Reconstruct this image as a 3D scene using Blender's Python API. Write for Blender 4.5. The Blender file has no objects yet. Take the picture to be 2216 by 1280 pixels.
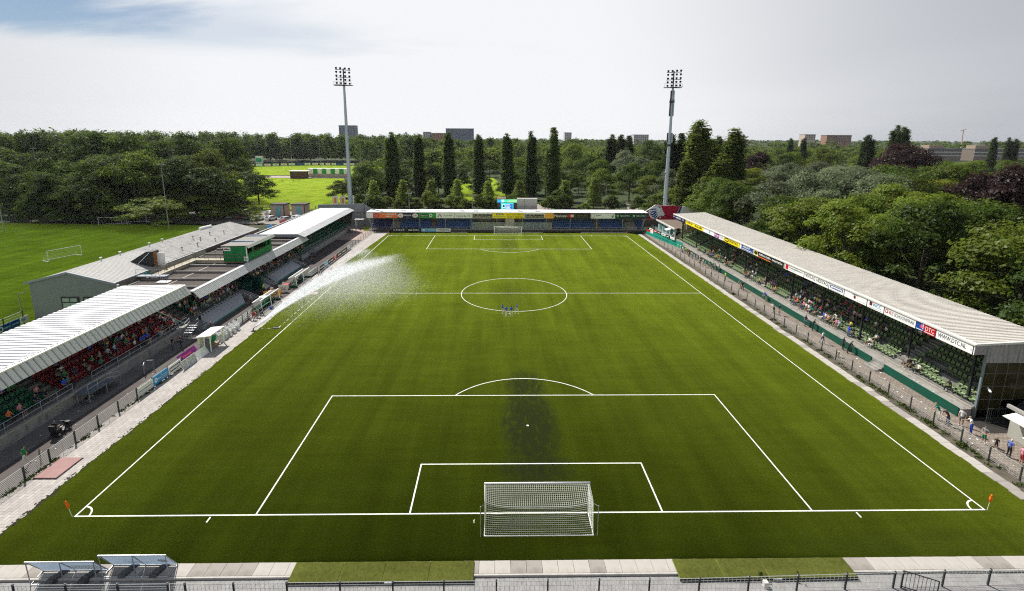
import bpy, math, random
import numpy as np
from mathutils import Vector, Matrix
R = random.Random(7); NR = np.random.default_rng(7)
S = bpy.context.scene
DENOISE = False
COL = S.collection
# ---------------------------------------------------------------- camera
cam = bpy.data.cameras.new('camera'); camo = bpy.data.objects.new('camera', cam); COL.objects.link(camo)
CAM = Vector((-2.8588, -30.7927, 26.6545))
ya, pi_, ro = 0.016553, 0.189306, -0.005079
fw = Vector((math.sin(ya)*math.cos(pi_), math.cos(ya)*math.cos(pi_), -math.sin(pi_)))
rt = Vector((math.cos(ya), -math.sin(ya), 0)); dn = fw.cross(rt)
r2 = math.cos(ro)*rt + math.sin(ro)*dn; d2 = -math.sin(ro)*rt + math.cos(ro)*dn
camo.matrix_world = Matrix(((r2.x, -d2.x, -fw.x, CAM.x), (r2.y, -d2.y, -fw.y, CAM.y), (r2.z, -d2.z, -fw.z, CAM.z), (0, 0, 0, 1)))
cam.sensor_width = 36; cam.lens = 1057.392/2216*36
cam.shift_x = (1108-1094.239)/2216; cam.shift_y = (501.1346-640)/2216
cam.clip_start = 0.5; cam.clip_end = 9000
S.camera = camo
# ---------------------------------------------------------------- sun, sky, exposure
SUN_EL = math.radians(50); SUN_DIR = Vector((-0.66, 0.75, 0)).normalized()   # horizontal direction towards the sun
sl = bpy.data.lights.new('sun', 'SUN'); sl.energy = 5.0; sl.angle = math.radians(0.6); sl.color = (1, 0.955, 0.88)
so = bpy.data.objects.new('sun', sl); COL.objects.link(so)
so.rotation_euler = Vector((SUN_DIR.x*math.cos(SUN_EL), SUN_DIR.y*math.cos(SUN_EL), math.sin(SUN_EL))).to_track_quat('Z', 'Y').to_euler()
so.location = (-60, 80, 90)
W = bpy.data.worlds.new('World'); S.world = W; W.use_nodes = True
nt = W.node_tree; N = nt.nodes; L = nt.links; N.clear()
out = N.new('ShaderNodeOutputWorld')
sky = N.new('ShaderNodeTexSky'); sky.sky_type = 'NISHITA'; sky.sun_disc = False
sky.sun_elevation = SUN_EL; sky.sun_rotation = math.atan2(SUN_DIR.x, SUN_DIR.y)
sky.air_density = 1.0; sky.dust_density = 0.3; sky.ozone_density = 3.0
def math_(op, a, b=None, c=None):
    n = N.new('ShaderNodeMath'); n.operation = op
    for i, x in enumerate((a, b, c)):
        if x is None: continue
        if isinstance(x, (int, float)): n.inputs[i].default_value = x
        else: L.new(x, n.inputs[i])
    return n.outputs[0]
tc = N.new('ShaderNodeTexCoord'); sp = N.new('ShaderNodeSeparateXYZ'); L.new(tc.outputs['Generated'], sp.inputs[0])
zc = math_('MAXIMUM', sp.outputs[2], 0.0)
zz = math_('ADD', zc, 0.10)
cx = math_('DIVIDE', sp.outputs[0], zz); cy = math_('DIVIDE', sp.outputs[1], zz)
cb = N.new('ShaderNodeCombineXYZ'); L.new(cx, cb.inputs[0]); L.new(cy, cb.inputs[1])
def noise(scale, off, detail=6, rough=0.55, dist=0.0, sq=(1, 1, 1)):
    mp = N.new('ShaderNodeMapping'); mp.inputs['Location'].default_value = off; mp.inputs['Scale'].default_value = sq
    L.new(cb.outputs[0], mp.inputs[0])
    n = N.new('ShaderNodeTexNoise'); n.inputs['Scale'].default_value = scale; n.inputs['Detail'].default_value = detail
    n.inputs['Roughness'].default_value = rough; n.inputs['Distortion'].default_value = dist
    L.new(mp.outputs[0], n.inputs['Vector']); return n.outputs['Fac']
def ramp(x, a, b):
    n = N.new('ShaderNodeMapRange'); n.interpolation_type = 'SMOOTHSTEP'
    n.inputs[1].default_value = a; n.inputs[2].default_value = b; L.new(x, n.inputs[0]); return n.outputs[0]
wisp = noise(0.55, (3.1, 0.4, 0), 7, 0.58, 0.6, (1.0, 1.7, 1))
big = noise(0.16, (5.0, 2.3, 0), 3, 0.5)
# a gap of blue between the cloud sheets high on the left, with wisps across it; haze whitens the sky towards the horizon
def blob(x0, y0, rx, ry, ang):
    c, s_ = math.cos(ang), math.sin(ang); dx = math_('SUBTRACT', cx, x0); dy = math_('SUBTRACT', cy, y0)
    u = math_('MULTIPLY', math_('ADD', math_('MULTIPLY', dx, c), math_('MULTIPLY', dy, s_)), 1/rx); v = math_('MULTIPLY', math_('SUBTRACT', math_('MULTIPLY', dy, c), math_('MULTIPLY', dx, s_)), 1/ry)
    return math_('SQRT', math_('ADD', math_('MULTIPLY', u, u), math_('MULTIPLY', v, v)))
wz = math_('MULTIPLY', math_('SUBTRACT', wisp, 0.5), 2.6)
g1 = ramp(math_('ADD', blob(-2.5, 2.5, 0.62, 0.46, 0.2), wz), 0.80, 1.65)
g2 = ramp(math_('ADD', blob(-1.6, 3.2, 1.1, 0.45, 0.2), wz), 0.1, 1.5)
g2 = math_('MULTIPLY_ADD', g2, 0.4, 0.6)
cover = math_('MULTIPLY', math_('MULTIPLY', g1, g2), 1.0)
high = ramp(zc, 0.24, 0.62)
cover = math_('MULTIPLY', cover, math_('SUBTRACT', 1.0, math_('MULTIPLY', high, 0.82)))
cover = math_('MULTIPLY_ADD', cover, 0.90, 0.07)
# the cloud sheet thickens and greys away from the sun, on the right, and a little on the far left
gr = math_('ADD', sp.outputs[0], math_('MULTIPLY', math_('SUBTRACT', big, 0.5), 0.35))
grey = ramp(gr, 0.16, 0.98)
grl = math_('MULTIPLY', ramp(math_('SUBTRACT', math_('MULTIPLY', sp.outputs[0], -1.0), math_('MULTIPLY', math_('SUBTRACT', big, 0.5), 0.3)), 0.42, 0.85), 0.45)
grey = math_('MAXIMUM', grey, grl)
mixc = N.new('ShaderNodeMix'); mixc.data_type = 'RGBA'
mixc.inputs['A'].default_value = (0.665, 0.675, 0.69, 1); mixc.inputs['B'].default_value = (0.28, 0.295, 0.325, 1)
L.new(grey, mixc.inputs['Factor'])
bs = N.new('ShaderNodeBackground'); bs.inputs[1].default_value = 0.05; L.new(sky.outputs[0], bs.inputs[0])
bc = N.new('ShaderNodeBackground'); bc.inputs[1].default_value = 1.0; L.new(mixc.outputs['Result'], bc.inputs[0])
ms = N.new('ShaderNodeMixShader'); L.new(cover, ms.inputs[0]); L.new(bs.outputs[0], ms.inputs[1]); L.new(bc.outputs[0], ms.inputs[2])
L.new(ms.outputs[0], out.inputs[0])
vs = S.view_settings; vs.view_transform = 'Standard'; vs.look = 'None'; vs.gamma = 1; vs.exposure = 0.48; vs.use_curve_mapping = False
S.display_settings.display_device = 'sRGB'
S.cycles.max_bounces = 6; S.cycles.diffuse_bounces = 3; S.cycles.glossy_bounces = 2; S.cycles.transparent_max_bounces = 40
S.cycles.transmission_bounces = 4; S.cycles.volume_bounces = 0; S.cycles.use_denoising = DENOISE; S.cycles.pixel_filter_type = 'BLACKMAN_HARRIS'; S.cycles.filter_width = 1.15
S.cycles.use_adaptive_sampling = False; S.cycles.sample_clamp_indirect = 4; S.cycles.caustics_reflective = False; S.cycles.caustics_refractive = False
# ---------------------------------------------------------------- helpers
def C(r, g, b):
    f = lambda c: (c/255/12.92 if c <= 10 else ((c/255+0.055)/1.055)**2.4)
    return (f(r), f(g), f(b))
MATS = {}
def mat(name, rgb, rough=0.7, var=0.12, scale=1.5, metal=0.0, spec=0.3, bump=0.0, bscale=None, stretch=(1, 1, 1), sheen=None, alpha=None, emit=0.0, dirt=None):
    """procedural paint / metal / stone: base colour with noise variation, optional dirt streaks and bump"""
    if name in MATS: return MATS[name]
    m = bpy.data.materials.new(name); m.use_nodes = True; t = m.node_tree; n = t.nodes; b = n['Principled BSDF']
    b.inputs['Roughness'].default_value = rough; b.inputs['Metallic'].default_value = metal; b.inputs['Specular IOR Level'].default_value = spec
    co = n.new('ShaderNodeTexCoord'); mp = n.new('ShaderNodeMapping'); mp.inputs['Scale'].default_value = stretch
    t.links.new(co.outputs['Object'], mp.inputs[0])
    tx = n.new('ShaderNodeTexNoise'); tx.inputs['Scale'].default_value = scale; tx.inputs['Detail'].default_value = 5; tx.inputs['Roughness'].default_value = 0.6
    t.links.new(mp.outputs[0], tx.inputs['Vector'])
    mr = n.new('ShaderNodeMapRange'); mr.inputs[1].default_value = 0.25; mr.inputs[2].default_value = 0.75
    mr.inputs[3].default_value = 1-var; mr.inputs[4].default_value = 1+var; t.links.new(tx.outputs['Fac'], mr.inputs[0])
    mx = n.new('ShaderNodeMix'); mx.data_type = 'RGBA'; mx.blend_type = 'MULTIPLY'; mx.inputs['Factor'].default_value = 1
    mx.inputs['A'].default_value = (*rgb, 1); t.links.new(mr.outputs[0], mx.inputs['B'])
    col = mx.outputs['Result']
    if dirt:                                            # (colour, noise scale, stretch, low, high)
        dc, ds, dst, lo, hi = dirt
        mp2 = n.new('ShaderNodeMapping'); mp2.inputs['Scale'].default_value = dst; t.links.new(co.outputs['Object'], mp2.inputs[0])
        t2 = n.new('ShaderNodeTexNoise'); t2.inputs['Scale'].default_value = ds; t2.inputs['Detail'].default_value = 6; t2.inputs['Roughness'].default_value = 0.65
        t.links.new(mp2.outputs[0], t2.inputs['Vector'])
        r = n.new('ShaderNodeMapRange'); r.inputs[1].default_value = lo; r.inputs[2].default_value = hi; t.links.new(t2.outputs['Fac'], r.inputs[0])
        m2 = n.new('ShaderNodeMix'); m2.data_type = 'RGBA'; t.links.new(r.outputs[0], m2.inputs['Factor'])
        t.links.new(col, m2.inputs['A']); m2.inputs['B'].default_value = (*dc, 1); col = m2.outputs['Result']
    t.links.new(col, b.inputs['Base Color'])
    if sheen:
        b.inputs['Sheen Weight'].default_value = sheen[0]; b.inputs['Sheen Roughness'].default_value = sheen[1]; b.inputs['Sheen Tint'].default_value = (*sheen[2], 1)
    if alpha is not None: b.inputs['Alpha'].default_value = alpha
    if emit: t.links.new(col, b.inputs['Emission Color']); b.inputs['Emission Strength'].default_value = emit
    if bump:
        bp = n.new('ShaderNodeBump'); bp.inputs['Strength'].default_value = bump; bp.inputs['Distance'].default_value = 0.05
        t3 = n.new('ShaderNodeTexNoise'); t3.inputs['Scale'].default_value = bscale or scale*6; t3.inputs['Detail'].default_value = 4
        t.links.new(mp.outputs[0], t3.inputs['Vector']); t.links.new(t3.outputs['Fac'], bp.inputs['Height']); t.links.new(bp.outputs[0], b.inputs['Normal'])
    MATS[name] = m; return m
def brick_mat(name, c1, c2, cm, scale, w, h, rough=0.85, mortar=0.03, rot=0.0, off=0.5):
    if name in MATS: return MATS[name]
    m = mat(name, c1, rough, 0.2, 0.6, bump=0.15, bscale=30); t = m.node_tree; n = t.nodes; b = n['Principled BSDF']
    co = n.new('ShaderNodeTexCoord'); mp = n.new('ShaderNodeMapping'); mp.inputs['Rotation'].default_value = (0, 0, rot); t.links.new(co.outputs['Object'], mp.inputs[0])
    br = n.new('ShaderNodeTexBrick'); br.inputs['Scale'].default_value = scale; br.inputs['Brick Width'].default_value = w; br.inputs['Row Height'].default_value = h
    br.inputs['Color1'].default_value = (*c1, 1); br.inputs['Color2'].default_value = (*c2, 1); br.inputs['Mortar'].default_value = (*cm, 1)
    br.inputs['Mortar Size'].default_value = mortar; br.offset = off; t.links.new(mp.outputs[0], br.inputs['Vector'])
    old = b.inputs['Base Color'].links[0].from_node; t.links.new(br.outputs['Color'], old.inputs['A']); return m
class MB:
    """collects shapes in world coordinates and links them as one mesh object"""
    def __init__(s): s.v = []; s.f = []; s.m = []
    def add(s, vs, fs, m=0):
        o = len(s.v); s.v.extend(tuple(p) for p in vs); s.f.extend(tuple(i+o for i in f) for f in fs); s.m.extend([m]*len(fs)); return s
    def box(s, x0, y0, z0, x1, y1, z1, m=0):
        return s.add([(x0,y0,z0),(x1,y0,z0),(x1,y1,z0),(x0,y1,z0),(x0,y0,z1),(x1,y0,z1),(x1,y1,z1),(x0,y1,z1)],
                     [(3,2,1,0),(4,5,6,7),(0,1,5,4),(1,2,6,5),(2,3,7,6),(3,0,4,7)], m)
    def quad(s, a, b, c, d, m=0): return s.add([a, b, c, d], [(0, 1, 2, 3)], m)
    def prism(s, poly, ext, m=0):
        n = len(poly); e = Vector(ext); a = [Vector(p) for p in poly]; b = [p+e for p in a]
        return s.add(a+b, [tuple(range(n-1, -1, -1)), tuple(range(n, 2*n))]+[(i, (i+1) % n, n+(i+1) % n, n+i) for i in range(n)], m)
    def bar(s, p, q, w, h=None, m=0):
        h = h or w; p = Vector(p); q = Vector(q); d = (q-p).normalized()
        u = d.cross(Vector((0, 0, 1)));  u = Vector((1, 0, 0)) if u.length < 1e-3 else u.normalized()
        v = u.cross(d); a = [p+u*(i*w/2)+v*(j*h/2) for i, j in ((-1,-1),(1,-1),(1,1),(-1,1))]
        return s.add(a+[x+(q-p) for x in a], [(0,1,2,3),(7,6,5,4),(0,4,5,1),(1,5,6,2),(2,6,7,3),(3,7,4,0)], m)
    def tube(s, p, q, r, n=6, r2=None, m=0, cap=True):
        r2 = r if r2 is None else r2; p = Vector(p); q = Vector(q); d = (q-p).normalized()
        u = d.cross(Vector((0, 0, 1))); u = Vector((1, 0, 0)) if u.length < 1e-3 else u.normalized(); v = u.cross(d)
        a = [p+(u*math.cos(2*math.pi*i/n)+v*math.sin(2*math.pi*i/n))*r for i in range(n)]
        b = [q+(u*math.cos(2*math.pi*i/n)+v*math.sin(2*math.pi*i/n))*r2 for i in range(n)]
        return s.add(a+b, [(i, n+i, n+(i+1) % n, (i+1) % n) for i in range(n)]+([tuple(range(n)), tuple(range(2*n-1, n-1, -1))] if cap else []), m)
    def path(s, pts, r, n=4, m=0):
        for a, b in zip(pts, pts[1:]): s.tube(a, b, r, n, m=m, cap=False)
        return s
    def ribs(s, o, run, along, n, h, m=0, duty=0.55, m2=None):
        """ribbed sheet: o corner, run = across the ribs, along = rib direction, n ribs of height h"""
        o = Vector(o); run = Vector(run); al = Vector(along); nm = run.cross(al).normalized()
        if nm.z < 0: nm = -nm
        k = []
        for i in range(n):
            for t, hh in ((0, 0), (1-duty-0.1, 0), (1-duty, 1), (0.93, 1)): k.append(((i+t)/n, hh*h))
        k.append((1, 0)); vs = []
        for t, hh in k: p = o+run*t+nm*hh; vs += [p, p+al]
        s.add(vs, [(2*i, 2*i+2, 2*i+3, 2*i+1) for i in range(len(k)-1)], m)
        if m2 is not None:                              # trough faces take the second, greyer material
            for i in range(0, len(k)-1, 4): s.m[len(s.m)-(len(k)-1)+i] = m2
        return s
    def mesh(s, name, mats, off=(0, 0, 0), smooth=False):
        me = bpy.data.meshes.new(name); ox, oy, oz = off
        me.from_pydata([(x-ox, y-oy, z-oz) for x, y, z in s.v], [], s.f)
        for k in (mats if isinstance(mats, (list, tuple)) else [mats]): me.materials.append(k)
        if any(s.m): me.polygons.foreach_set('material_index', s.m)
        if smooth: me.polygons.foreach_set('use_smooth', [True]*len(me.polygons))
        me.update(); return me
    def build(s, name, mats, parent=None, smooth=False, loc=None):
        if parent is not None: off = WL[parent.name]
        elif loc is not None: off = loc
        else:
            a = np.array(s.v); lo, hi = a.min(0), a.max(0); off = (float(lo[0]+hi[0])/2, float(lo[1]+hi[1])/2, float(lo[2]))
        o = bpy.data.objects.new(name, s.mesh(name, mats, off, smooth)); COL.objects.link(o)
        if parent is not None: o.parent = parent
        else: o.location = off
        WL[o.name] = tuple(off); return o
WL = {}
def tag(o, label=None, cat=None, group=None, kind=None):
    for k, v in (('label', label), ('category', cat), ('group', group), ('kind', kind)):
        if v: o[k] = v
    return o
def thing(name, label, cat, loc=(0, 0, 0), group=None, rz=0.0):
    o = bpy.data.objects.new(name, None); o.empty_display_size = 0.3; COL.objects.link(o); o.location = loc; o.rotation_euler = (0, 0, rz)
    WL[o.name] = tuple(loc); return tag(o, label, cat, group)
def part(name, me, parent, loc=(0, 0, 0), rot=(0, 0, 0)):
    """a part placed in its thing's own coordinates, sharing mesh data"""
    o = bpy.data.objects.new(name, me); COL.objects.link(o); o.parent = parent; o.location = loc; o.rotation_euler = rot; return o
def copy_tree(src, loc, rz=0.0, label=None, group=None, scale=None, mats=None):
    r = src.copy(); COL.objects.link(r); r.location = loc; r.rotation_euler = (0, 0, rz)
    if scale is not None: r.scale = scale if isinstance(scale, (tuple, list)) else (scale,)*3
    if label: r['label'] = label
    if group: r['group'] = group
    for ch in src.children:
        c = ch.copy(); COL.objects.link(c); c.parent = r
        if mats and ch.name.split('.')[0] in mats:
            c.material_slots[0].link = 'OBJECT'; c.material_slots[0].material = mats[ch.name.split('.')[0]]
        for g in ch.children:
            d = g.copy(); COL.objects.link(d); d.parent = c
    return r
def lettering(text, o, right, up, w, h, m, parent, depth=0.015, fit=True, name='lettering', space=1.0):
    """flat letters as a thin mesh: o = lower left corner in world coordinates; the letters are fitted into w x h"""
    cu = bpy.data.curves.new('t', 'FONT'); cu.body = text; cu.resolution_u = 2; cu.space_character = space
    to = bpy.data.objects.new('t', cu); me0 = bpy.data.meshes.new_from_object(to)
    if not len(me0.vertices): return None
    v = np.array([p.co[:] for p in me0.vertices]); lo, hi = v.min(0), v.max(0)
    sx = w/(hi[0]-lo[0]); sy = h/(hi[1]-lo[1])
    if not fit: sx = sy = min(sx, sy)
    ox = (w-(hi[0]-lo[0])*sx)/2
    R_ = Vector(right).normalized(); U = Vector(up).normalized(); Nn = R_.cross(U); o = Vector(o)
    mb = MB(); mb.add([o+R_*(ox+(p[0]-lo[0])*sx)+U*((p[1]-lo[1])*sy)+Nn*depth for p in v], [tuple(p.vertices) for p in me0.polygons])
    bpy.data.objects.remove(to); bpy.data.curves.remove(cu); bpy.data.meshes.remove(me0)
    return mb.build(name, m, parent)
def patch(pts2, o, right, up, m, parent, depth=0.012, name='printed_mark'):
    """flat printed shape: polygon in board coordinates"""
    R_ = Vector(right).normalized(); U = Vector(up).normalized(); Nn = R_.cross(U); o = Vector(o)
    mb = MB(); mb.add([o+R_*a+U*b+Nn*depth for a, b in pts2], [tuple(range(len(pts2)))])
    return mb.build(name, m, parent)
def disc2(cx_, cy_, rx, ry, n=20): return [(cx_+rx*math.cos(2*math.pi*i/n), cy_+ry*math.sin(2*math.pi*i/n)) for i in range(n)]
def rect2(a, b, c, d): return [(a, b), (c, b), (c, d), (a, d)]
def board(name, label, cat, o, right, up, w, h, m, group=None, th=0.04, prints=()):
    """an advertising board as one thing: panel with printed letters and marks.  prints: (kind, ...) in fractions of w, h"""
    R_ = Vector(right).normalized(); U = Vector(up).normalized(); Nn = R_.cross(U); o = Vector(o)
    mb = MB(); mb.prism([o, o+R_*w, o+R_*w+U*h, o+U*h], -Nn*th)
    b = tag(mb.build(name, m), label, cat, group)
    for i, p in enumerate(prints):
        dp = 0.012+0.006*i
        if p[0] == 't':
            _, tx, a, c, ww, hh, mm = p; lettering(tx, o+R_*(a*w)+U*(c*h), R_, U, ww*w, hh*h, mm, b, dp)
        elif p[0] == 'r':
            _, a, c, a2, c2, mm = p; patch(rect2(a*w, c*h, a2*w, c2*h), o, R_, U, mm, b, dp)
        elif p[0] == 'd':
            _, a, c, rx, ry, mm = p; patch(disc2(a*w, c*h, rx*h, ry*h), o, R_, U, mm, b, dp)
        elif p[0] == 'w':                               # a word too small to read: letter-sized strokes
            _, k, a, c, ww, hh, mm = p; q = MB(); rr_ = random.Random(k*7+int(a*100))
            for j in range(k):
                xa = a+ww*j/k; xb = xa+ww/k*rr_.uniform(.55, .85); lo_ = c+hh*rr_.choice((0, 0, 0, .1)); hi_ = c+hh*rr_.choice((1, .8, 1, .75)); t_ = (xb-xa)*.38
                for g in (rect2(xa, lo_, xa+t_, hi_), rect2(xa+t_, hi_-hh*.22, xb, hi_), rect2(xb-t_, lo_, xb, hi_-hh*.22) if rr_.random() < .6 else rect2(xa+t_, lo_, xb, lo_+hh*.22)): q.add([o+R_*(u_*w)+U*(v_*h)+Nn*dp for u_, v_ in g], [(0, 1, 2, 3)])
            q.build('printed_word', mm, b)
        elif p[0] == 'p':
            _, pl, mm = p; patch([(a*w, c*h) for a, c in pl], o, R_, U, mm, b, dp)
    return b
white = mat('white_paint', (0.80, 0.80, 0.80), 0.5, 0.06)
offwhite = mat('off_white_paint', (0.6, 0.59, 0.56), 0.6, 0.1)
steel = mat('galvanised_steel', (0.36, 0.38, 0.40), 0.45, 0.15, metal=0.5)
dsteel = mat('dark_steel', (0.035, 0.04, 0.042), 0.5, 0.2)
gsteel = mat('green_steel', C(18, 70, 52), 0.5, 0.15)
black = mat('black_print', (0.012, 0.012, 0.014), 0.5, 0.1)
ink = {k: mat('print_'+k, v, 0.45, 0.04) for k, v in dict(white=(0.84, 0.84, 0.84), blue=C(25, 70, 150), navy=C(22, 28, 74), red=C(190, 28, 38), yellow=C(250, 226, 20), orange=C(226, 120, 48),
       green=C(38, 150, 60), dgreen=C(8, 62, 50), grey=C(120, 124, 130), lblue=C(120, 180, 222), sky=C(30, 140, 205), purple=C(150, 40, 140), pink=C(225, 90, 130), maroon=C(120, 20, 30),
       lgrey=C(205, 208, 212), teal=C(20, 150, 130), lime=C(150, 220, 80), brown=C(60, 34, 20), cyan=C(60, 200, 210), crimson=C(176, 24, 60), black=C(18, 18, 20)).items()}
concrete = mat('concrete', (0.27, 0.26, 0.24), 0.85, 0.22, 0.8, bump=0.2, bscale=12, dirt=((0.10, 0.095, 0.085), 1.4, (1, 1, 1), 0.52, 0.75))
concrete2 = mat('step_concrete', (0.19, 0.19, 0.18), 0.9, 0.25, 0.7, dirt=((0.07, 0.07, 0.06), 1.1, (1, 1, 1), 0.5, 0.7))
asphalt = mat('asphalt', (0.062, 0.055, 0.052), 0.9, 0.25, 0.5, bump=0.2, bscale=40)
# ---------------------------------------------------------------- ground, pitch, pavements
PL, PW = 101.93, 32.985                                                # pitch length, half width
def sheet(name, poly, z, m, th=None):
    mb = MB(); mb.add([(x, y, z) for x, y in poly], [tuple(range(len(poly)))])
    return tag(mb.build(name, m, loc=(0, 0, z)), kind='structure')
soil = mat('ground_grass', (0.030, 0.048, 0.010), 0.95, 0.45, 0.05, bump=0.4, bscale=1.5, dirt=((0.075, 0.06, 0.035), 0.08, (1, 1, 1), 0.55, 0.7))
sheet('ground', [(-6000, -80), (6000, -80), (6000, 8000), (-6000, 8000)], -0.25, soil)
def turf_mat(name, c, sh, stains=None, streak=0.25, warp=1.0, dry=None):
    m = bpy.data.materials.new(name); m.use_nodes = True; t = m.node_tree; n = t.nodes; lk = t.links; b = n['Principled BSDF']
    co = n.new('ShaderNodeTexCoord')
    def tex(scale, st, det=5, rough=0.6):
        mp = n.new('ShaderNodeMapping'); mp.inputs['Scale'].default_value = st; lk.new(co.outputs['Object'], mp.inputs[0])
        x = n.new('ShaderNodeTexNoise'); x.inputs['Scale'].default_value = scale; x.inputs['Detail'].default_value = det; x.inputs['Roughness'].default_value = rough
        lk.new(mp.outputs[0], x.inputs['Vector']); return x.outputs['Fac']
    def mrange(x, a, b_, c_, d): 
        q = n.new('ShaderNodeMapRange'); 
        for i, v in enumerate((a, b_, c_, d)): q.inputs[i+1].default_value = v
        lk.new(x, q.inputs[0]); return q.outputs[0]
    def mul(a, b_):
        q = n.new('ShaderNodeMath'); q.operation = 'MULTIPLY'; lk.new(a, q.inputs[0]); lk.new(b_, q.inputs[1]); return q.outputs[0]
    v = mrange(tex(0.16, (1, 1, 1), 4), 0.3, 0.7, 1-streak, 1+streak)                   # broad wear
    v = mul(v, mrange(tex(0.55, (0.25, 2.2, 1), 6), 0.3, 0.7, 1-streak*0.8, 1+streak*0.8))   # brushing lines across the pitch
    v = mul(v, mrange(tex(7.0, (1, 1, 1), 3, 0.7), 0.3, 0.7, 0.72, 1.28))               # tufts
    v = mul(v, mrange(tex(0.28, (1.6, 0.12, 1), 3), 0.35, 0.65, 0.86, 1.14))            # strips of carpet
    mx = n.new('ShaderNodeMix'); mx.data_type = 'RGBA'; mx.blend_type = 'MULTIPLY'; mx.inputs['Factor'].default_value = 1
    mx.inputs['A'].default_value = (*c, 1); lk.new(v, mx.inputs['B']); col = mx.outputs['Result']
    if dry:
        mm = n.new('ShaderNodeMix'); mm.data_type = 'RGBA'; lk.new(mrange(tex(0.09, (1, 1, 1), 6, 0.65), 0.5, 0.72, 0, 0.8), mm.inputs['Factor'])
        lk.new(col, mm.inputs['A']); mm.inputs['B'].default_value = (*dry, 1); col = mm.outputs['Result']
    if stains:                                                          # black rubber crumb lying on the worn middle of the pitch
        sx = n.new('ShaderNodeSeparateXYZ'); lk.new(co.outputs['Object'], sx.inputs[0])
        def mth(op, a, b_=None):
            q = n.new('ShaderNodeMath'); q.operation = op
            for i, x in enumerate((a, b_)):
                if x is None: continue
                if isinstance(x, (int, float)): q.inputs[i].default_value = x
                else: lk.new(x, q.inputs[i])
            return q.outputs[0]
        acc = None
        for (x0, y0, rx, ry, s) in stains:
            dx = mth('MULTIPLY', mth('SUBTRACT', sx.outputs[0], x0), 1/rx); dy = mth('MULTIPLY', mth('SUBTRACT', sx.outputs[1], y0), 1/ry)
            d = mth('ADD', mth('MULTIPLY', dx, dx), mth('MULTIPLY', dy, dy))
            e = mth('MULTIPLY', mth('MAXIMUM', mth('SUBTRACT', 1.0, d), 0.0), s)
            acc = e if acc is None else mth('MAXIMUM', acc, e)
        br = mrange(tex(1.3, (1.5, .55, 1), 8, 0.75), 0.33, 0.68, 0.0, 1.6)
        acc = mth('MINIMUM', mth('MULTIPLY', acc, br), 0.8)
        m2 = n.new('ShaderNodeMix'); m2.data_type = 'RGBA'; lk.new(acc, m2.inputs['Factor']); lk.new(col, m2.inputs['A']); m2.inputs['B'].default_value = (0.010, 0.012, 0.006, 1)
        col = m2.outputs['Result']
    lk.new(col, b.inputs['Base Color']); b.inputs['Roughness'].default_value = 0.7; b.inputs['Specular IOR Level'].default_value = 0.0
    # blades stand up: seen at a low angle their lit sides show, seen from above the dark infill between them does
    ve = n.new('ShaderNodeBsdfSheen'); ve.distribution = 'ASHIKHMIN'; ve.inputs['Roughness'].default_value = sh[0]
    vc = n.new('ShaderNodeMix'); vc.data_type = 'RGBA'; vc.blend_type = 'MULTIPLY'; vc.inputs['Factor'].default_value = 1; vc.inputs['A'].default_value = (*sh[1], 1); lk.new(v, vc.inputs['B']); vcol = vc.outputs['Result']
    if stains:
        v2 = n.new('ShaderNodeMix'); v2.data_type = 'RGBA'; lk.new(acc, v2.inputs['Factor']); lk.new(vcol, v2.inputs['A']); v2.inputs['B'].default_value = (.12, .15, .04, 1); vcol = v2.outputs['Result']
    lk.new(vcol, ve.inputs['Color']); ad = n.new('ShaderNodeAddShader'); lk.new(b.outputs[0], ad.inputs[0]); lk.new(ve.outputs[0], ad.inputs[1]); lk.new(ad.outputs[0], n['Material Output'].inputs[0])
    bp = n.new('ShaderNodeBump'); bp.inputs['Strength'].default_value = 0.16; bp.inputs['Distance'].default_value = 0.06
    lk.new(tex(9, (1, 1, 1), 4, 0.7), bp.inputs['Height']); lk.new(bp.outputs[0], b.inputs['Normal']); lk.new(bp.outputs[0], ve.inputs['Normal'])
    return m
STAINS = [(0.2, 11.5, 3.1, 8.0, 1.3), (0.3, 5.0, 3.8, 2.6, 0.9), (0.2, 18.5, 2.6, 4.0, 1.0), (0, 51, 2.2, 9, 0.30), (0, 90, 3.0, 9, 0.45), (0, 97, 4, 3, 0.4), (26, -2.8, 13, 1.4, 0.15)]
turf = turf_mat('turf', (0.0016, 0.0040, 0.0002), (0.40, (0.83, 1.0, 0.065)), STAINS, 0.12)
# turf with its ragged cut edge
def ragged(x0, y0, x1, y1, n, a):
    return [(x0+(x1-x0)*i/n+R.uniform(-a, a)*(abs(y1-y0) > 1), y0+(y1-y0)*i/n+R.uniform(-a, a)*(abs(x1-x0) > 1)) for i in range(n)]
cornerarc = [(36.9-4.2*(1-math.cos(a)), 101.6+4.2*math.sin(a)) for a in [i*math.pi/2/8 for i in range(9)]]
poly = ragged(-36.6, -3.97, 36.9, -3.97, 120, 0.03)+ragged(36.9, -3.97, 36.9, 101.6, 180, 0.06)+cornerarc+ragged(32.7, 105.8, -33.6, 105.6, 60, 0.03)+ragged(-33.9, 105.6, -36.6, 55, 70, 0.05)+ragged(-36.6, 55, -36.6, -3.97, 130, 0.13)
sheet('pitch_turf', poly, 0.0, turf)
line_m = mat('line_white', (0.66, 0.67, 0.61), 0.8, 0.18, 2.2, dirt=((0.42, 0.46, 0.28), 3.0, (1, 1, 1), 0.6, 0.9))
lm = MB()
def ln(x0, y0, x1, y1, w=0.12):
    d = Vector((x1-x0, y1-y0, 0)).normalized(); nrm = Vector((-d.y, d.x, 0))*w/2
    a = Vector((x0, y0, 0.006)); b = Vector((x1, y1, 0.006)); lm.quad(a-nrm, b-nrm, b+nrm, a+nrm)
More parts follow.
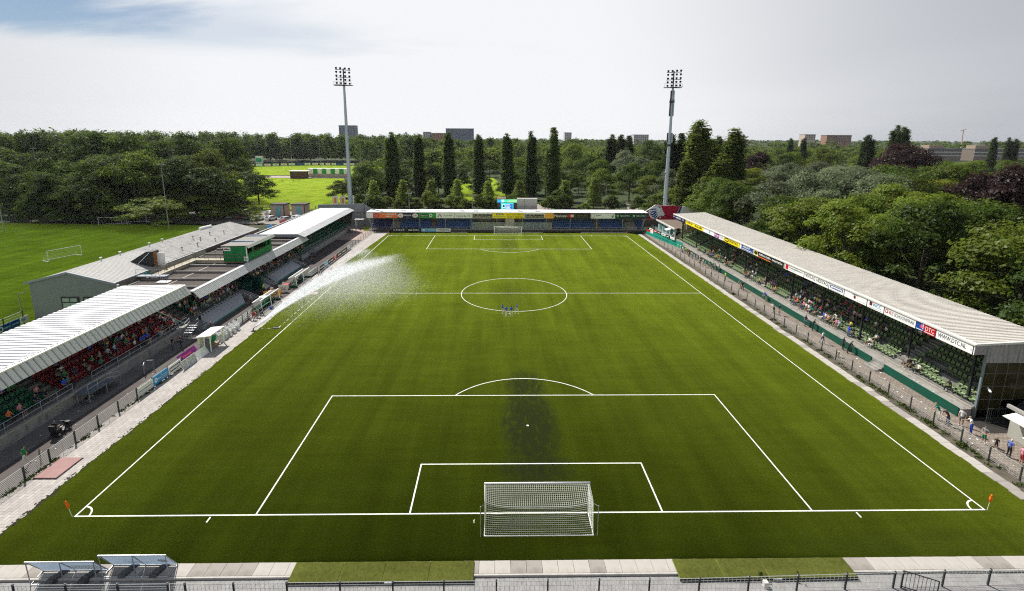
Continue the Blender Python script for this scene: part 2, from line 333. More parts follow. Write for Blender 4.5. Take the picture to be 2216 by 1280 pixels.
def arc(cx_, cy_, r, a0, a1, n=48, w=0.12):
    for i in range(n):
        t0 = a0+(a1-a0)*i/n; t1 = a0+(a1-a0)*(i+1)/n
        q = [(cx_+rr*math.cos(t), cy_+rr*math.sin(t), 0.0062) for rr, t in ((r-w/2, t0), (r+w/2, t0), (r+w/2, t1), (r-w/2, t1))]; lm.quad(*q)
w = 0.115; hw = PW-w/2
ln(-PW, 0.06, PW, 0.06, w); ln(-PW, PL-.06, PW, PL-.06, w); ln(-hw, w, -hw, PL-w, w); ln(hw, w, hw, PL-w, w); ln(-hw+w/2, PL/2, hw-w/2, PL/2, w)
for s, y0 in ((1, 0), (-1, PL)):
    for hx, d in ((20.16, 16.5), (9.16, 5.5)):
        ln(-hx, y0+s*w, -hx, y0+s*(d-w/2), w); ln(hx, y0+s*w, hx, y0+s*(d-w/2), w); ln(-hx-w/2, y0+s*d, hx+w/2, y0+s*d, w)
    a = math.acos(5.5/9.15); c0 = math.pi/2 if s == 1 else -math.pi/2
    arc(0, y0+s*11, 9.15, c0-a+0.008, c0+a-0.008, 30, w)
    for x in (-PW, PW): arc(x, y0, 1.0, *((0.1, 1.47) if (s, x) == (1, -PW) else (1.67, 3.04) if (s, x) == (1, PW) else (-1.47, -0.1) if x < 0 else (3.24, 4.61)), 10, w)
    for sx in (-1, 1): ln(sx*(PW-9.7), y0-s*0.1, sx*(PW-9.7), y0-s*0.6, 0.11)
arc(0, PL/2, 9.15, 0, 2*math.pi, 80, w)
lm.add([(0.12*math.cos(i*.628), 11+0.12*math.sin(i*.628), 0.0064) for i in range(10)], [tuple(range(10))]); lm.add([(0.12*math.cos(i*.628), PL-11+0.12*math.sin(i*.628), 0.0064) for i in range(10)], [tuple(range(10))])
for i in range(26):
    y = 35.3+i*1.35
    if 48.5 < y < 53: continue
    ln(-33.95, y, -33.95, y+0.75, 0.09)
for x in (-36.3, -35.5, -34.7): ln(x, 35.0, x+0.45, 35.0, 0.09); ln(x, 70.0, x+0.45, 70.0, 0.09)
tag(lm.build('pitch_marking', line_m), kind='structure')
# left pavement between turf and fence, promenade behind the fence
pave = brick_mat('pale_pavers', (0.33, 0.305, 0.285), (0.41, 0.38, 0.355), (0.16, 0.145, 0.125), 1.0, 0.6, 0.3, mortar=0.014, rot=math.pi/2)
sheet('pavement', [(-40.05, -9), (-36.3, -9), (-36.3, 55), (-33.6, 105.7), (-34.2, 107.4), (-38.7, 107.4), (-38.7, 49), (-40.05, 34)], -0.012, pave)
prom = mat('promenade_asphalt', (0.075, 0.062, 0.058), 0.9, 0.3, 0.35, bump=0.2, bscale=30, dirt=((0.13, 0.12, 0.11), 0.3, (1, 0.3, 1), 0.55, 0.75))
sheet('promenade', [(-46, -9), (-40.05, -9), (-40.05, 34), (-38.7, 49), (-38.7, 118), (-46, 118)], -0.02, prom)
promc = brick_mat('promenade_pavers', (0.13, 0.125, 0.118), (0.165, 0.158, 0.15), (0.06, 0.058, 0.05), 1.0, 0.3, 0.3, mortar=0.012)
sheet('paved_path', [(-46, -9), (-43.2, -9), (-43.2, 36), (-46, 36)], -0.014, promc)
pink = brick_mat('pink_pavers', (0.33, 0.24, 0.21), (0.38, 0.29, 0.25), (0.2, 0.15, 0.13), 1.0, 0.22, 0.11, mortar=0.01)
sheet('corner_paving', [(-48, 96), (-38.7, 96), (-38.7, 116), (-48, 116)], -0.008, pink)
sheet('grass_verge', [(-41.5, 108.5), (-38.7, 108.5), (-38.7, 116), (-44, 116)], -0.004, turf_mat('verge', (0.06, 0.08, 0.012), (0.4, (0.4, 0.45, 0.08))))
# soil crumbs and weeds along the cut turf edge and under the fences
crumb = mat('soil', (0.035, 0.03, 0.022), 0.95, 0.4, 2.0)
def crumbs(name, n, fx, fy, smin, smax, m, h=0.6):
    mb = MB()
    for _ in range(n):
        x, y = fx(), fy(); s = R.uniform(smin, smax); a = R.uniform(0, 3)
        p = [(x+s*R.uniform(.6, 1.2)*math.cos(a+k*1.257), y+s*R.uniform(.6, 1.6)*math.sin(a+k*1.257), 0.004) for k in range(5)]
        mb.add(p+[(x, y, s*h)], [(k, (k+1) % 5, 5) for k in range(5)])
    return tag(mb.build(name, m), kind='stuff')
crumbs('loose_soil', 420, lambda: -36.6+R.gauss(0, 0.14), lambda: R.uniform(-3.9, 1)+26*R.random()**1.8, 0.025, 0.09, crumb)
weedm = mat('weed_green', (0.07, 0.10, 0.015), 0.8, 0.4, 3.0)
def weeds(name, spots, m=weedm):
    mb = MB()
    for x, y, s, n in spots:
        for _ in range(n):
            a = R.uniform(0, 6.28); r = s*R.random()**.7; h = s*R.uniform(.25, .8); l = R.uniform(.04, .1)
            px, py = x+r*math.cos(a), y+r*math.sin(a); b = R.uniform(0, 6.28)
            mb.add([(px-l*math.cos(b), py-l*math.sin(b), 0), (px+l*math.cos(b), py+l*math.sin(b), 0), (px+R.uniform(-.12, .12), py+R.uniform(-.12, .12), h)], [(0, 1, 2)])
    return tag(mb.build(name, m), kind='stuff')
weeds('weeds', [(-39.9+R.uniform(-.12, .12), R.uniform(2, 30), R.uniform(.1, .28), 14) for _ in range(110)]+[(38.5+R.gauss(0, .15), R.uniform(1, 14)+R.random()**2*40, R.uniform(.12, .45), 22) for _ in range(80)]+[(R.choice((-18.9, 15.8, 19.9, 13.6, 29.5)), -5.4, .35, 20) for _ in range(4)])
# right terrace between turf and stand
rt_pave = brick_mat('brown_pavers', (0.20, 0.165, 0.135), (0.27, 0.225, 0.19), (0.09, 0.075, 0.06), 1.0, 0.42, 0.21, mortar=0.02)
sheet('terrace_paving', [(38.9, -12), (60, -12), (60, 12), (42.4, 12), (42.4, 112), (38.9, 112)], -0.012, rt_pave)
sheet('dirt_strip', [(37.7, -9), (38.9, -9), (38.9, 104), (37.7, 104)], -0.016, mat('dirt_strip', (0.10, 0.085, 0.065), 0.95, 0.4, 1.2, dirt=((0.035, 0.04, 0.02), 0.9, (1, 1, 1), 0.45, 0.65)))
slabm = mat('paving_slab', (0.40, 0.375, 0.34), 0.85, 0.14, 0.9, bump=0.1, bscale=20, dirt=((0.24, 0.215, 0.18), 0.6, (1, 1, 1), 0.5, 0.8))
slabm2 = mat('paving_slab_dull', (0.30, 0.275, 0.25), 0.85, 0.2, 0.9, bump=0.1, bscale=20, dirt=((0.16, 0.14, 0.12), 0.6, (1, 1, 1), 0.45, 0.7))
edge = tag(thing('slab_edging', None, None, (37.3, 0, 0)), kind='structure')
sb = MB(); sb.box(36.8, 0.012, -0.05, 37.75, 0.988, 0.05)
slab_me = [sb.mesh('slab', mm, (37.3, 0, 0)) for mm in (slabm, slabm2)]
for i in range(-6, 48): part('slab', slab_me[R.random() < .3], edge, (R.gauss(0, .05), i, R.uniform(-.02, .0)), (0, 0, R.gauss(0, .012)))
mb = MB()
for i in range(48, 104):
    dx = R.gauss(0, .04); mb.box(36.8+dx, i+.012, -0.05, 37.75+dx, i+.988, 0.035)
tag(mb.build('slab_row', slabm, edge), kind='stuff')
# near end: slab strip, kerb, lower pavers
strip = tag(thing('slab_strip', None, None, (0, -4.45, 0)), kind='structure')
sb = MB(); sb.box(-0.49, -0.47, -0.13, 0.49, 0.47, 0.012); sme = [sb.mesh('slab', mm) for mm in (slabm, slabm2)]
for i in range(-37, 39):
    part('slab', sme[1 if (-23 < i < -18 or R.random() < .25) else 0], strip, (i+.5, 0, R.uniform(-.008, .006)), (R.gauss(0, .004), R.gauss(0, .004), R.gauss(0, .006)))
mb = MB(); mb.box(-37, -5.06, -0.16, 39, -4.95, 0.02)
mb.build('kerb', mat('kerb_stone', (0.42, 0.40, 0.37), 0.8, 0.2, 2.0), strip)
pav = MB(); gy_ = mat('grey_paver', (0.25, 0.245, 0.24), 0.85, 0.25, 1.6); pv = tag(thing('lower_paving', None, None, (0, -6, 0)), kind='structure')
for i in range(-125, 130):
    for j in range(6):
        x = i*.3+(.15 if j % 2 else 0); y = -5.08-j*.3
        pav.box(x+.006, y-.294, -0.2, x+.294, y-.006, -0.118+R.uniform(-.004, .004))
tag(pav.build('pavers', gy_, pv), kind='stuff')
sheet('joint_sand', [(-40, -12), (40, -12), (40, -3.98), (-40, -3.98)], -0.135, crumb)
# artificial-turf covered platforms lying over the kerb
matm = turf_mat('mat_turf', (0.072, 0.080, 0.018), (0.4, (0.2, 0.22, 0.05)), None, 0.12)
def turf_mat_thing(label, x0, x1, seams):
    t = thing('turf_platform', label, 'turf mat', ((x0+x1)/2, -4.8, 0), 'turf covered platforms at the kerb')
    for a, b in zip(seams, seams[1:]):
        mb = MB(); mb.box(a+.012, -5.47, 0.025, b-.012, -4.05, 0.085); mb.build('mat_panel', matm, t)
    mb = MB(); mb.box(x0, -5.5, -0.118, x1, -5.475, 0.07); mb.box(x0, -5.47, 0.012, x1, -4.06, 0.024); mb.build('dark_edge', mat('dark_edge', (0.02, 0.022, 0.014), 0.8), t)
    mb = MB(); xx = x0+(x1-x0)*.52; mb.box(xx, -5.53, -.02, xx+.55, -5.505, .06); mb.build('name_plate', ink['lgrey'], t)
turf_mat_thing('green turf covered platform left of the near goal, four seams', -15.6, -4.3, [-15.6, -12.6, -9.9, -7.1, -4.3])
turf_mat_thing('green turf covered platform right of the near goal', 8.4, 19.5, [8.4, 11.2, 14.0, 16.8, 19.5])
# hatch panel on the left pavement
t = thing('access_hatch', 'flat pinkish red panel lying on the pale pavement at the left', 'hatch', (-38.6, 5.2, 0)); mb = MB(); mb.box(-39.5, 4.0, .03, -37.7, 6.5, .10); mb.build('panel', mat('red_hatch', (0.27, 0.145, 0.135), 0.7, 0.15, 2.0), t)
mb = MB(); mb.box(-39.55, 3.95, -.01, -37.65, 6.55, .028); mb.build('frame', dsteel, t)
# ---------------------------------------------------------------- goals
gw = mat('goal_white', (0.80, 0.80, 0.80), 0.35, 0.03); netm = mat('net_cord', (0.60, 0.60, 0.56), 0.8, 0.08)
def make_goal(label, y0, s, fine):
    g = thing('goal', label, 'goal', (0, y0, 0), 'goals on the main pitch')
    for x in (-3.72, 3.72): MB().tube((x, y0, 0), (x, y0, 2.44), .06, 10).build('post', gw, g, True)
    MB().tube((-3.78, y0, 2.5), (3.78, y0, 2.5), .06, 10).build('crossbar', gw, g, True)
    yb = y0-2.05*s; mb = MB(); mb.path([(-3.72, y0, .05), (-3.72, yb, .05), (3.72, yb, .05), (3.72, y0, .05)], .035, 6); mb.build('ground_bar', gw, g)
    for x in (-3.98, 3.98):
        mb = MB(); mb.tube((x, yb, 0), (x, yb, 2.35), .03, 6); mb.tube((x, yb, 2.3), (x*.945, yb+.35*s, 2.2), .012, 4); mb.build('net_pole', steel, g)
    st = 0.14 if fine else 0.3; r = .008 if fine else .014; n = int(7.44/st); mb = MB()
    def P(u, t):   # u across 0..1, t down the net: 0 crossbar .. 0.45 rear top .. 1 ground
        x = -3.72+7.44*u; e = 1-(2*u-1)**4
        if t < .45: k = t/.45; return Vector((x, y0-s*(1.55*k+.1*k*e), 2.46-0.18*k-0.34*e*math.sin(math.pi*k*.5)**2))
        k = (t-.45)/.55; return Vector((x, y0-s*(1.65-.1*(1-e)+.4*k-.12*e*math.sin(math.pi*k)), 1.94+.34*(1-e)-(1.9+.34*(1-e))*k))
    m = int(3.9/st)
    for i in range(n+1): mb.path([P(i/n, j/14) for j in range(15)], r, 3)
    for j in range(m+1): mb.path([P(i/16, j/m) for i in range(17)], r, 3)
    for sx in (-3.72, 3.72):
        for j in range(int(2.3/st)): z = .1+j*st; d = 1.6+.4*(1-z/2.4); mb.path([(sx, y0, z), (sx, y0-s*d, z*.93)], r, 3)
        for j in range(1, int(1.9/st)): y = y0-s*j*st; mb.path([(sx, y, .05), (sx, y, 2.38-.1*j*st)], r, 3)
    mb.path([P(i/20, .45)-Vector((0, 0, .01)) for i in range(21)], .016, 4)
    tag(mb.build('net', netm, g), kind='stuff')
make_goal('white football goal with fine net nearest to the camera', 0, 1, True)
make_goal('white football goal at the far end below the yellow sign', PL, -1, False)
# corner flags
def flag(label, x, y, lean, fl):
    f = thing('corner_flag', label, 'corner flag', (x, y, 0), 'corner flags')
    MB().tube((x, y, 0), (x+lean, y, 1.25), .022, 6).build('pole', mat('flag_pole', (.6, .68, .6), .5), f)
    k = lambda t: Vector((x+lean*t, y, 1.25*t)); mb = MB(); mb.tube(k(.52), k(.74), .03, 7, .10, cap=False); mb.tube(k(.74), k(.92), .10, 7, .08, cap=False); mb.tube(k(.92), k(1.04), .08, 7, .03); mb.build('flag', mat('flag_orange', C(245, 110, 20), .7), f, True)
flag('orange corner flag at the near left corner of the pitch', -33.07, 0.0, -.28, .5)
flag('orange corner flag at the near right corner of the pitch', 33.07, 0.0, .12, .5)
flag('orange corner flag at the far left corner by the black boards', -33.0, PL, -.02, .3)
flag('orange corner flag at the far right corner by the green hoarding', 33.0, PL, .05, .3)
b = MB(); b.tube((-4.48, -.83, 0), (-4.48, -.83, .2), .05, 8); b.tube((-4.48, -.83, .2), (-4.45, -.83, .27), .03, 8, .02); tag(b.build('water_bottle', gw), 'white drinks bottle on the turf left of the near goal', 'bottle')
# ---------------------------------------------------------------- near end: frames, fence
clr = mat('light_blue_sheet', (0.52, 0.58, 0.66), 0.4, 0.08)
_t = clr.node_tree; _b = _t.nodes['Principled BSDF']; _tr = _t.nodes.new('ShaderNodeBsdfTranslucent'); _tr.inputs[0].default_value = (.5, .57, .66, 1); _mx = _t.nodes.new('ShaderNodeMixShader'); _mx.inputs[0].default_value = .6      # thin plastic sheet lets light through
_t.links.new(_b.outputs[0], _mx.inputs[1]); _t.links.new(_tr.outputs[0], _mx.inputs[2]); _t.links.new(_mx.outputs[0], _t.nodes['Material Output'].inputs[0])
def ad_frame(label, x0, y0, h, mark):
    x1 = x0+4; t = thing('tilted_shelter', label, 'tilted frame', (x0+2, y0, -.1), 'tilted panel frames')
    yf = y0+.86; yt = y0-.05; gs = steel; z0 = -.1 if y0 < -5 else .04
    mb = MB(); mb.path([(x0, y0, z0), (x1, y0, z0), (x1, yf, .05), (x0, yf, .05), (x0, y0, z0)], .035, 6); mb.build('base_frame', gs, t)
    MB().tube((x0-.05, yt, h), (x1+.05, yt, h), .045, 6).build('top_bar', mat('light_steel', (.5, .52, .53), .4, metal=.3), t)
    for x in (x0, x0+2, x1): MB().tube((x, y0, z0), (x, yt, h), .028, 6).build('strut', gs, t); MB().tube((x, yt, h), (x, yf, .08), .03, 6).build('brace', gs, t)
    nr = Vector((0, h, yf-yt)).normalized()
    for a, b in ((x0+.06, x0+1.96), (x0+2.04, x1-.06)):
        q = [Vector((a, yt+.05, h-.06)), Vector((b, yt+.05, h-.06)), Vector((b, yf-.06, .13)), Vector((a, yf-.06, .13))]
        mb = MB(); mb.prism(q, nr*.012); mb.build('sheet', clr, t)
    up = Vector((0, yt-yf, h-.1)).normalized(); o = Vector((0, yf-.06, .15))-nr*.005
    if mark == 'badge':
        pale = mat('pale_print', (.5, .58, .68), .5); patch(disc2(0, 0, .3, .3), o+Vector((x1-.55, 0, 0))+up*.75, (1, 0, 0), up, pale, t)
        for k in range(3): patch(rect2(0, 0, 1.5-.3*k, .06), o+Vector((x0+.9+.1*k, 0, 0))+up*(.35+.28*k), (1, 0, 0), up, pale, t)
    else:
        sand = mat('sand_print', (.5, .46, .34), .5)
        for k in range(9): patch(rect2(0, 0, .1, .85), o+Vector((x0+2.15+k*.2, 0, 0))+up*.2, (1, .0, 0), up, sand, t)
    bag = mat('ballast_fabric', (.10, .10, .10), .9, .25, 3)
    for x in (x0+1.15, x0+3.05):
        mb = MB(); n = 6
        for i in range(n):
            y = y0-.08+i*.19; zt = .17+.05*math.sin(i*1.3)
            mb.box(x-.2+.05*i, y, z0-.02, x+.2+.05*i, y+.18, zt)
        mb.build('ballast_bag', bag, t)
ad_frame('tilted panel frame with sand coloured stripes, left of the pair by the near fence', -31.1, -5.31, 1.55, 'stripes')
ad_frame('tilted pale blue panel frame with round badge, right of the pair', -27.05, -4.95, 1.62, 'badge')
postm = mat('fence_post', (0.03, 0.037, 0.037), .5, .2); wirem = mat('fence_wire', (.42, .43, .41), .5, .15, metal=.1); capm = mat('post_clip', (.4, .4, .4), .5)
def fence_run(t, pts, h, nx, nz, rw, rail=True, w=.07, z0=0.0, wires=True, skip=()):
    """posts and welded-wire panels along pts"""
    for p in pts:
        o = MB().box(p[0]-w/2, p[1]-w/2, z0, p[0]+w/2, p[1]+w/2, z0+h+.06).build('post', postm, t)
        mb = MB(); mb.box(p[0]-.05, p[1]-.055, z0+h-.03, p[0]+.05, p[1]+.055, z0+h+.02); c = mb.build('clip', capm, o); 
    for k, (a, b) in enumerate(zip(pts, pts[1:])):
        if k in skip: continue
        A = Vector((a[0], a[1], z0)); B = Vector((b[0], b[1], z0)); mb = MB(); U = Vector((0, 0, 1))
        for j in range(nz+1): mb.tube(A+U*(.06+(h-.08)*j/nz), B+U*(.06+(h-.08)*j/nz), rw*(2.0 if j == nz else 1), 3, cap=False)
        for i in range(1, nx): q = A+(B-A)*i/nx; mb.tube(q+U*.05, q+U*(h-.01), rw, 3, cap=False)
        mb.build('wire_panel', wirem, t)
f = thing('mesh_fence', 'wire mesh fence with dark posts along the near end of the pitch', 'fence', (0, -6.3, -.12))
xs = [-37.2, -34.1, -31.0, -28.0, -25.0, -22.1, -21.1, -18.3, -15.2, -12.1, -9.0, -6.0, -2.9, .15, 3.2, 6.2, 9.2, 12.2, 15.2, 18.2, 21.2, 21.7, 24.3, 27.2, 30.2, 33.2]
def fy_(x): return -6.35+.55*max(0, (x-8)/25)
fence_run(f, [(x, fy_(x)) for x in xs], 1.12, 12, 6, .009, w=.085, z0=-.12)
def gate(name, label, x, y, dx, dy, h, n, m, parent=None, z0=0):
    g = thing(name, label, 'gate', (x, y, z0)); mb = MB(); A = Vector((x, y, z0+.08)); B = A+Vector((dx, dy, 0)); U = Vector((0, 0, h))
    for a, b in ((A, B), (A+U, B+U), (A, A+U), (B, B+U)): mb.bar(a, b, .045)
    mb.build('frame', m, g)
    for i in range(1, n): q = A+(B-A)*i/n; MB().bar(q, q+U, .018).build('bar', m, g)
    return g
gate('barred_gate', 'open barred gate in the near fence, right of the right turf platform', 21.75, -6.02, 1.5, -.75, 1.1, 9, postm, z0=-.12)
gate('barred_gate', 'small barred gate in the near fence, right of the tilted frames', -21.95, -6.4, .55, -.75, 1.1, 6, postm, z0=-.12)
b = MB(); b.box(13.35, -6.0, -.12, 13.6, -5.75, .25); tag(b.build('junction_box', offwhite), 'small beige electric box at the near fence', 'electric box')
# ---------------------------------------------------------------- seats and stands, shared pieces
def seat_mesh(name, m):
    mb = MB()
    mb.add([(-.20, -.20, .44), (.20, -.20, .44), (.20, .14, .41), (-.20, .14, .41), (-.21, .20, .46), (.21, .20, .46), (.19, .26, .80), (-.19, .26, .80), (-.20, -.22, .40), (.20, -.22, .40), (.17, .24, .36), (-.17, .24, .36), (.17, .30, .80), (-.17, .30, .80)],
           [(0, 1, 2, 3), (3, 2, 5, 4), (4, 5, 6, 7), (8, 9, 1, 0), (9, 10, 2, 1), (11, 8, 0, 3), (10, 11, 13, 12), (7, 6, 12, 13), (2, 10, 12, 6, 5), (11, 3, 4, 7, 13)])
    mb.box(-.05, .05, 0.02, .05, .15, .4)
    return mb.mesh(name, m)
seatmats = {k: mat('seat_'+k, v, .45, .15, 4.0, spec=.4, dirt=(tuple(c*.55 for c in v), 2.2, (1, 1, 1), .55, .8)) for k, v in dict(green=C(100, 120, 78), dgreen=C(12, 92, 66), red=C(120, 16, 28), blue=C(16, 72, 140), navy=C(16, 24, 92)).items()}
SEATS = {k: seat_mesh('seat_'+k, m) for k, m in seatmats.items()}
def place_seats(stand, spots, limit=300):
    """spots: (x, y, z, rz, colour).  The nearest ones are parts of their own, the rest one joined part"""
    spots = sorted(spots, key=lambda p: (p[0]-CAM.x)**2+(p[1]-CAM.y)**2); base = WL[stand.name]
    for x, y, z, rz, c in spots[:limit]:
        part('seat', SEATS[c], stand, (x-base[0], y-base[1], z-base[2]), (0, 0, rz))
    by = {}
    for s in spots[limit:]: by.setdefault(s[4], []).append(s)
    for c, lst in by.items():
        src = SEATS[c]; vv = [p.co[:] for p in src.vertices]; ff = [tuple(p.vertices) for p in src.polygons]; mb = MB()
        for x, y, z, rz, _ in lst:
            cs, sn = math.cos(rz), math.sin(rz); mb.add([(x+a*cs-b*sn, y+a*sn+b*cs, z+cc) for a, b, cc in vv], ff)
        tag(mb.build('seat_rows', seatmats[c], stand), kind='stuff')
def tier(stand, y0, y1, x0, dx, z0, dz, n, m, zb=0.0, step_w=None):
    """dx < 0: rows climb towards -x"""
    mb = MB()
    for k in range(n):
        a, b = sorted((x0+dx*k, x0+dx*(k+1))); mb.box(a, y0, zb, b, y1, z0+dz*k)
    return mb.build('terrace_steps', m, stand)
def stair(stand, y0, y1, xa, xb, za, zb, n, m, name='stairs'):
    mb = MB()
    for k in range(n):
        t0, t1 = k/n, (k+1)/n; a, b = sorted((xa+(xb-xa)*t0, xa+(xb-xa)*t1)); mb.box(a, y0, min(za, zb)-.12, b, y1, za+(zb-za)*(k+.5)/n)
    return mb.build(name, m, stand)
def railing(stand, pts, h, m, step=1.7, r=.025, rails=2, name='railing'):
    mb = MB(); U = Vector((0, 0, 1))
    for a, b in zip(pts, pts[1:]):
        a = Vector(a); b = Vector(b); n = max(1, round((b-a).length/step))
        for i in range(n+1): q = a+(b-a)*i/n; mb.tube(q, q+U*h, r, 5, cap=False)
        for j in range(rails): mb.tube(a+U*h*(j+1)/rails, b+U*h*(j+1)/rails, r, 5, cap=False)
    return mb.build(name, m, stand)
roofw = mat('roof_sheet_white', (0.66, 0.66, 0.67), 0.45, 0.08, 0.4, spec=.3, dirt=((0.48, 0.48, 0.48), 0.5, (0.3, 2.5, 1), 0.5, 0.85))
roofw2 = mat('roof_sheet_pale', (0.56, 0.56, 0.57), 0.5, 0.08, 0.4, dirt=((0.43, 0.43, 0.44), 0.5, (0.3, 2.5, 1), 0.5, 0.85))
trough = mat('trough_grey', (.20, .20, .21), .7, .3, .6, stretch=(.2, 1, 1)); trough2 = mat('trough_light', (.45, .45, .46), .6, .2, .6)  # greyer sheet colours for the troughs between the ribs
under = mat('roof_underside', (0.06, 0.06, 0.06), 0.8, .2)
# ---------------------------------------------------------------- left stand, near block (red and green seats)
TA = thing('grandstand', 'near left grandstand with ribbed white roof over red and green seats', 'grandstand', (-46, 14, 0))
mb = MB(); mb.box(-45.75, -9, -.1, -45.5, 33.6, 1.06); mb.build('front_wall', concrete, TA)
mb = MB(); mb.box(-45.82, -9, 1.06, -45.42, 33.6, 1.2)
mb.build('wall_cap', mat('cap_concrete', (.34, .33, .29), .8, .2, 1.5), TA)
mb = MB(); mb.box(-46.6, -9, 0, -45.75, 36, 1.05); mb.build('front_walkway', concrete2, TA)
tier(TA, -9, 36, -46.6, -.8, 1.15, .36, 9, concrete2)
railing(TA, [(-45.6, -9, 1.2), (-45.6, 15.2, 1.2)], 1.0, steel); railing(TA, [(-45.6, 17.6, 1.2), (-45.6, 33.6, 1.2)], 1.0, steel)
sp = []
for k in range(9):
    y = -1.0
    while y < 34.4:
        if not (14.0 < y < 15.5): sp.append((-46.6-.8*k-.42, y, 1.15+.36*k, math.pi/2, 'dgreen' if y < 14 else 'red'))
        y += .52
place_seats(TA, sp)
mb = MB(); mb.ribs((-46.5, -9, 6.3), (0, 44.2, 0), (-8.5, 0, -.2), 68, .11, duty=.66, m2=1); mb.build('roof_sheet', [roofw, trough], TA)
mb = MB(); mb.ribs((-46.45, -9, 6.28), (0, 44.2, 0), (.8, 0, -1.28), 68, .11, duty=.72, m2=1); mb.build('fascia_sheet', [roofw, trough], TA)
mb = MB(); mb.prism([(-46.75, -9, 6.37), (-46.2, -9, 6.34), (-46.2, -9, 6.2), (-46.75, -9, 6.2)], (0, 44.25, 0)); mb.build('ridge_cap', white, TA)
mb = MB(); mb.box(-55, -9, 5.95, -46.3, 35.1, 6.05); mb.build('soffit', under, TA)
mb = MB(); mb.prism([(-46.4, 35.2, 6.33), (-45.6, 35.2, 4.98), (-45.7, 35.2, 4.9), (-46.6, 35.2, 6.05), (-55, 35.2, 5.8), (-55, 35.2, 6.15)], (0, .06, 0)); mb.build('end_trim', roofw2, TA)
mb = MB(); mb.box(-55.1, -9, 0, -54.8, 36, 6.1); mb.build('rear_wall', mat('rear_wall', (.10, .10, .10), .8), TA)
for y in (-6, 2, 10, 18, 26, 34): MB().bar((-54.7, y, 4.4), (-46.4, y, 6.0), .16).build('roof_beam', gsteel, TA)
MB().bar((-46.2, 33.7, 1.25), (-50.5, 33.7, 3.4), .22).build('side_beam', gsteel, TA)
stair(TA, 34.1, 36.2, -46.2, -43.4, 1.15, .05, 6, concrete2)
mb = MB(); mb.prism([(-43.9, 33.95, 0), (-46, 33.95, 0), (-46, 33.95, 1.1)], (0, .12, 0)); mb.build('stair_side', mat('blue_grey', (.20, .23, .26), .6), TA)
mb = MB()
for k in range(7): mb.box(-45.3, 33.7-.5*k-.28, 1.05-.16*k, -44.1, 33.7-.5*k, 1.09-.16*k)
mb.build('steel_steps', steel, TA)
railing(TA, [(-45.3, 33.7, 1.1), (-45.3, 30.3, .05)], .95, steel, 1.2); railing(TA, [(-44.1, 33.7, 1.1), (-44.1, 30.3, .05)], .95, steel, 1.2)
# raised viewing platform for wheelchairs
TP = thing('viewing_platform', 'raised steel platform with rails at the front wall of the near left stand', 'platform', (-44.6, 16.2, 0))
mb = MB(); mb.box(-45.4, 15.0, 1.05, -43.9, 17.4, 1.15); mb.build('deck', mat('deck_blue_grey', (.13, .15, .18), .5, .2), TP)
mb = MB(); mb.prism([(-45.4, 17.4, 1.06), (-43.9, 17.4, 1.06), (-43.9, 19.2, .5), (-45.4, 19.2, .5)], (0, 0, .08)); mb.build('ramp', mat('deck_blue_grey', (0, 0, 0)), TP)
for x, y, h in ((-44, 15.1, 1.05), (-44, 17.3, 1.05), (-45.2, 15.1, 1.05), (-44, 19.1, .5), (-45.2, 19.1, .5)): MB().tube((x, y, 0), (x, y, h), .045, 6).build('leg', steel, TP)
railing(TP, [(-43.95, 15.0, 1.15), (-43.95, 17.4, 1.15), (-43.95, 19.2, .58)], .95, steel, 1.2)
gate('crowd_barrier', 'grey steel crowd barrier standing by the front wall of the near left stand', -44.6, 22.3, 1.9, .25, 1.1, 14, steel)
gate('crowd_barrier', 'second grey steel crowd barrier, angled in front of the first', -42.9, 21.2, -.9, 1.6, 1.1, 10, steel)
# ---------------------------------------------------------------- left stand, middle block
TB = thing('grandstand', 'middle left grandstand with dark flat roof and narrow white ribbed canopy edge, packed with people', 'grandstand', (-46, 56, 0))
mb = MB(); mb.box(-57.5, 36.05, 0, -57.2, 76, 5.0); mb.box(-46.4, 36.3, 0, -46.1, 47.7, 1.2); mb.box(-46.4, 57, 0, -46.1, 73.6, 1.2); mb.build('wall', concrete2, TB)
tier(TB, 36.3, 73.7, -46.4, -.8, 1.3, .36, 7, concrete2)
place_seats(TB, [(-46.4-.8*k-.42, y, 1.3+.36*k, math.pi/2, 'dgreen') for k in range(7) for y in [36.6+.52*i for i in range(71)] if not 49.5 < y < 54.5])
ramp_m = mat('white_ramp', (.40, .41, .43), .6, .1, 1.0, dirt=((.27, .28, .28), 1.0, (1, 1, 1), .5, .8))
for y0, y1 in ((36.5, 47.7), (57.0, 68.6)):
    mb = MB(); mb.prism([(-46.1, y0+.9, 1.15), (-43.75, y0-2.2 if y0 < 40 else y0, .12), (-43.75, y0-2.2 if y0 < 40 else y0, 0), (-46.1, y0+.9, 0)], (0, y1-y0, 0)); mb.build('sloping_slab', ramp_m, TB)
    mb = MB(); mb.box(-43.8, y0-2.2 if y0 < 40 else y0, 0, -43.62, y1-2.1 if y0 < 40 else y1, .2); mb.build('green_kerb', mat('green_kerb', C(70, 130, 120), .6), TB)
    railing(TB, [(-46.15, y0+.2, 1.2), (-46.15, y1, 1.2)], 1.0, gsteel, 1.4, .03, 3)
    mb = MB()
    for i in range(int((y1-y0)/.7)): mb.box(-46.1, y0+.4+i*.7, 1.0, -45.75, y0+.52+i*.7, 1.12)
    mb.build('bracket_row', gsteel, TB)
for y0, y1 in ((47.9, 49.5), (55.0, 56.8), (69.0, 70.6)):
    stair(TB, y0, y1, -46.3, -43.4, 1.25, .08, 7, concrete2); mb = MB()
    for k in range(7): mb.box(-46.0+.414*k, y0+.1, 1.19-.167*k, -45.88+.414*k, y1-.1, 1.22-.167*k)
    mb.build('step_nosing', offwhite, TB); railing(TB, [(-46.1, y1, 1.3), (-43.6, y1, .1)], .9, gsteel, 1.3)
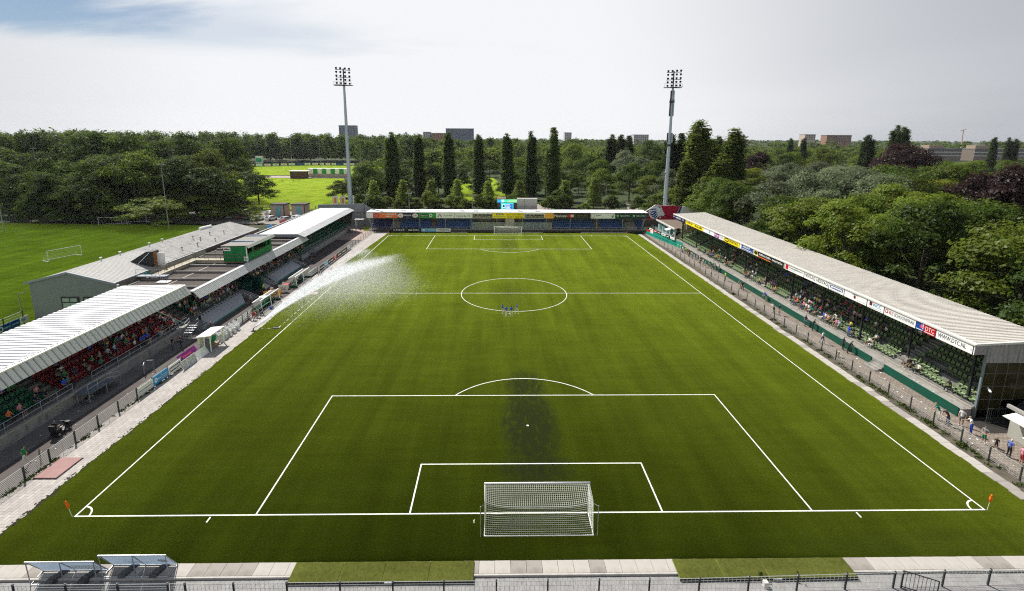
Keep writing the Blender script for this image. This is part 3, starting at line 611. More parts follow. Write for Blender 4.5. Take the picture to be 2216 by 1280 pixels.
mb = MB(); mb.box(-48, 49.6, 0, -44.6, 49.75, 2.1); mb.box(-48, 52.9, 0, -44.2, 53.1, 2.5); mb.box(-48, 49.7, 2.0, -45.2, 53.0, 2.15); mb.box(-44.7, 52.2, 0, -44.2, 52.9, 2.6); mb.build('players_tunnel', mat('tunnel_green', C(10, 66, 56), .6, .2), TB)
mb = MB(); mb.prism([(-46.1, 53.1, 1.15), (-44.0, 53.1, .15), (-44.0, 53.1, 0), (-46.1, 53.1, 0)], (0, 1.9, 0)); mb.build('sloping_slab', ramp_m, TB)
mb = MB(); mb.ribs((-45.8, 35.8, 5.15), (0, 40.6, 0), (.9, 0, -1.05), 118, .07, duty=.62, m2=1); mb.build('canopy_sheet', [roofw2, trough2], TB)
mb = MB(); mb.prism([(-46.15, 35.8, 5.24), (-45.72, 35.8, 5.2), (-45.72, 35.8, 5.05), (-46.15, 35.8, 5.05)], (0, 40.6, 0)); mb.build('ridge_cap', roofw2, TB)
mb = MB(); mb.box(-46.45, 36, 4.96, -46.15, 76.3, 5.16); mb.build('gutter', mat('gutter_grey', (.22, .23, .25), .5), TB)
felt = mat('roof_felt', (.085, .070, .062), .95, .25, .35, dirt=((.055, .045, .04), .3, (1, .4, 1), .45, .65))
mb = MB(); mb.box(-57.5, 36.0, 4.75, -46.45, 76.3, 4.9); mb.build('flat_roof', felt, TB)
for i in range(10):
    y = 38.0+4.1*i; mb = MB(); mb.box(-57.4, y, 4.9, -46.5, y+.3, 5.25); mb.build('roof_upstand', mat('upstand', (.20, .185, .17), .8, .2), TB)
    mb = MB(); mb.box(-52.0, y+.3, 4.9, -51.75, y+4.1, 4.96); mb.build('batten', mat('batten', (.33, .29, .24), .8, .2), TB)
for y in (38, 45, 52, 59, 66, 73): MB().bar((-45.1, y, 4.2), (-51.5, y, 4.6), .14).build('canopy_beam', gsteel, TB); MB().tube((-47.6, y, 1.4), (-47.6, y, 4.7), .07, 6).build('column', gsteel, TB)
# ---------------------------------------------------------------- left stand, far block
TC = thing('grandstand', 'far left grandstand with smooth white sloping roof over dark green seats', 'grandstand', (-46, 92, 0))
mb = MB(); mb.box(-45.9, 73.8, 0, -45.6, 109.5, 1.1); mb.build('front_wall', mat('pale_wall', (.36, .36, .34), .8, .15, 1, dirt=((.22, .22, .2), .8, (1, 1, 1), .5, .75)), TC)
tier(TC, 74, 110, -45.9, -.8, 1.2, .40, 8, concrete2)
place_seats(TC, [(-45.9-.8*k-.42, y, 1.2+.4*k, math.pi/2, 'dgreen') for k in range(8) for y in [74.4+.52*i for i in range(67)] if not (83 < y < 84.2 or 96 < y < 97.2)])
railing(TC, [(-45.75, 74, 1.1), (-45.75, 109.4, 1.1)], 1.0, steel, 1.8)
rn, rf = 73.85, 110.6; A0, A1 = Vector((-46.3, rn, 5.9)), Vector((-46.1, rf, 6.35)); B0, B1 = Vector((-44.75, rn, 5.25)), Vector((-44.75, rf, 5.15)); D0, D1 = Vector((-54.6, rn, 5.85)), Vector((-55.6, rf, 6.1))
mb = MB(); mb.ribs(A0, A1-A0, D0-A0, 90, .025, duty=.3); mb.build('roof_sheet', roofw2, TC)
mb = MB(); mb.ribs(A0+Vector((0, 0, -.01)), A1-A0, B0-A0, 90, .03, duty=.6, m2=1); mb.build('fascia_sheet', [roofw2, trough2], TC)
mb = MB(); mb.add([A0, B0, B0-Vector((.1, 0, .05)), A0-Vector((0, 0, .7)), D0-Vector((0, 0, .7)), D0], [(0, 1, 2, 3), (0, 3, 4, 5)]); mb.build('end_fascia', mat('grey_fascia', (.22, .23, .26), .6, .1), TC)
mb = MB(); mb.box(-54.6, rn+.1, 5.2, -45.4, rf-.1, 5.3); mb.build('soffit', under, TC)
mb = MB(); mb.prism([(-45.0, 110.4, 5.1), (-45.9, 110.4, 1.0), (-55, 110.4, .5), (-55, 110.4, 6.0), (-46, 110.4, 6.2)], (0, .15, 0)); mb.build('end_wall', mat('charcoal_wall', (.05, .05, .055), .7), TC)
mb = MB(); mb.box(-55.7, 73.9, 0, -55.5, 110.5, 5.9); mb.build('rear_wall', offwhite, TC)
for yy in (80.0, 108.0):
    mb = MB()
    for k in range(6): mb.box(-45.5, yy-.45*k-.3, .98-.17*k, -44.2, yy-.45*k, 1.02-.17*k)
    mb.build('steel_steps', dsteel, TC); railing(TC, [(-44.2, yy, 1.0), (-44.2, yy-2.6, .1)], .95, steel, 1.2); railing(TC, [(-45.4, yy, 1.0), (-45.4, yy-2.6, .1)], .95, steel, 1.2)
# banners laid behind the far block
for nm, c, y0, y1, lb in (('banner', ink['sky'], 83.0, 86.0, 'light blue banner hanging behind the far left stand roof'), ('banner', ink['crimson'], 90, 93.5, 'red banner hanging behind the far left stand roof')):
    b = MB(); b.box(-57.2, y0, 4.9, -57.1, y1, 6.0); tag(b.build(nm, c), lb, 'banner')
mb = MB(); mb.bar((-57.3, 80.6, 5.0), (-57.3, 104, 5.3), .35, .3); tag(mb.build('boundary_wall', dsteel), 'dark top of a wall running behind the far left stand', 'wall')
# ---------------------------------------------------------------- gabled hall behind the stand
TH = thing('hall', 'long gabled hall with aged grey roof and ribbed grey gable wall', 'building', (-64.5, 58, 0))
gwall = mat('grey_cladding', (.24, .26, .28), .5, .08, 1.0, metal=.2)
mb = MB(); xs_ = np.linspace(-70.4, -58, 63)
def rz_(x): return 5.8+(7.3-5.8)*(1-abs(x+64.6)/6.0) if x > -64.6 else 5.85+(7.3-5.85)*(1-abs(x+64.6)/5.8)
vs = []; 
for i, x in enumerate(xs_): yy = 38.0-(.05 if i % 2 else 0); vs += [(x, yy, 0), (x, yy, rz_(x)-.02)]
mb.add(vs, [(2*i, 2*i+2, 2*i+3, 2*i+1) for i in range(62)]); mb.build('gable_wall', gwall, TH)
mb = MB(); mb.box(-70.4, 38.1, 0, -70.2, 81, 5.8); mb.build('side_wall', mat('brick_wall', (.16, .10, .07), .9, .2), TH)
mb = MB(); mb.box(-58.2, 38.1, 0, -58, 43.5, 5.6); mb.build('brick_side_wall', brick_mat('brick', (.20, .12, .08), (.26, .16, .10), (.2, .18, .16), 1, .24, .08), TH)
mb = MB(); mb.box(-58.2, 45, 0, -58, 60, 5.6); mb.build('cream_side_wall', mat('cream_wall', (.50, .46, .36), .8, .1), TH)
mb = MB(); mb.box(-58.2, 60, 0, -58, 81, 5.6); mb.build('dark_side_wall', mat('dark_brown', (.12, .08, .07), .8), TH)
mb = MB(); mb.box(-58.22, 43.5, 3.4, -57.96, 45, 5.6); mb.build('green_door', ink['teal'], TH)
aged = mat('aged_roofing', (.34, .335, .32), .8, .2, .5, bump=.3, bscale=2, dirt=((.10, .095, .085), .8, (.45, 3.2, 1), .55, .66))
smooth_r = mat('newer_roofing', (.37, .365, .35), .7, .06, .4)
for nm, y0, y1, mm in (('new_roof', 37.8, 52, smooth_r), ('old_roof', 52, 81.2, aged)):
    mb = MB(); n = int((y1-y0)/.42)
    mb.ribs((-64.6, y0, 7.3), (0, y1-y0, 0), (6.3, 0, -1.58), n, .03, duty=.4); mb.ribs((-64.6, y0, 7.3), (0, y1-y0, 0), (-6.1, 0, -1.53), n, .03, duty=.4)
    mb.build(nm, mm, TH)
trim = mat('grey_trim', (.27, .30, .36), .5, .1)
mb = MB(); mb.bar((-64.6, 37.75, 7.32), (-57.9, 37.75, 5.66), .12, .3); mb.bar((-64.6, 37.75, 7.32), (-70.9, 37.75, 5.75), .12, .3); mb.build('verge_trim', trim, TH)
mb = MB(); mb.bar((-58.2, 37.8, 5.72), (-58.2, 81.2, 5.72), .22, .16); mb.build('gutter', mat('gutter_light', (.36, .37, .38), .5), TH)
for x in (-66.0, -62.8):
    w_ = MB(); w_.box(x-.1, 37.84, 1.3, x+2.4, 37.95, 3.7); wo = w_.build('window', dsteel, TH)
    w_ = MB(); w_.box(x+.15, 37.78, 1.5, x+2.2, 37.86, 2.8); w_.build('lower_pane', mat('pale_pane', (.36, .45, .42), .25, .1, spec=.6), wo)
    for k in (0, 1):
        w_ = MB(); w_.box(x+.15+k*1.1, 37.78, 2.98, x+1.1+k*1.1, 37.86, 3.5); w_.build('top_pane', mat('pale_pane', (0, 0, 0)), wo)
mb = MB(); mb.box(-57.95, 37.9, 3.6, -57.7, 38.2, 5.5); mb.build('downpipe', offwhite, TH)
vent_m = mat('vent_metal', (.42, .43, .44), .4, .1, metal=.4)
for y in (46, 50, 57, 60.5): 
    mb = MB(); mb.tube((-66.2, y, 6.8), (-66.2, y, 7.5), .1, 6); mb.tube((-66.2, y, 7.45), (-66.2, y, 7.6), .22, 8); mb.build('roof_vent', vent_m, TH)
for x, y in ((-60.4, 57), (-60.0, 61), (-61.5, 64.5), (-59.5, 66), (-62.2, 69), (-62.6, 64), (-61, 72)):
    mb = MB(); zz_ = 7.3-(x+64.6)*.25; mb.tube((x, y, zz_), (x, y, zz_+.5), .06, 6); mb.tube((x, y, zz_+.45), (x, y, zz_+.58), .15, 6); mb.build('flue', dsteel, TH)
mb = MB(); mb.tube((-66, 72, 7.35), (-65, 74.5, 7.5), .35, 10); mb.build('skylight', white, TH)
# stairhead on the hall roof
mb = MB(); mb.prism([(-62.2, 46.6, 6.65), (-59.4, 46.6, 8.35), (-58.4, 46.6, 8.35), (-58.4, 46.6, 5.8)], (0, 1.5, 0)); mb.build('stairhead', mat('black_cladding', (.018, .02, .022), .6), TH)
mb = MB(); mb.box(-58.38, 46.7, 5.9, -58.3, 47.4, 8.2); mb.build('stairhead_jamb', mat('orange_wood', (.30, .13, .04), .6), TH)
mb = MB(); mb.box(-58.3, 47.4, 5.9, -57.1, 47.5, 8.0); mb.build('stairhead_door', white, TH)
MB().bar((-61.4, 46.45, 5.8), (-58.8, 46.45, 8.2), .1).build('stairhead_brace', mat('light_steel', (0, 0, 0)), TH)
# walkway over the flat roof and the commentary cabin
TW = thing('roof_walkway', 'beige walkway with railings crossing the dark flat roof to the green cabin', 'walkway', (-55, 50, 4.9))
beige = mat('walkway_boards', (.42, .38, .29), .8, .15, 1.5)
mb = MB(); mb.box(-56.4, 43.0, 5.45, -55.2, 53.6, 5.55); mb.box(-55.2, 52.4, 5.44, -50.4, 53.6, 5.54); mb.box(-57.8, 42.2, 5.40, -55.2, 43.0, 5.5); mb.build('deck', beige, TW)
mb = MB(); mb.box(-55.24, 43, 4.95, -55.19, 52.4, 5.44); mb.box(-55.2, 52.36, 4.95, -50.4, 52.4, 5.43); mb.build('side_board', beige, TW)
rail_m = mat('walkway_rail', (.20, .17, .12), .6, .15)
railing(TW, [(-55.25, 43, 5.55), (-55.25, 52.45, 5.55), (-46.5, 52.0, 5.55)], 1.05, rail_m, 2.0, .035); railing(TW, [(-56.4, 43, 5.55), (-56.4, 53.6, 5.55), (-50.5, 53.6, 5.55)], 1.05, rail_m, 2.0, .035)
mb = MB(); mb.box(-58, 42.0, 5.5, -53.6, 43.0, 5.6); mb.box(-53.8, 42.1, 4.9, -53.7, 42.9, 5.5); mb.build('landing', mat('landing_grey', (.25, .28, .32), .6), TW)
railing(TW, [(-58, 42.0, 5.6), (-53.6, 42.0, 5.6)], 1.05, steel, 1.5)
mb = MB()
for k in range(6): mb.tube((-55.5+.3*k, 41.9, 4.9), (-55.5+.3*k, 41.9, 5.5), .02, 4)
mb.build('lattice', steel, TW)
mb = MB(); mb.box(-54.2, 40.6, 4.92, -52.4, 41.6, 5.06); tag(mb.build('roof_hatch', white), 'white flat hatch lying on the dark roof below the walkway', 'hatch')
TG = thing('commentary_cabin', 'bright green wooden cabin with open front window on the dark flat roof', 'cabin', (-48.2, 56.5, 5.0))
green_c = mat('cabin_green', C(10, 118, 60), .6, .08, 2.0); x0, x1, y0, y1, z0, z1 = -50.3, -46.3, 52.2, 61.6, 5.3, 8.0
mb = MB(); mb.box(x0, y0, z0, x0+1.95, y0+.1, z1-.05); mb.build('end_wall_panel', green_c, TG); mb = MB(); mb.box(x0+1.99, y0, z0, x1, y0+.1, z1-.05); mb.build('end_wall_panel', green_c, TG)
mb = MB(); mb.box(x0, y0, z0, x0+.1, y1, z1); mb.box(x0, y1-.1, z0, x1, y1, z1); mb.build('rear_wall', green_c, TG)
mb = MB(); mb.box(x1-.1, y0+.1, z0, x1, y0+2.0, z0+1.3); mb.box(x1-.1, y0+2.0, z0, x1, y0+2.5, z1-.1); mb.box(x1-.1, y0+2.5, z0, x1, y1-1.9, z0+1.15); mb.box(x1-.1, y1-1.9, z0, x1, y1-1.7, z1-.1); mb.box(x1-.1, y1-1.7, z0, x1, y1, z0+1.2); mb.box(x1-.1, y1-.5, z0+1.2, x1, y1, z1-.1); mb.build('front_wall', green_c, TG)
mb = MB(); mb.box(x1-.04, y0-.06, z0, x1+.08, y0+.1, z1); mb.build('corner_post', white, TG)
mb = MB(); mb.box(x0+.1, y0+.1, z0-.2, x1-.1, y1-.1, z0); mb.box(x1-1.1, y0+2.5, z0+1.0, x1-.1, y1-2, z0+1.08); mb.build('floor_and_desk', mat('desk_wood', (.30, .19, .10), .6), TG)
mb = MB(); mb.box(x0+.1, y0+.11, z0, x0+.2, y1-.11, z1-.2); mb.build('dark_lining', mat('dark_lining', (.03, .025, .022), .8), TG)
mb = MB(); mb.prism([(x0-.25, y0-.25, 8.02), (x1+.45, y0-.25, 8.12), (x1+.45, y0-.25, 8.22), (x0-.25, y0-.25, 8.12)], (0, y1-y0+.6, 0)); mb.build('cabin_roof', mat('cabin_roof_felt', (.24, .235, .215), .9, .15), TG)
mb = MB(); mb.prism([(x1+.2, y0-.25, 8.1), (x1+.55, y0-.25, 7.72), (x1+.6, y0-.25, 7.76), (x1+.45, y0-.25, 8.24)], (0, y1-y0+.6, 0)); mb.build('roof_fascia', white, TG)
for yy in (55.2, 60.3): mb = MB(); mb.box(x0-.1, yy, 8.16, x1-.2, yy+.28, 8.32); mb.build('roof_rib', mat('blue_strip', (.12, .2, .34), .6), TG)
mb = MB(); mb.box(-45.9, y0-.2, 5.0, -46.3, y1-.5, 5.1); mb.build('front_ledge', mat('pale_ledge', (.34, .28, .22), .8), TG)
board('small_sign', 'white sign at the upper corner of the green cabin end wall', 'sign', (-50.2, 52.18, 7.2), (1, 0, 0), (0, 0, 1), 1.2, .62, ink['white'], prints=[('r', .1, .3, .9, .55, ink['navy']), ('r', .2, .6, .6, .75, ink['pink'])])
board('small_sign', 'white sign at the foot of the green cabin corner post', 'sign', (-46.75, 52.02, 5.5), (1, 0, 0), (0, 0, 1), .75, .75, ink['white'], prints=[('r', .15, .3, .85, .6, ink['grey'])])
# ---------------------------------------------------------------- left fence with boards, dugouts, shelter
FL = thing('mesh_fence', 'wire mesh fence with dark posts along the left pavement, near part', 'fence', (-40, 12, 0))
ys = [-3.6, -1.1, 1.4, 3.9, 6.1, 8.6, 11.1, 13.6, 16.1, 18.4, 20.9, 23.4]
fence_run(FL, [(-40.02, y) for y in ys], 1.15, 2, 8, .012, w=.1)
FL2 = thing('mesh_fence', 'wire mesh fence along the left pavement, far part up to the corner', 'fence', (-39, 80, 0))
fence_run(FL2, [(-38.72, 64+2.4*i) for i in range(19)], 1.1, 3, 6, .014, w=.09)
X = -39.9; RT = (0, 1, 0); UP = (0, 0, 1)
lb = mat('board_white', (.66, .67, .68), .4, .05)
board('advertising_board', 'white board with grey stripes on the left fence beside the blue board', 'advertising board', (X, 16.2, .12), RT, UP, 2.15, .95, lb, 'boards on the left fence', prints=[('r', .04, .2, .96, .3, ink['lgrey']), ('r', .04, .45, .96, .55, ink['grey']), ('r', .04, .7, .96, .8, ink['lgrey'])])
b = board('advertising_board', 'bright blue board with round white badge on the left fence', 'advertising board', (X, 18.45, .1), RT, UP, 2.35, 1.02, ink['sky'], 'boards on the left fence', prints=[('d', .16, .5, .22, .26, ink['white']), ('d', .16, .5, .1, .12, ink['sky']), ('r', .28, .45, .48, .55, ink['lgrey']), ('r', .55, .2, .9, .26, ink['lgrey']), ('r', .55, .4, .9, .46, ink['lgrey']), ('r', .55, .6, .9, .66, ink['lgrey']), ('r', .5, .05, .51, .95, ink['white'])])
def dash_logo(a, c, w_, h_, m): return [('r', a, c+h_*.75, a+w_, c+h_*.95, m), ('r', a+w_*.1, c+h_*.1, a+w_*.9, c+h_*.28, m), ('r', a, c+h_*.1, a+w_*.05, c+h_*.95, m), ('r', a+w_*.95, c+h_*.1, a+w_, c+h_*.95, m), ('r', a+w_*.15, c+h_*.42, a+w_*.85, c+h_*.6, ink['lgrey'])]
board('advertising_board', 'white board with dark blue line logo on the left fence', 'advertising board', (X, 20.9, .1), RT, UP, 2.2, 1.0, ink['white'], 'boards on the left fence', prints=dash_logo(.08, .2, .84, .6, ink['navy']))
board('advertising_board', 'purple board lying behind the white cage panels', 'advertising board', (-40.3, 23.7, .25), RT, (-.55, 0, .85), 3.4, .9, ink['purple'], 'boards on the left fence', prints=[('r', .2, .35, .7, .6, ink['pink'])])
board('leaning_board', 'blank white panel leaning beside the white shelter', 'panel', (-39.0, 25.0, .02), RT, (-.5, 0, .86), 2.5, 1.05, ink['white'])
cage = mat('cage_white', (.70, .70, .70), .5)
def cage_panel(label, y0, n):
    t = thing('cage_panel', label, 'cage', (-39.2, y0, 0))
    for k in range(n):
        ya_, yb_ = y0+k*.85, y0+k*.85+.8; mb = MB(); c = [(-39.15, ya_, .03), (-39.15, yb_, .03), (-39.45, yb_, 1.0), (-39.45, ya_, 1.0)]
        mb.path(c+[c[0]], .035, 4); mb.path([c[0], c[2]], .02, 4); mb.path([c[1], c[3]], .02, 4); mb.build('panel_frame', cage, t)
        mb = MB(); mb.add([Vector(p)+Vector((-.02, 0, 0)) for p in c], [(0, 1, 2, 3)]); mb.build('panel_sheet', mat('cage_sheet', (.42, .44, .45), .5, .1), t)
cage_panel('row of three white framed panels left of the white shelter', 22.4, 3)
cage_panel('row of three white framed panels right of the white shelter', 30.0, 3)
SH = thing('shelter', 'small white flat roofed shelter on the left pavement', 'shelter', (-39.6, 28.6, 0))
mb = MB(); mb.prism([(-40.35, 26.9, 2.0), (-38.7, 27.1, 2.12), (-38.7, 30.4, 2.12), (-40.35, 30.3, 2.0)], (0, 0, .1)); mb.build('roof', white, SH)
for x, y in ((-40.2, 27.1), (-39.5, 27.2), (-38.85, 27.3), (-38.85, 30.2), (-40.2, 30.1)): mb = MB(); mb.box(x-.05, y-.05, 0, x+.05, y+.05, 2.02); mb.build('post', white, SH)
mb = MB(); mb.box(-40.2, 27.2, .05, -40.15, 30.1, 1.9); mb.build('back_panel', offwhite, SH)
mb = MB(); mb.box(-39.45, 27.2, .05, -38.9, 27.24, 1.8); mb.build('side_glass', mat('tinted_glass', (.09, .12, .14), .15, .1, spec=.6, alpha=.75), SH)
mb = MB(); mb.box(-40.1, 27.5, .05, -39.2, 29.8, .35); mb.build('bench', mat('bench_wood', (.24, .18, .12), .7), SH)
mb = MB(); mb.add([(-39.1, 28.2, 1.8), (-38.95, 28.9, 1.7), (-39.3, 29.3, .8), (-39.4, 28.2, .7), (-39.0, 28.5, 1.0)], [(0, 1, 4), (1, 2, 4), (2, 3, 4), (3, 0, 4)]); tag(mb.build('green_cloth', mat('cloth_green', C(16, 120, 80), .8)), 'green cloth hanging in the white shelter', 'cloth')
# stacks of white plastic chairs
def chair_mesh():
    mb = MB()
    for sx in (-.21, .21):
        for sy in (-.2, .2): mb.bar((sx, sy, 0), (sx*.9, sy*.9, .43), .04)
    mb.box(-.22, -.22, .42, .22, .22, .455); mb.add([(-.22, .2, .45), (.22, .2, .45), (.2, .3, .86), (-.2, .3, .86), (-.22, .23, .45), (.22, .23, .45), (.2, .33, .86), (-.2, .33, .86)], [(0, 1, 2, 3), (7, 6, 5, 4), (3, 2, 6, 7), (0, 3, 7, 4), (2, 1, 5, 6)])
    for sx in (-.22, .22): mb.bar((sx, -.18, .45), (sx, -.18, .64), .035); mb.bar((sx, -.2, .64), (sx, .27, .66), .04)
    return mb.mesh('plastic_chair', mat('chair_white', (.78, .78, .78), .35, .03))
cm = chair_mesh(); n = 0
for col in range(9):
    for st in range(4 if col % 2 else 5):
        o = bpy.data.objects.new('plastic_chair', cm); COL.objects.link(o); o.location = (-39.9+.55*(col % 2)+R.uniform(-.03, .03), 31.0+.52*col, .075*st); o.rotation_euler = (0, 0, math.pi/2+R.uniform(-.1, .1)); n += 1
        tag(o, 'white plastic garden chair in the stacks beside the white shelter', 'chair', 'stacked white plastic chairs')
rowf = thing('panel_fence', 'low fence of white rail panels between the stacked chairs and the near dugout', 'fence', (-40, 37.3, 0))
for k in range(3):
    y = 35.7+1.55*k; mb = MB()
    for z in (.15, .4, .65, .9): mb.box(-40.03, y+.08, z, -39.99, y+1.5, z+.19)
    mb.build('white_panel', lb, rowf); mb = MB(); mb.box(-40.06, y-.06, 0, -39.96, y+.06, 1.15); mb.build('post', postm, rowf)
def dugout(label, y0, y1):
    t = thing('dugout', label, 'dugout', (-39.4, y0, 0), 'team dugouts'); g = mat('dugout_green', C(12, 78, 48), .5, .1)
    xb, xf = -40.25, -38.75
    mb = MB(); mb.box(xb, y0, 0, xf, y0+.08, .42); mb.box(xb, y1-.08, 0, xf, y1, .42); mb.box(xb, y0+.08, 0, xb+.08, y1-.08, .9); mb.build('low_wall', g, t)
    mb = MB(); mb.box(xb+.08, y0+.08, .0, xf-.02, y1-.08, .06); mb.build('floor', dsteel, t)
    mb = MB(); mb.box(xf-.03, y0, .06, xf+.05, y1, .1); mb.build('front_sill', offwhite, t)
    gl = mat('dugout_glass', (.55, .6, .6), .15, .05, spec=.5, alpha=.25)
    mb = MB(); mb.prism([(xb, y0, 1.72), (xf-.25, y0, 2.02), (xf-.25, y0, 2.07), (xb, y0, 1.78)], (0, y1-y0, 0)); mb.build('roof', gl, t)
    mb = MB(); mb.box(xf-.3, y0-.02, 1.98, xf-.18, y1+.02, 2.1); mb.box(xb-.04, y0-.02, 1.68, xb+.08, y1+.02, 1.8); mb.build('roof_edge', white, t)
    for yy in (y0, (y0+y1)/2, y1-.1): mb = MB(); mb.bar((xf-.24, yy+.05, 2.0), (xf-.1, yy+.05, .42 if yy != (y0+y1)/2 else .06), .09); mb.build('post', white, t)
    mb = MB(); mb.add([(xb+.02, y0+.04, .42), (xf-.1, y0+.04, .42), (xf-.22, y0+.04, 2.0), (xb+.02, y0+.04, 1.72)], [(0, 1, 2, 3)]); mb.add([(xb+.02, y1-.04, .42), (xf-.1, y1-.04, .42), (xf-.22, y1-.04, 2.0), (xb+.02, y1-.04, 1.72)], [(0, 1, 2, 3)]); mb.build('side_glass', gl, t)
    for i in range(int((y1-y0-.6)/.55)): part('seat', SEATS['dgreen'], t, (-.35, .5+.55*i, .06), (0, 0, math.pi/2))
dugout('near green team dugout with clear roof left of the halfway line', 40.9, 47.1); dugout('far green team dugout with clear roof right of the halfway line', 54.0, 60.4)
b = MB(); b.tube((-38.5, 43.0, 0), (-38.5, 43.0, .35), .22, 8); b.tube((-38.5, 43.5, 0), (-38.5, 43.5, .28), .2, 8, .12); tag(b.build('kit_bag', ink['blue']), 'blue kit bags in front of the near dugout', 'bag')
yb = [('black board with white bars on the far left fence, nearest', 65.0, 67.4, black), ('light blue board on the far left fence', 67.6, 69.8, ink['lblue']), ('black board with white bars right of the light blue board', 70, 73, black), ('red board with white disc on the far left fence', 73.2, 75.6, ink['red']), ('long black board with white bars past the red board', 75.8, 83, black), ('pale grey board at the end of the far left boards', 83.2, 85.4, ink['lgrey'])]
for k, (l_, a, c, m) in enumerate(yb):
    pr = [('d', .5, .5, .42, .42, ink['white']), ('t', '1', .45, .25, .1, .5, ink['red'])] if m is ink['red'] else [('r', .08, .35, .4, .6, ink['white']), ('r', .5, .35, .9, .6, ink['white'])] if m is black else [('r', .2, .3, .8, .6, ink['white'])]
    board('advertising_board', l_, 'advertising board', (-38.62, a, .1), RT, UP, c-a, .95, m, 'boards on the far left fence', prints=pr)
board('advertising_board', 'white board with blue line logo behind the far dugout', 'advertising board', (-39.2, 60.6, .1), RT, UP, 4.2, .95, ink['white'], 'boards on the far left fence', prints=dash_logo(.1, .2, .8, .6, ink['blue']))
board('advertising_board', 'yellow orange board with black oval between the two dugouts', 'advertising board', (-42.1, 48.3, .05), (.88, .47, 0), UP, 2.7, 1.1, mat('board_amber', C(235, 160, 20), .5), prints=[('d', .5, .5, .75, .3, black), ('d', .5, .5, .55, .14, mat('board_amber', (0, 0, 0)))])
board('advertising_board', 'pale grey upright board with dark letters beside the players tunnel', 'advertising board', (-40.9, 51.3, .02), (.98, .2, 0), UP, 1.5, 1.35, ink['lgrey'], prints=[('t', 'VLS', .2, .5, .6, .25, ink['navy']), ('r', .2, .3, .8, .4, ink['grey'])])
for lbl, x, y, rot, c in (('round table with a red top beside the far dugout', -40.6, 53.6, 0, ink['red']), ('round white table with red edge behind the near dugout', -41.4, 46.6, 0, ink['white'])):
    t = thing('table', lbl, 'table', (x, y, 0)); MB().tube((x, y, .78), (x, y, .84), .6, 14).build('table_top', c, t); MB().tube((x, y, 0), (x, y, .78), .06, 6).build('leg', dsteel, t); MB().tube((x, y, .7), (x, y, .78), .58, 14).build('table_edge', ink['crimson'], t)
b = MB(); b.box(-43.6, 49.4, 0, -43.0, 50.0, 1.1); tag(b.build('waste_bin', mat('dark_bin', (.03, .025, .025), .5)), 'dark square bin at the foot of the players steps', 'bin')
# seats set out beside the far dugout
for k in range(3):
    o = thing('folding_chair', ['black folding chair nearest to the far dugout', 'black folding chair in the middle of the row of three', 'black folding chair at the far end of the row of three'][k], 'chair', (-37.6+.05*k, 61.6+.75*k, 0), 'black chairs beside the far dugout', math.pi/2); part('seat', seat_mesh('folding_seat', ink['black']), o); 
# sprinkler heads
for lbl, x, y in (('black sprinkler head throwing the water jet at the turf edge', -36.85, 34.0), ('black sprinkler head further along the left turf edge', -36.75, 66.0)):
    b = MB(); b.tube((x, y, 0), (x, y, .45), .07, 8); b.tube((x, y, .4), (x+.18, y+.55, .62), .05, 6, .03); b.box(x-.25, y-.2, 0, x+.2, y+.2, .1); tag(b.build('sprinkler', dsteel), lbl, 'sprinkler')
b = MB(); b.box(-34.6, 34.8, 0, -33.9, 35.1, .14); b.box(-34.0, 34.85, 0, -33.6, 35.1, .12); tag(b.build('holdall', mat('holdall_grey', (.10, .11, .14), .8)), 'grey holdall lying on the turf by the sprinkler', 'bag')
mb = MB(); mb.add([(-35.0+1.0*math.cos(i*.3142), 51.0+.62*math.sin(i*.3142), .008) for i in range(20)], [tuple(range(20))]); e = tag(mb.build('turf_logo', mat('logo_mat', (.5, .42, .40), .7, .15)), 'oval pale mat with red mark by the halfway line', 'mat')
patch(disc2(0, 0, .55, .3), (-35, 51, .009), (1, 0, 0), (0, 1, 0), mat('logo_red', (.42, .12, .12), .7), e, .004)
# ---------------------------------------------------------------- far stand behind the far goal
TF = thing('grandstand', 'low far grandstand with blue seats under a row of sponsor boards', 'grandstand', (0, 110, 0))
mb = MB(); mb.box(-40, 108.4, 0, 40.3, 108.9, .55); mb.build('front_wall', mat('far_wall', (.36, .33, .29), .8, .15), TF)
mb = MB()
for k in range(5): mb.box(-39.8, 109.0+.8*k, 0, 40.2, 109.8+.8*k, .5+.38*k)
mb.build('terrace_steps', concrete2, TF)
sp = []
for k in range(5):
    x = -39.2
    while x < 40:
        col = 'navy' if x < -34.2 else 'blue'
        if not any(a < x < b for a, b in ((-34.2, -31.2), (-22.4, -20.9), (-9.3, 4.8), (11.6, 13.2), (25.5, 27), (34.5, 38))): sp.append((x, 109.35+.8*k, .5+.38*k, math.pi*0, col))
        x += .55
sp = [(x, y, z, 0.0, c) for x, y, z, _, c in sp]; place_seats(TF, sp)
for x0, x1 in ((-34.0, -31.4), (-22.3, -21), (11.7, 13.1), (25.6, 26.9), (34.6, 37.8)):
    mb = MB()
    for k in range(9): mb.box(x0, 108.95+.42*k, 0, x1, 109.4+.42*k, .62+.19*k)
    mb.build('stairs', mat('brown_steps', (.16, .12, .10), .8) if x0 > -30 and x0 < 30 else concrete, TF)
mb = MB(); mb.box(-40.6, 108.6, 5.38, 40.7, 114.2, 5.52); mb.build('roof', white, TF)
mb = MB(); mb.box(-40.2, 113.6, 0, 40.3, 113.8, 5.3); mb.build('rear_wall', mat('far_rear_wall', (.20, .19, .18), .8, .1), TF)
mb = MB(); mb.box(-40.2, 113.5, 3.0, 40.3, 113.58, 5.1); mb.build('rear_wall_upper', mat('far_rear_upper', (.45, .43, .40), .8, .1), TF)
mb = MB(); mb.box(-40.5, 108.8, 5.1, 40.6, 113.5, 5.2); mb.build('soffit', mat('far_soffit', (.3, .29, .28), .8), TF)
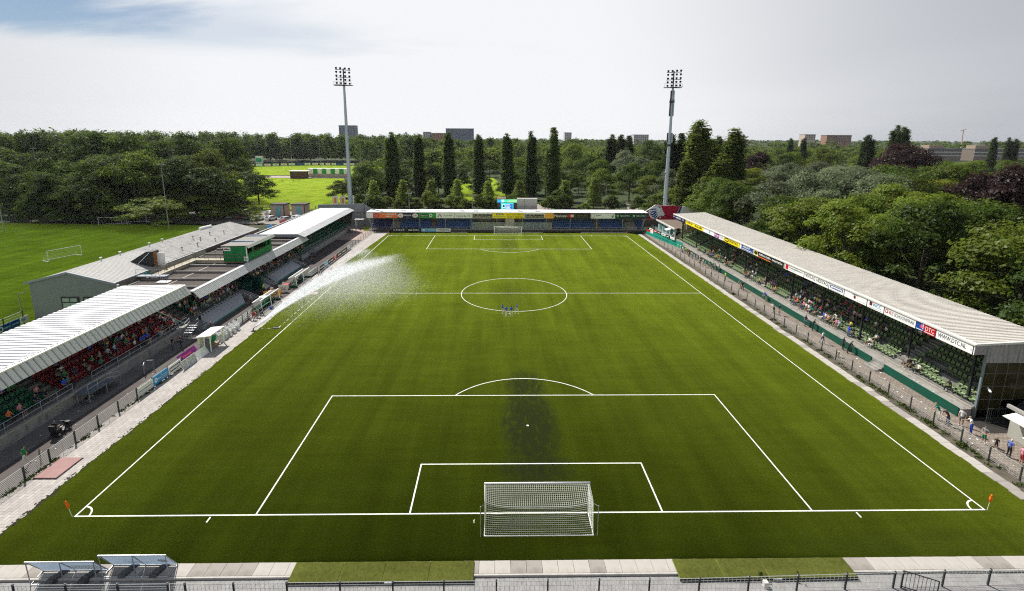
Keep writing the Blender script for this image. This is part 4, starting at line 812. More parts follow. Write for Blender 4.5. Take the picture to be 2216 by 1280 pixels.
for x in (-33, -25.4, -18.0, -10.6, -3.1, 4.4, 11.2, 18.2, 26.0, 33.5, 39.6): mb = MB(); mb.box(x-.08, 108.95, .5, x+.08, 109.1, 5.2); mb.build('column', mat('grey_column', (.25, .26, .28), .5), TF)
for s in (-1, 1): MB().bar((s*40.3, 108.6, 5), (s*38.9, 108.6, .1), .14).build('side_strut', steel, TF); MB().bar((s*40.3, 108.6, 5), (s*39.2, 110, 1.2), .1).build('side_strut', steel, TF)
railing(TF, [(-39.8, 108.95, .5), (-10.8, 108.95, .5)], .6, offwhite, 1.15, .02, 1); railing(TF, [(13.2, 108.95, .5), (40, 108.95, .5)], .6, offwhite, 1.15, .02, 1)
mb = MB()
for i in range(23): x = -10.3+1.05*i; mb.box(x-.03, 108.7, .5, x+.03, 108.76, 2.5)
mb.box(-10.3, 108.7, 2.45, 12.9, 108.76, 2.52); mb.box(-10.3, 108.7, .5, 12.9, 108.76, .56); mb.build('screen_frame', steel, TF)
mb = MB(); mb.box(-10.3, 108.72, .55, 12.9, 108.735, 2.45); mb.build('screen_glass', mat('screen_glass', (.5, .55, .58), .1, .05, spec=.5, alpha=.18), TF)
mb = MB(); mb.box(-.6, 109.6, .6, 2.0, 113, 3.9); mb.build('camera_box', mat('camera_box', (.5, .42, .36), .7), TF)
for x in (-31, -27, -14, -10, 3, 8): mb = MB(); mb.box(x, 110, 5.5, x+1.4, 111, 5.9); mb.build('roof_box', white, TF)
YF = 108.5; RX = (1, 0, 0); UZ = (0, 0, 1); Bb = 'sponsor boards along the far stand'
def fb(lbl, x0, x1, m, prints, z0=3.8, h=1.5): return board('advertising_board', lbl, 'advertising board', (x0+.02, YF, z0), RX, UZ, x1-x0-.04, h, m, Bb, prints=prints)
wh = ink['white']
fb('blank white board at the left end of the far stand', -40.6, -38.7, wh, [])
fb('orange sponsor board with purple ring mark, far stand', -38.7, -31.65, ink['orange'], [('d', .13, .5, .55, .42, ink['purple']), ('d', .13, .5, .4, .25, ink['orange']), ('t', 'OGO', .38, .58, .18, .26, wh), ('w', 9, .58, .58, .36, .26, wh), ('w', 6, .48, .2, .3, .2, wh)])
fb('navy sponsor board with two red and white script marks, far stand', -31.6, -25.65, ink['navy'], [('d', .13, .5, .55, .4, wh), ('w', 5, .05, .3, .17, .4, ink['red']), ('w', 8, .3, .45, .36, .22, wh), ('w', 5, .4, .2, .16, .14, ink['grey']), ('d', .84, .5, .55, .4, wh), ('w', 5, .76, .3, .17, .4, ink['red'])])
fb('bright green sponsor board with black lettering panel, far stand', -25.6, -20.7, ink['green'], [('r', .1, .3, .62, .72, black), ('t', 'Banden', .13, .38, .42, .26, wh), ('d', .7, .52, .34, .34, wh), ('d', .7, .52, .2, .2, ink['green'])])
fb('white sponsor board with dark roof shaped mark, far stand', -20.65, -15.35, wh, [('p', [(.06, .2), (.13, .2), (.2, .62), (.27, .2), (.34, .2), (.2, .85)], ink['grey']), ('w', 14, .42, .45, .5, .2, ink['grey']), ('r', .42, .25, .95, .32, ink['lgrey'])])
fb('white sponsor board reading voice.it, far stand', -15.3, -10.25, wh, [('t', 'voice', .08, .25, .56, .42, black), ('t', '.it', .68, .25, .22, .6, ink['green'])])
fb('black sponsor board reading KoffiePartners left of the yellow board', -10.2, -4.35, wh, [('r', .02, .1, .98, .78, black), ('t', 'KoffiePartners', .06, .22, .88, .42, mat('cream_print', (.6, .5, .33), .5))])
fb('yellow sponsor board reading AUTO KOPEN?, far stand', -4.3, 4.65, ink['yellow'], [('r', .1, .62, .34, .9, black), ('w', 9, .12, .68, .2, .16, wh), ('w', 15, .03, .2, .38, .2, ink['grey']), ('t', 'AUTO KOPEN?', .45, .54, .53, .34, black), ('t', 'VAARTLAND.NL', .45, .08, .53, .34, black)])
fb('black sponsor board reading KoffiePartners right of the yellow board', 4.7, 10.7, wh, [('r', .03, .1, .97, .78, black), ('t', 'KoffiePartners', .07, .22, .86, .42, mat('cream_print', (0, 0, 0)))])
fb('amber square of the sponsor board left of the Mexicano lettering', 10.75, 13.3, mat('amber_print', C(240, 180, 70), .5), [('w', 5, .15, .35, .7, .3, ink['orange'])])
fb('brown and red sponsor board reading Mexicano, far stand', 13.3, 19.6, ink['brown'], [('t', 'Mexicano', .03, .25, .6, .5, wh), ('d', .8, .5, .6, .4, ink['red']), ('d', .86, .5, .35, .25, ink['lgrey'])])
fb('dark sponsor board with thin gold lines right of Mexicano', 19.65, 24.0, ink['black'], [('w', 16, .1, .5, .75, .16, mat('gold_print', (.25, .19, .06), .5)), ('r', .1, .25, .8, .3, mat('gold_print', (0, 0, 0)))])
fb('white sponsor board with tick mark and ring, far stand', 24.05, 31.15, wh, [('d', .09, .5, .42, .42, ink['grey']), ('d', .09, .5, .33, .33, wh), ('w', 5, .22, .52, .22, .26, ink['navy']), ('r', .22, .3, .6, .36, ink['lgrey']), ('p', [(.86, .6), (.9, .25), (.98, .85), (.95, .85), (.905, .5), (.885, .62)], ink['green']), ('p', [(.84, .45), (.9, .1), (.97, .5), (.9, .3)], ink['navy'])])
fb('dark green sponsor board reading ABN AMRO twice, far stand', 31.2, 40.65, ink['dgreen'], [('p', [(.03, .75), (.1, .75), (.1, .35), (.065, .2), (.03, .35)], ink['teal']), ('p', [(.05, .65), (.1, .65), (.085, .3)], ink['yellow']), ('t', 'ABN-AMRO', .14, .4, .3, .24, wh), ('p', [(.53, .75), (.6, .75), (.6, .35), (.565, .2), (.53, .35)], ink['teal']), ('p', [(.55, .65), (.6, .65), (.585, .3)], ink['yellow']), ('t', 'ABN-AMRO', .64, .4, .3, .24, wh)])
YB = 107.4
def lo(lbl, x0, x1, m, prints): board('advertising_board', lbl, 'advertising board', (x0, YB, .02), RX, UZ, x1-x0, .95, m, 'low boards at the far left corner', prints=prints)
lo('black low board reading CDNZ at the far left corner', -33.3, -29.05, black, [('t', 'CDNZ', .12, .2, .76, .6, wh)])
lo('black low board with bold white script beside the CDNZ board', -28.95, -24.9, black, [('w', 7, .12, .25, .76, .5, wh)])
lo('light blue low board with white badge at the far left corner', -24.8, -20.6, ink['lblue'], [('d', .16, .5, .32, .32, wh), ('d', .16, .5, .15, .15, ink['lblue']), ('w', 4, .3, .38, .18, .24, ink['grey']), ('r', .5, .45, .9, .52, wh)])
lo('white low board with dark line mark at the far left corner', -20.5, -16.4, wh, dash_logo(.1, .2, .8, .6, ink['navy']))
mb = MB(); mb.box(-16.3, 107.5, 0, 40, 107.7, .5); mb.box(-38.5, 107.9, 0, -33.4, 108.05, .6); tag(mb.build('low_wall', mat('dark_low_wall', (.05, .048, .045), .8)), 'dark low wall running along the foot of the far stand', 'wall')
mb = MB(); mb.box(-16.3, 106.3, 0, -11.5, 106.9, .06); mb.box(3.0, 106.3, 0, 10, 106.9, .06); mb.box(21, 106.2, 0, 34, 106.8, .06); tag(mb.build('far_kerb', mat('far_slab', (.55, .52, .48), .8)), kind='structure')
# scoreboard and grey block behind the far stand
TS = thing('scoreboard', 'video scoreboard with team list above the far stand roof, grey box at its right', 'scoreboard', (3, 117, 0))
mb = MB(); mb.box(3.05, 117.1, 0, 9.2, 119.5, 8.4); mb.build('grey_block', mat('grey_block', (.33, .325, .31), .7, .08), TS); mb = MB(); mb.box(3.0, 117.05, 5.9, 9.2, 117.1, 5.98); mb.box(5.2, 117.05, 0, 5.26, 117.1, 8.4); mb.build('panel_joint', dsteel, TS)
mb = MB(); mb.box(-3.1, 117.0, 0, 3.0, 117.6, 8.3); mb.build('screen_case', dsteel, TS); mb = MB(); mb.box(-3.0, 117.1, 8.32, -.4, 117.5, 8.9); mb.build('top_box', mat('box_peach', (.55, .35, .25), .6), TS)
def em(n_, rgb, e=.9): return mat('lit_'+n_, rgb, .4, .03, emit=e)
Y0 = 116.99
def led(pl, m, d): patch(pl, (0, Y0, 0), RX, UZ, m, TS, d, 'lit_panel')
led(rect2(-2.95, 7.3, 2.95, 8.2), em('turq', (.05, .50, .32)), .01); led(rect2(-2.9, 7.3, -1.9, 8.2), em('blue', (.02, .25, .65)), .02); led(rect2(-1.7, 7.35, -.9, 8.15), em('pale', (.35, .75, .65)), .02); led([(0, 7.3), (2.95, 7.3), (2.95, 8.2), (.8, 8.2)], em('lime', (.2, .62, .25)), .015)
led(rect2(-1.9, 4.1, 1.9, 7.1), em('cyan', (.04, .55, .62)), .01); led(rect2(-1.7, 5.1, 1.7, 6.9), em('deep', (.02, .14, .42)), .02); led(rect2(-1.6, 5.2, -.5, 6.8), em('pale', (0, 0, 0)), .03); led(disc2(-1.05, 6.2, .35, .35), black, .04); led(rect2(-1.4, 5.25, -.7, 5.55), em('grn', (.02, .3, .12)), .04)
for i in range(4): led(rect2(-.3, 6.5-.4*i, .8+.25*(i % 2), 6.66-.4*i), em('text', (.7, .8, .85)), .035)
# gable wall at the left corner, painted wall at the right corner
TV = thing('corner_wall', 'grey corrugated wall with sloping top behind the far left corner', 'wall', (-44, 116, 0))
mb = MB(); mb.prism([(-57, 116, 0), (-39.5, 116, 0), (-39.5, 116, 4.6), (-43.4, 116, 6.9), (-57, 116, 6.6)], (0, .25, 0)); mb.build('sheet_wall', mat('wall_grey', (.25, .27, .29), .6, .15, .4), TV)
mb = MB(); mb.box(-57, 115.9, 4.1, -39.4, 115.98, 4.22); mb.box(-43.2, 115.9, 0, -43.1, 115.98, 6.8); mb.build('batten', dsteel, TV)
MB().bar((-43.6, 116.0, 5.2), (-41.8, 113.5, .2), .1).build('prop', steel, TV)
mb = MB(); mb.box(-45.2, 112.2, 2.6, -42.6, 114.2, 2.75); mb.box(-45, 112.4, 0, -44.8, 114, 2.6); mb.build('side_canopy', offwhite, TV)
TL = thing('painted_wall', 'tall white wall painted with a lion head on crimson at the far right corner', 'wall', (52, 116, 0))
def top_l(x): return np.interp(x, [41.0, 45.1, 54.9, 58.0, 66.0], [4.0, 6.8, 6.3, 5.4, 2.4])
mb = MB(); mb.prism([(41.0, 116, 2.2), (66, 116, 2.2), (66, 116, 2.4), (58, 116, 5.4), (54.9, 116, 6.3), (45.1, 116, 6.8), (41.0, 116, 4.0)], (0, .3, 0)); mb.build('wall_sheet', white, TL)
mb = MB(); mb.box(41, 116.05, 0, 66, 116.25, 2.2); mb.build('wall_base', mat('brown_base', (.14, .11, .09), .9), TL)
def art(pts, m, d): patch(pts, (0, 116, 0), RX, UZ, m, TL, d, 'painted_shape')
art([(41.0, 2.25), (51.2, 2.25), (52.7, 6.45), (47.0, 6.7), (45.1, 6.78), (41.02, 4.0)], ink['crimson'], .01)
art([(51.3, 2.25), (51.9, 2.25), (53.4, 6.4), (52.8, 6.45)], ink['blue'], .014)
zp = lambda q: [(40.0+.01306*a, min(7.37-.01331*b, float(top_l(40.0+.01306*a))-.06)) for a, b in q]
art(zp([(232, 112), (345, 40), (450, 46), (535, 85), (560, 160), (628, 262), (592, 302), (545, 290), (515, 292), (548, 328), (520, 362), (470, 322), (430, 383), (365, 376), (300, 345), (268, 300), (245, 240), (238, 170)]), ink['white'], .018)
for q in ([(322, 82), (372, 50), (395, 52), (352, 86)], [(432, 66), (492, 78), (540, 132), (482, 106)], [(252, 122), (300, 138), (362, 122), (440, 132), (385, 152), (312, 158)], [(252, 182), (302, 202), (352, 178), (446, 164), (376, 212), (302, 224)], [(268, 235), (330, 252), (392, 206), (456, 200), (402, 244), (346, 288), (292, 268)], [(312, 290), (360, 302), (402, 252), (460, 240), (412, 292), (386, 332), (340, 322)], [(362, 372), (400, 332), (432, 292), (466, 280), (432, 342), (390, 378)], [(512, 170), (552, 188), (526, 192)]): art(zp(q), ink['blue'], .024)
art(zp([(470, 322), (515, 292), (545, 290), (560, 300), (548, 328), (515, 308), (490, 340)]), ink['crimson'], .022)
lettering('VLS', (56.0, 116, 3.5), RX, UZ, 2.6, 1.5, ink['crimson'], TL, .02); art([(61.8, 3.0), (63.5, 2.9), (62.2, 3.6)], ink['crimson'], .02)
# floodlight masts
def mast(label, x, y, antennas, tilt):
    t = thing('floodlight_mast', label, 'floodlight mast', (x, y, 0), 'floodlight masts'); m = mat('mast_grey', (.40, .45, .50), .45, .08, .3, metal=.3); dk = mat('lamp_dark', (.012, .012, .014), .5)
    H = 47.0; MB().tube((x, y, 0), (x, y, 42), .78, 14, .32, cap=False).build('mast', m, t, True); MB().tube((x, y, 42), (x, y, H), .2, 8).build('head_pole', dk, t)
    for z, w_ in ((46.6, 2.3), (44.4, 2.3), (42.2, 2.9)): MB().bar((x-w_, y-.3, z+tilt*w_), (x+w_, y-.3, z-tilt*w_), .16).build('crossbar', dk, t)
    mb = MB(); mb.box(x-2.9, y-.9, 42.0, x+2.5, y+.5, 42.1)
    for px in (-2.9, -1, 1, 2.5): mb.tube((x+px, y-.9, 42.1), (x+px, y-.9, 43.2), .03, 4)
    mb.bar((x-2.9, y-.9, 43.2), (x+2.5, y-.9, 43.2), .05); mb.build('platform', dk, t)
    for z in (47.1, 46.0, 44.9, 43.8, 42.75):
        for dx in (-1.95, -.7, .7, 1.95):
            mb = MB(); q = Vector((x+dx, y-.45, z-tilt*dx)); mb.tube(q+Vector((0, .3, .1)), q+Vector((0, -.25, -.12)), .18, 8, .34); mb.tube(q+Vector((0, .3, .1)), Vector((x+dx, y-.3, z-.4)), .04, 4); mb.build('floodlight', dk, t)
    if antennas:
        for z, h, r in ((38.6, 2.6, .62), (33.5, 5.2, .72), (25.4, 3.0, .95)):
            for a in range(4):
                c_, s_ = math.cos(a*1.57+.5), math.sin(a*1.57+.5); mb = MB(); mb.box(x+c_*r-.16, y+s_*r-.16, z, x+c_*r+.16, y+s_*r+.16, z+h); mb.build('antenna', m if a % 2 else dk, t)
        for z in (37.6, 24.3): MB().tube((x, y, z), (x, y, z+.6), .85, 10).build('antenna_bracket', dsteel, t)
    for z in (8, 16): MB().tube((x, y, z), (x, y, z+.12), .9, 12).build('band', m, t)
mast('floodlight mast at the far left with plain tapered pole', -49.9, 125, False, .06); mast('floodlight mast at the far right with antennas halfway up', 51.2, 125, True, -.05)
# small lamp columns
lampm = mat('lamp_column', (.30, .33, .34), .5, .1)
def lamp(label, x, y, h, grp=None, arm=0.0):
    t = thing('lamp_post', label, 'lamp post', (x, y, 0), grp); MB().tube((x, y, 0), (x, y, h), .10+.003*h, 6, .06).build('pole', lampm, t)
    mb = MB(); mb.bar((x-.9-arm, y, h), (x+.9, y, h), .1, .1); mb.box(x-1.0-arm, y-.15, h, x-.6-arm, y+.15, h+.2); mb.box(x+.6, y-.15, h, x+1.0, y+.15, h+.2); mb.build('lamp_head', lampm, t)
lamp('training field lamp post beside the round tree left', -99.3, 111.7, 18.5); lamp('training field lamp post at the left edge of the photo', -142.9, 107.6, 15)
for lbl, x, y, h in (('slim lamp post behind the left end of the far stand', -30.5, 121, 9.5), ('slim lamp post behind the voice.it board', -10.8, 121, 9), ('slim lamp post above the grey corner wall', -43.3, 119, 9.2), ('slim lamp post by the bushes right of the scoreboard', 37.5, 150, 9.5), ('slim lamp post by the path, left of the right mast', 57.5, 150, 8), ('second slim lamp post by the path beside the right mast', 60.5, 150, 7.5)): lamp(lbl, x, y, h)
for lbl, x, y, h in (('tall lamp post at the left end of the far playing field, first of two', -243, 425, 26), ('tall lamp post at the left end of the far playing field, second of two', -236, 425, 32), ('tall lamp post in the middle of the far board fence', -187, 413, 26), ('tall lamp post beside the striped far dugouts', -132, 330, 22), ('tall lamp post in the dark wood left of the far field', -225, 350, 22), ('short lamp post at the far board fence', -221, 405, 13), ('lamp post among the dark left trees', -170, 150, 22), ('tall lamp post right of the left mast', -122, 400, 24), ('tall lamp post between the poplars', -53, 300, 20)): lamp(lbl, x, y, h)
# ---------------------------------------------------------------- fields beyond
far_t = turf_mat('meadow', (0.10, 0.145, 0.010), (0.5, (0.72, 0.88, 0.08)), None, .22, dry=(0.14, .15, .02))
left_t = turf_mat('training_turf', (0.012, 0.026, 0.001), (0.5, (0.28, 0.40, 0.025)), None, .2)
sheet('training_field', [(-58.5, -20), (-58.5, 37), (-71, 37), (-71, 84), (-75, 112), (-97, 118), (-175, 121), (-420, 60), (-420, -20)], -.05, left_t)
sheet('meadow', [(-104, 152), (-56, 150), (-52, 168), (-66, 186), (-104, 292), (-190, 292), (-175, 260), (-120, 190)], -.05, far_t)
sheet('far_playing_field', [(-230, 315), (-108, 318), (-95, 440), (-140, 475), (-250, 398)], -.05, far_t)
sheet('middle_meadow', [(-21, 178), (4, 178), (2, 230), (-6, 300), (-26, 300)], -.05, far_t)
sheet('lane', [(-230, 294), (-100, 294), (-100, 312), (-232, 312)], -.045, mat('lane', (.33, .27, .24), .9, .2, .2))
sheet('car_park', [(-112, 121), (-62, 119), (-58, 140), (-70, 146), (-106, 146), (-125, 135)], -.045, mat('car_park', (.23, .205, .18), .9, .2, .3))
sheet('path', [(10, 116), (22, 116), (20, 150), (14, 170), (11, 170), (12, 140)], -.045, mat('path', (.27, .235, .2), .9, .2, .3))
sheet('path_right', [(48, 120), (56, 118), (52, 150), (56, 176), (52, 176), (46, 150)], -.045, mat('path', (0, 0, 0)))
mb = MB(); n_ = 27
FB = thing('board_fence', 'long row of blue and white boards at the far edge of the far playing field', 'fence', (-190, 415, 0))
for i in range(20):
    a = Vector((-238+6.0*i, 404+3.1*i if i < 11 else 438-1.2*(i-11), 0)); b = a+Vector((5.9, 3.0 if i < 11 else -1.2, 0)); m_ = ink['blue'] if i in (8, 14, 17, 19) else lb
    mb = MB(); mb.bar(a+Vector((0, 0, 1.5)), b+Vector((0, 0, 1.5)), .15, 2.6); q = mb.build('board', mat('deep_teal_blue', C(20, 60, 84), .6), FB)
    mb = MB(); d = (b-a); mb.quad(a+d*.12+Vector((0, -.15, .6)), a+d*.88+Vector((0, -.15, .6)), a+d*.88+Vector((0, -.15, 2.4)), a+d*.12+Vector((0, -.15, 2.4))); mb.build('poster', m_, q)
    if m_ is lb: mb = MB(); mb.quad(a+d*.3+Vector((0, -.2, 1.2)), a+d*.7+Vector((0, -.2, 1.2)), a+d*.7+Vector((0, -.2, 1.8)), a+d*.3+Vector((0, -.2, 1.8))); mb.build('print', [ink['pink'], ink['green'], ink['orange'], ink['lblue']][i % 4], q)
t = thing('score_hut', 'small white scoreboard hut behind the far board fence', 'hut', (-222, 425, 0)); mb = MB(); mb.box(-225, 425, 0, -219, 427, 9); mb.build('hut_wall', lb, t); mb = MB(); mb.box(-224.5, 424.8, 3.8, -219.5, 425, 7.2); mb.build('hut_board', ink['teal'], t)
t = thing('striped_stand', 'small stand striped white and green across the far field', 'stand', (-118, 300, 0))
for i in range(9): mb = MB(); mb.box(-129+2.9*i, 299, 2.4, -126.2+2.9*i, 299.3, 5.6); mb.build('panel', ink['green'] if i % 2 else wh, t)
mb = MB(); mb.box(-130, 299.5, 5.6, -102, 303, 5.9); mb.build('roof', wh, t); mb = MB(); mb.box(-130, 299.4, 0, -102, 302.5, 2.4); mb.build('base', mat('red_strip', (.45, .38, .34), .8), t)
t = thing('brown_hut', 'dark brown shed at the lane left of the striped stand', 'shed', (-130, 291, 0)); mb = MB(); mb.box(-137, 288, 0, -127.5, 294, 4.6); mb.build('wall', mat('shed_brown', (.09, .05, .045), .8), t); mb = MB(); mb.box(-138, 287, 4.6, -126, 295, 5.0); mb.build('roof', offwhite, t)
FF = thing('field_fence', 'low dark fence along the near edge of the bright meadow', 'fence', (-85, 150, 0))
for i in range(17): x = -104+2.8*i; mb = MB(); mb.box(x-.08, 149.9, 0, x+.08, 150.1, 1.3); mb.build('post', dsteel, FF)
mb = MB(); mb.box(-104, 149.96, .15, -90, 150.0, 1.15); mb.build('dark_panel', mat('fence_net', (.04, .05, .03), .9), FF); mb = MB(); mb.bar((-90, 150, 1.2), (-58, 150, 1.2), .08); mb.bar((-90, 150, .6), (-58, 150, .6), .05); mb.build('rail', steel, FF)
# training goals
def small_goal(label, a, b, d, h=2.3):
    g = thing('training_goal', label, 'goal', ((a[0]+b[0])/2, (a[1]+b[1])/2, 0), 'training goals'); A = Vector((*a, 0)); B = Vector((*b, 0)); D = Vector((*d, 0)); U = Vector((0, 0, h))
    MB().tube(A, A+U, .06, 6).build('post', gw, g); MB().tube(B, B+U, .06, 6).build('post', gw, g); MB().tube(A+U, B+U, .06, 6).build('crossbar', gw, g)
    mb = MB(); mb.path([A, A+D, B+D, B], .05, 4); mb.path([A+U, A+D], .03, 4); mb.path([B+U, B+D], .03, 4); mb.build('back_frame', gw, g); mb = MB()
    for i in range(1, 12): q = A+(B-A)*i/12; mb.tube(q+U, q+D, .005, 3, cap=False)
    for j in range(1, 6): mb.tube(A+U+(D-U)*j/6, B+U+(D-U)*j/6, .005, 3, cap=False)
    tag(mb.build('net', netm, g), kind='stuff')
small_goal('white training goal on the left field behind the hall', (-99.3, 72.6), (-97.2, 78.6), (-2, .8)); small_goal('white training goal at the tree edge of the left field', (-123.8, 117), (-116, 118), (-.3, 2)); small_goal('second white training goal behind the first at the tree edge', (-120, 121), (-113, 122), (-.3, 2)); small_goal('white goal on the meadow seen through the trees', (-2.5, 186), (4.8, 186.2), (0, 2))
# left edge: fence and blue board behind the near stand
t = thing('mesh_fence', 'green mesh fence behind the near left stand roof', 'fence', (-70.7, 32, 0)); fence_run(t, [(-70.2, 26.4), (-70.4, 28.9), (-70.6, 31.4), (-70.8, 33.9), (-71.1, 37.0)], 1.9, 8, 5, .012, w=.1)
board('advertising_board', 'blue board with round badge on the mesh fence behind the near left stand', 'advertising board', (-70.5, 32.8, .1), (-.1, 1, 0), UZ, 3.4, 1.0, ink['blue'], prints=[('d', .1, .5, .38, .38, wh), ('d', .1, .5, .2, .2, ink['blue']), ('r', .25, .4, .55, .6, ink['lblue']), ('r', .6, .4, .95, .6, ink['lblue'])])
board('advertising_board', 'white and blue board at the hall corner behind the near left stand', 'advertising board', (-70.9, 36.4, .2), (-.1, 1, 0), UZ, 1.3, .9, wh, prints=[('r', .1, .3, .6, .7, ink['lblue'])])
t = thing('slim_post', 'slim white post and bar standing at the left corner of the hall', 'post', (-71.4, 37.2, 0)); mb = MB(); mb.tube((-71.4, 37.2, 0), (-71.4, 37.2, 4.4), .06, 6); mb.tube((-71.4, 37.2, 4.4), (-70.5, 37.4, 4.6), .05, 6); mb.build('post_and_bar', steel, t)
# sheds, flags, cars
for lbl, x in (('left of two small brick substations with blue doors by the car park', -77.2), ('right of two small brick substations with blue doors by the car park', -70.3)):
    t = thing('substation', lbl, 'shed', (x, 136, 0)); mb = MB(); mb.box(x-2.3, 134, 0, x+2.3, 138, 3.9); mb.build('wall', mat('shed_brick', (.42, .33, .27), .8, .12, 1), t); mb = MB(); mb.box(x-2.5, 133.8, 3.9, x+2.5, 138.2, 4.3); mb.build('roof', mat('shed_roof', (.06, .05, .045), .8), t)
    mb = MB(); mb.box(x-.7, 133.93, .1, x+1.0, 134, 3.5); mb.build('door', mat('shed_door', (.16, .36, .42), .6), t); mb = MB(); mb.box(x+1.9, 133.9, 0, x+2.2, 134, 3.8); mb.build('pipe', dsteel, t)
for k, x in enumerate((-60.9, -58.3, -55.2)):
    t = thing('feather_flag', ['white feather flag with red mark, leftmost of three by the left mast', 'white feather flag with red mark, middle of three by the left mast', 'white feather flag with red mark, nearest the left mast'][k], 'flag', (x, 141, 0), 'flags by the left mast')
    MB().tube((x, 141, 0), (x, 141, 6.4), .05, 5).build('pole', steel, t); mb = MB(); mb.prism([(x, 141, 2.0), (x+1.6, 141, 1.8), (x+1.9, 141, 6.5), (x+.05, 141, 6.2)], (0, .04, 0)); mb.build('cloth', mat('flag_white', (.7, .68, .6), .7), t); patch(rect2(x+.5, 3.6, x+1.3, 5.6), (0, 141, 0), RX, UZ, ink['orange'], t, .02)
def car_meshes():
    b = MB(); pr = [(-2.1, .3), (2.1, .3), (2.15, .75), (1.3, .9), (.6, 1.42), (-1.2, 1.45), (-2.0, .95), (-2.15, .6)]
    b.prism([(x, -.85, z) for x, z in pr], (0, 1.7, 0)); g = MB()
    for y in (-.86, .86): g.quad((-1.15, y, .98), (1.05, y, .95), (.55, y, 1.36), (-1.1, y, 1.38))
    g.quad((1.24, -.7, .95), (1.24, .7, .95), (.64, .66, 1.4), (.64, -.66, 1.4)); g.quad((-1.92, -.7, 1.0), (-1.92, .7, 1.0), (-1.24, .66, 1.43), (-1.24, -.66, 1.43))
    w_ = MB(); w_.tube((0, -.1, 0), (0, .1, 0), .32, 12); l_ = MB(); l_.box(2.1, -.16, .62, 2.17, .16, .76)
    paint = mat('car_paint', (.6, .6, .6), .3, .02, spec=.6); return b.mesh('car_body', paint), g.mesh('car_glass', mat('car_glass', (.02, .025, .03), .1, spec=.7)), w_.mesh('wheel', mat('tyre', (.015, .015, .015), .8)), l_.mesh('headlight', mat('headlight', (.6, .6, .6), .2))
cmesh = car_meshes(); cols = dict(white=(.7, .7, .7), silver=(.38, .40, .42), black=(.02, .02, .025), red=(.28, .03, .03), grey=(.12, .13, .14), blue=(.05, .08, .2))
for lbl, x, y, a, c in (('dark parked car, leftmost in the car park below the trees', -99.5, 131, 1.9, 'black'), ('black parked car second from the left in the car park', -95.5, 130.5, 1.8, 'black'), ('silver parked car between the black and the red car', -91.5, 130.5, 1.9, 'silver'), ('red parked car behind the hall roof end', -88, 131.5, 1.8, 'red'), ('grey parked car beside the red car', -85, 129, 1.7, 'grey'), ('white parked car in the middle of the car park, left of two', -80.5, 126.5, 1.2, 'white'), ('white parked car in the middle of the car park, right of two', -76.5, 127, 1.2, 'white'), ('white parked car by the left brick substation', -81.5, 138, 1.3, 'white'), ('silver parked car half hidden by the far left stand roof', -71, 125.5, 1.1, 'silver'), ('white parked car at the right end of the car park', -68.5, 128.5, 1.2, 'white'), ('blue parked car behind the front row of cars', -93, 137, .2, 'blue'), ('white van roofed car behind the trees of the car park', -91, 141, .2, 'white')):
    t = thing('parked_car', lbl, 'car', (x, y, 0), 'cars in the car park', a); o = part('body', cmesh[0], t); o.material_slots[0].link = 'OBJECT'; o.material_slots[0].material = mat('car_'+c, cols[c], .3, .02, spec=.6); part('windows', cmesh[1], t)
    for wx in (-1.3, 1.35):
        for wy in (-.8, .8): part('wheel', cmesh[2], t, (wx, wy, .32))
    part('headlight', cmesh[3], t, (0, -.6, 0)); part('headlight', cmesh[3], t, (0, .6, 0))
# ---------------------------------------------------------------- buildings on the horizon
glassm = mat('far_window', (.06, .075, .10), .3, .1, spec=.5)
def block(name, label, x0, x1, y, z1, m, floors, cols_, zb=0.0, wf=.55, dep=18):
    t = thing(name, label, 'building', ((x0+x1)/2, y, 0)); mb = MB(); mb.box(x0, y, zb, x1, y+dep, z1); mb.build('wall', m, t)
    mb = MB(); mb.box(x0-.3, y-.3, z1, x1+.3, y+dep, z1+.8); mb.build('roof', mat('far_roof', (.2, .2, .2), .7), t)
    fh = 3.3; cw = (x1-x0)/cols_; one = None; mb = MB()
    if floors*cols_ <= 90 and y > 850: w0 = MB(); w0.box(-cw*wf/2, -.12, -1.9, cw*wf/2, -.02, 0); one = w0.mesh('window', glassm)
    for f in range(floors):
        zt = z1-.8-f*fh
        for c in range(cols_):
            if one: part('window', one, t, (x0+cw*(c+.5)-(x0+x1)/2, 0, zt))
            else: mb.box(x0+cw*(c+.5-wf/2), y-.12, zt-1.9, x0+cw*(c+.5+wf/2), y-.02, zt)
    if not one: tag(mb.build('window_rows', glassm, t), kind='stuff')
    return t
bg = mat('far_grey', (.22, .24, .30), .7); bp = mat('far_pale', (.5, .5, .5), .7); bbk = mat('far_brick', (.30, .17, .12), .8)
block('apartment_tower', 'dark glass apartment tower behind the left mast', -298, -268, 900, 47, bg, 6, 6); 
block('office_block', 'wide grey blue office block on the horizon above the poplars', -100, -48.5, 900, 42.5, mat('far_blue_grey', (.17, .19, .27), .6), 5, 16, wf=.6)
block('brick_block', 'low orange brick block left of the wide office block', -128, -101, 905, 34, mat('far_orange', (.42, .2, .1), .8), 3, 7)
block('small_block', 'small pale block left of the orange brick block', -143, -130, 905, 36, bp, 3, 3)
block('white_flats', 'white flats with dark windows left of the right mast', 254, 282, 905, 33, bp, 6, 7, wf=.5); block('white_hall', 'long low white building below the white flats', 262, 292, 620, 10.5, mat('far_white', (.62, .62, .62), .7), 2, 6)
block('pale_tower', 'pale square tower far off between the poplars and the right mast', 133, 147, 980, 37, bp, 4, 4); block('brick_flats', 'red brick flats on the right horizon', 619, 666, 900, 34, bbk, 4, 14); block('domed_block', 'pale block with rounded top on the right horizon', 577, 597, 900, 35, mat('far_cream', (.5, .42, .36), .8), 3, 6)
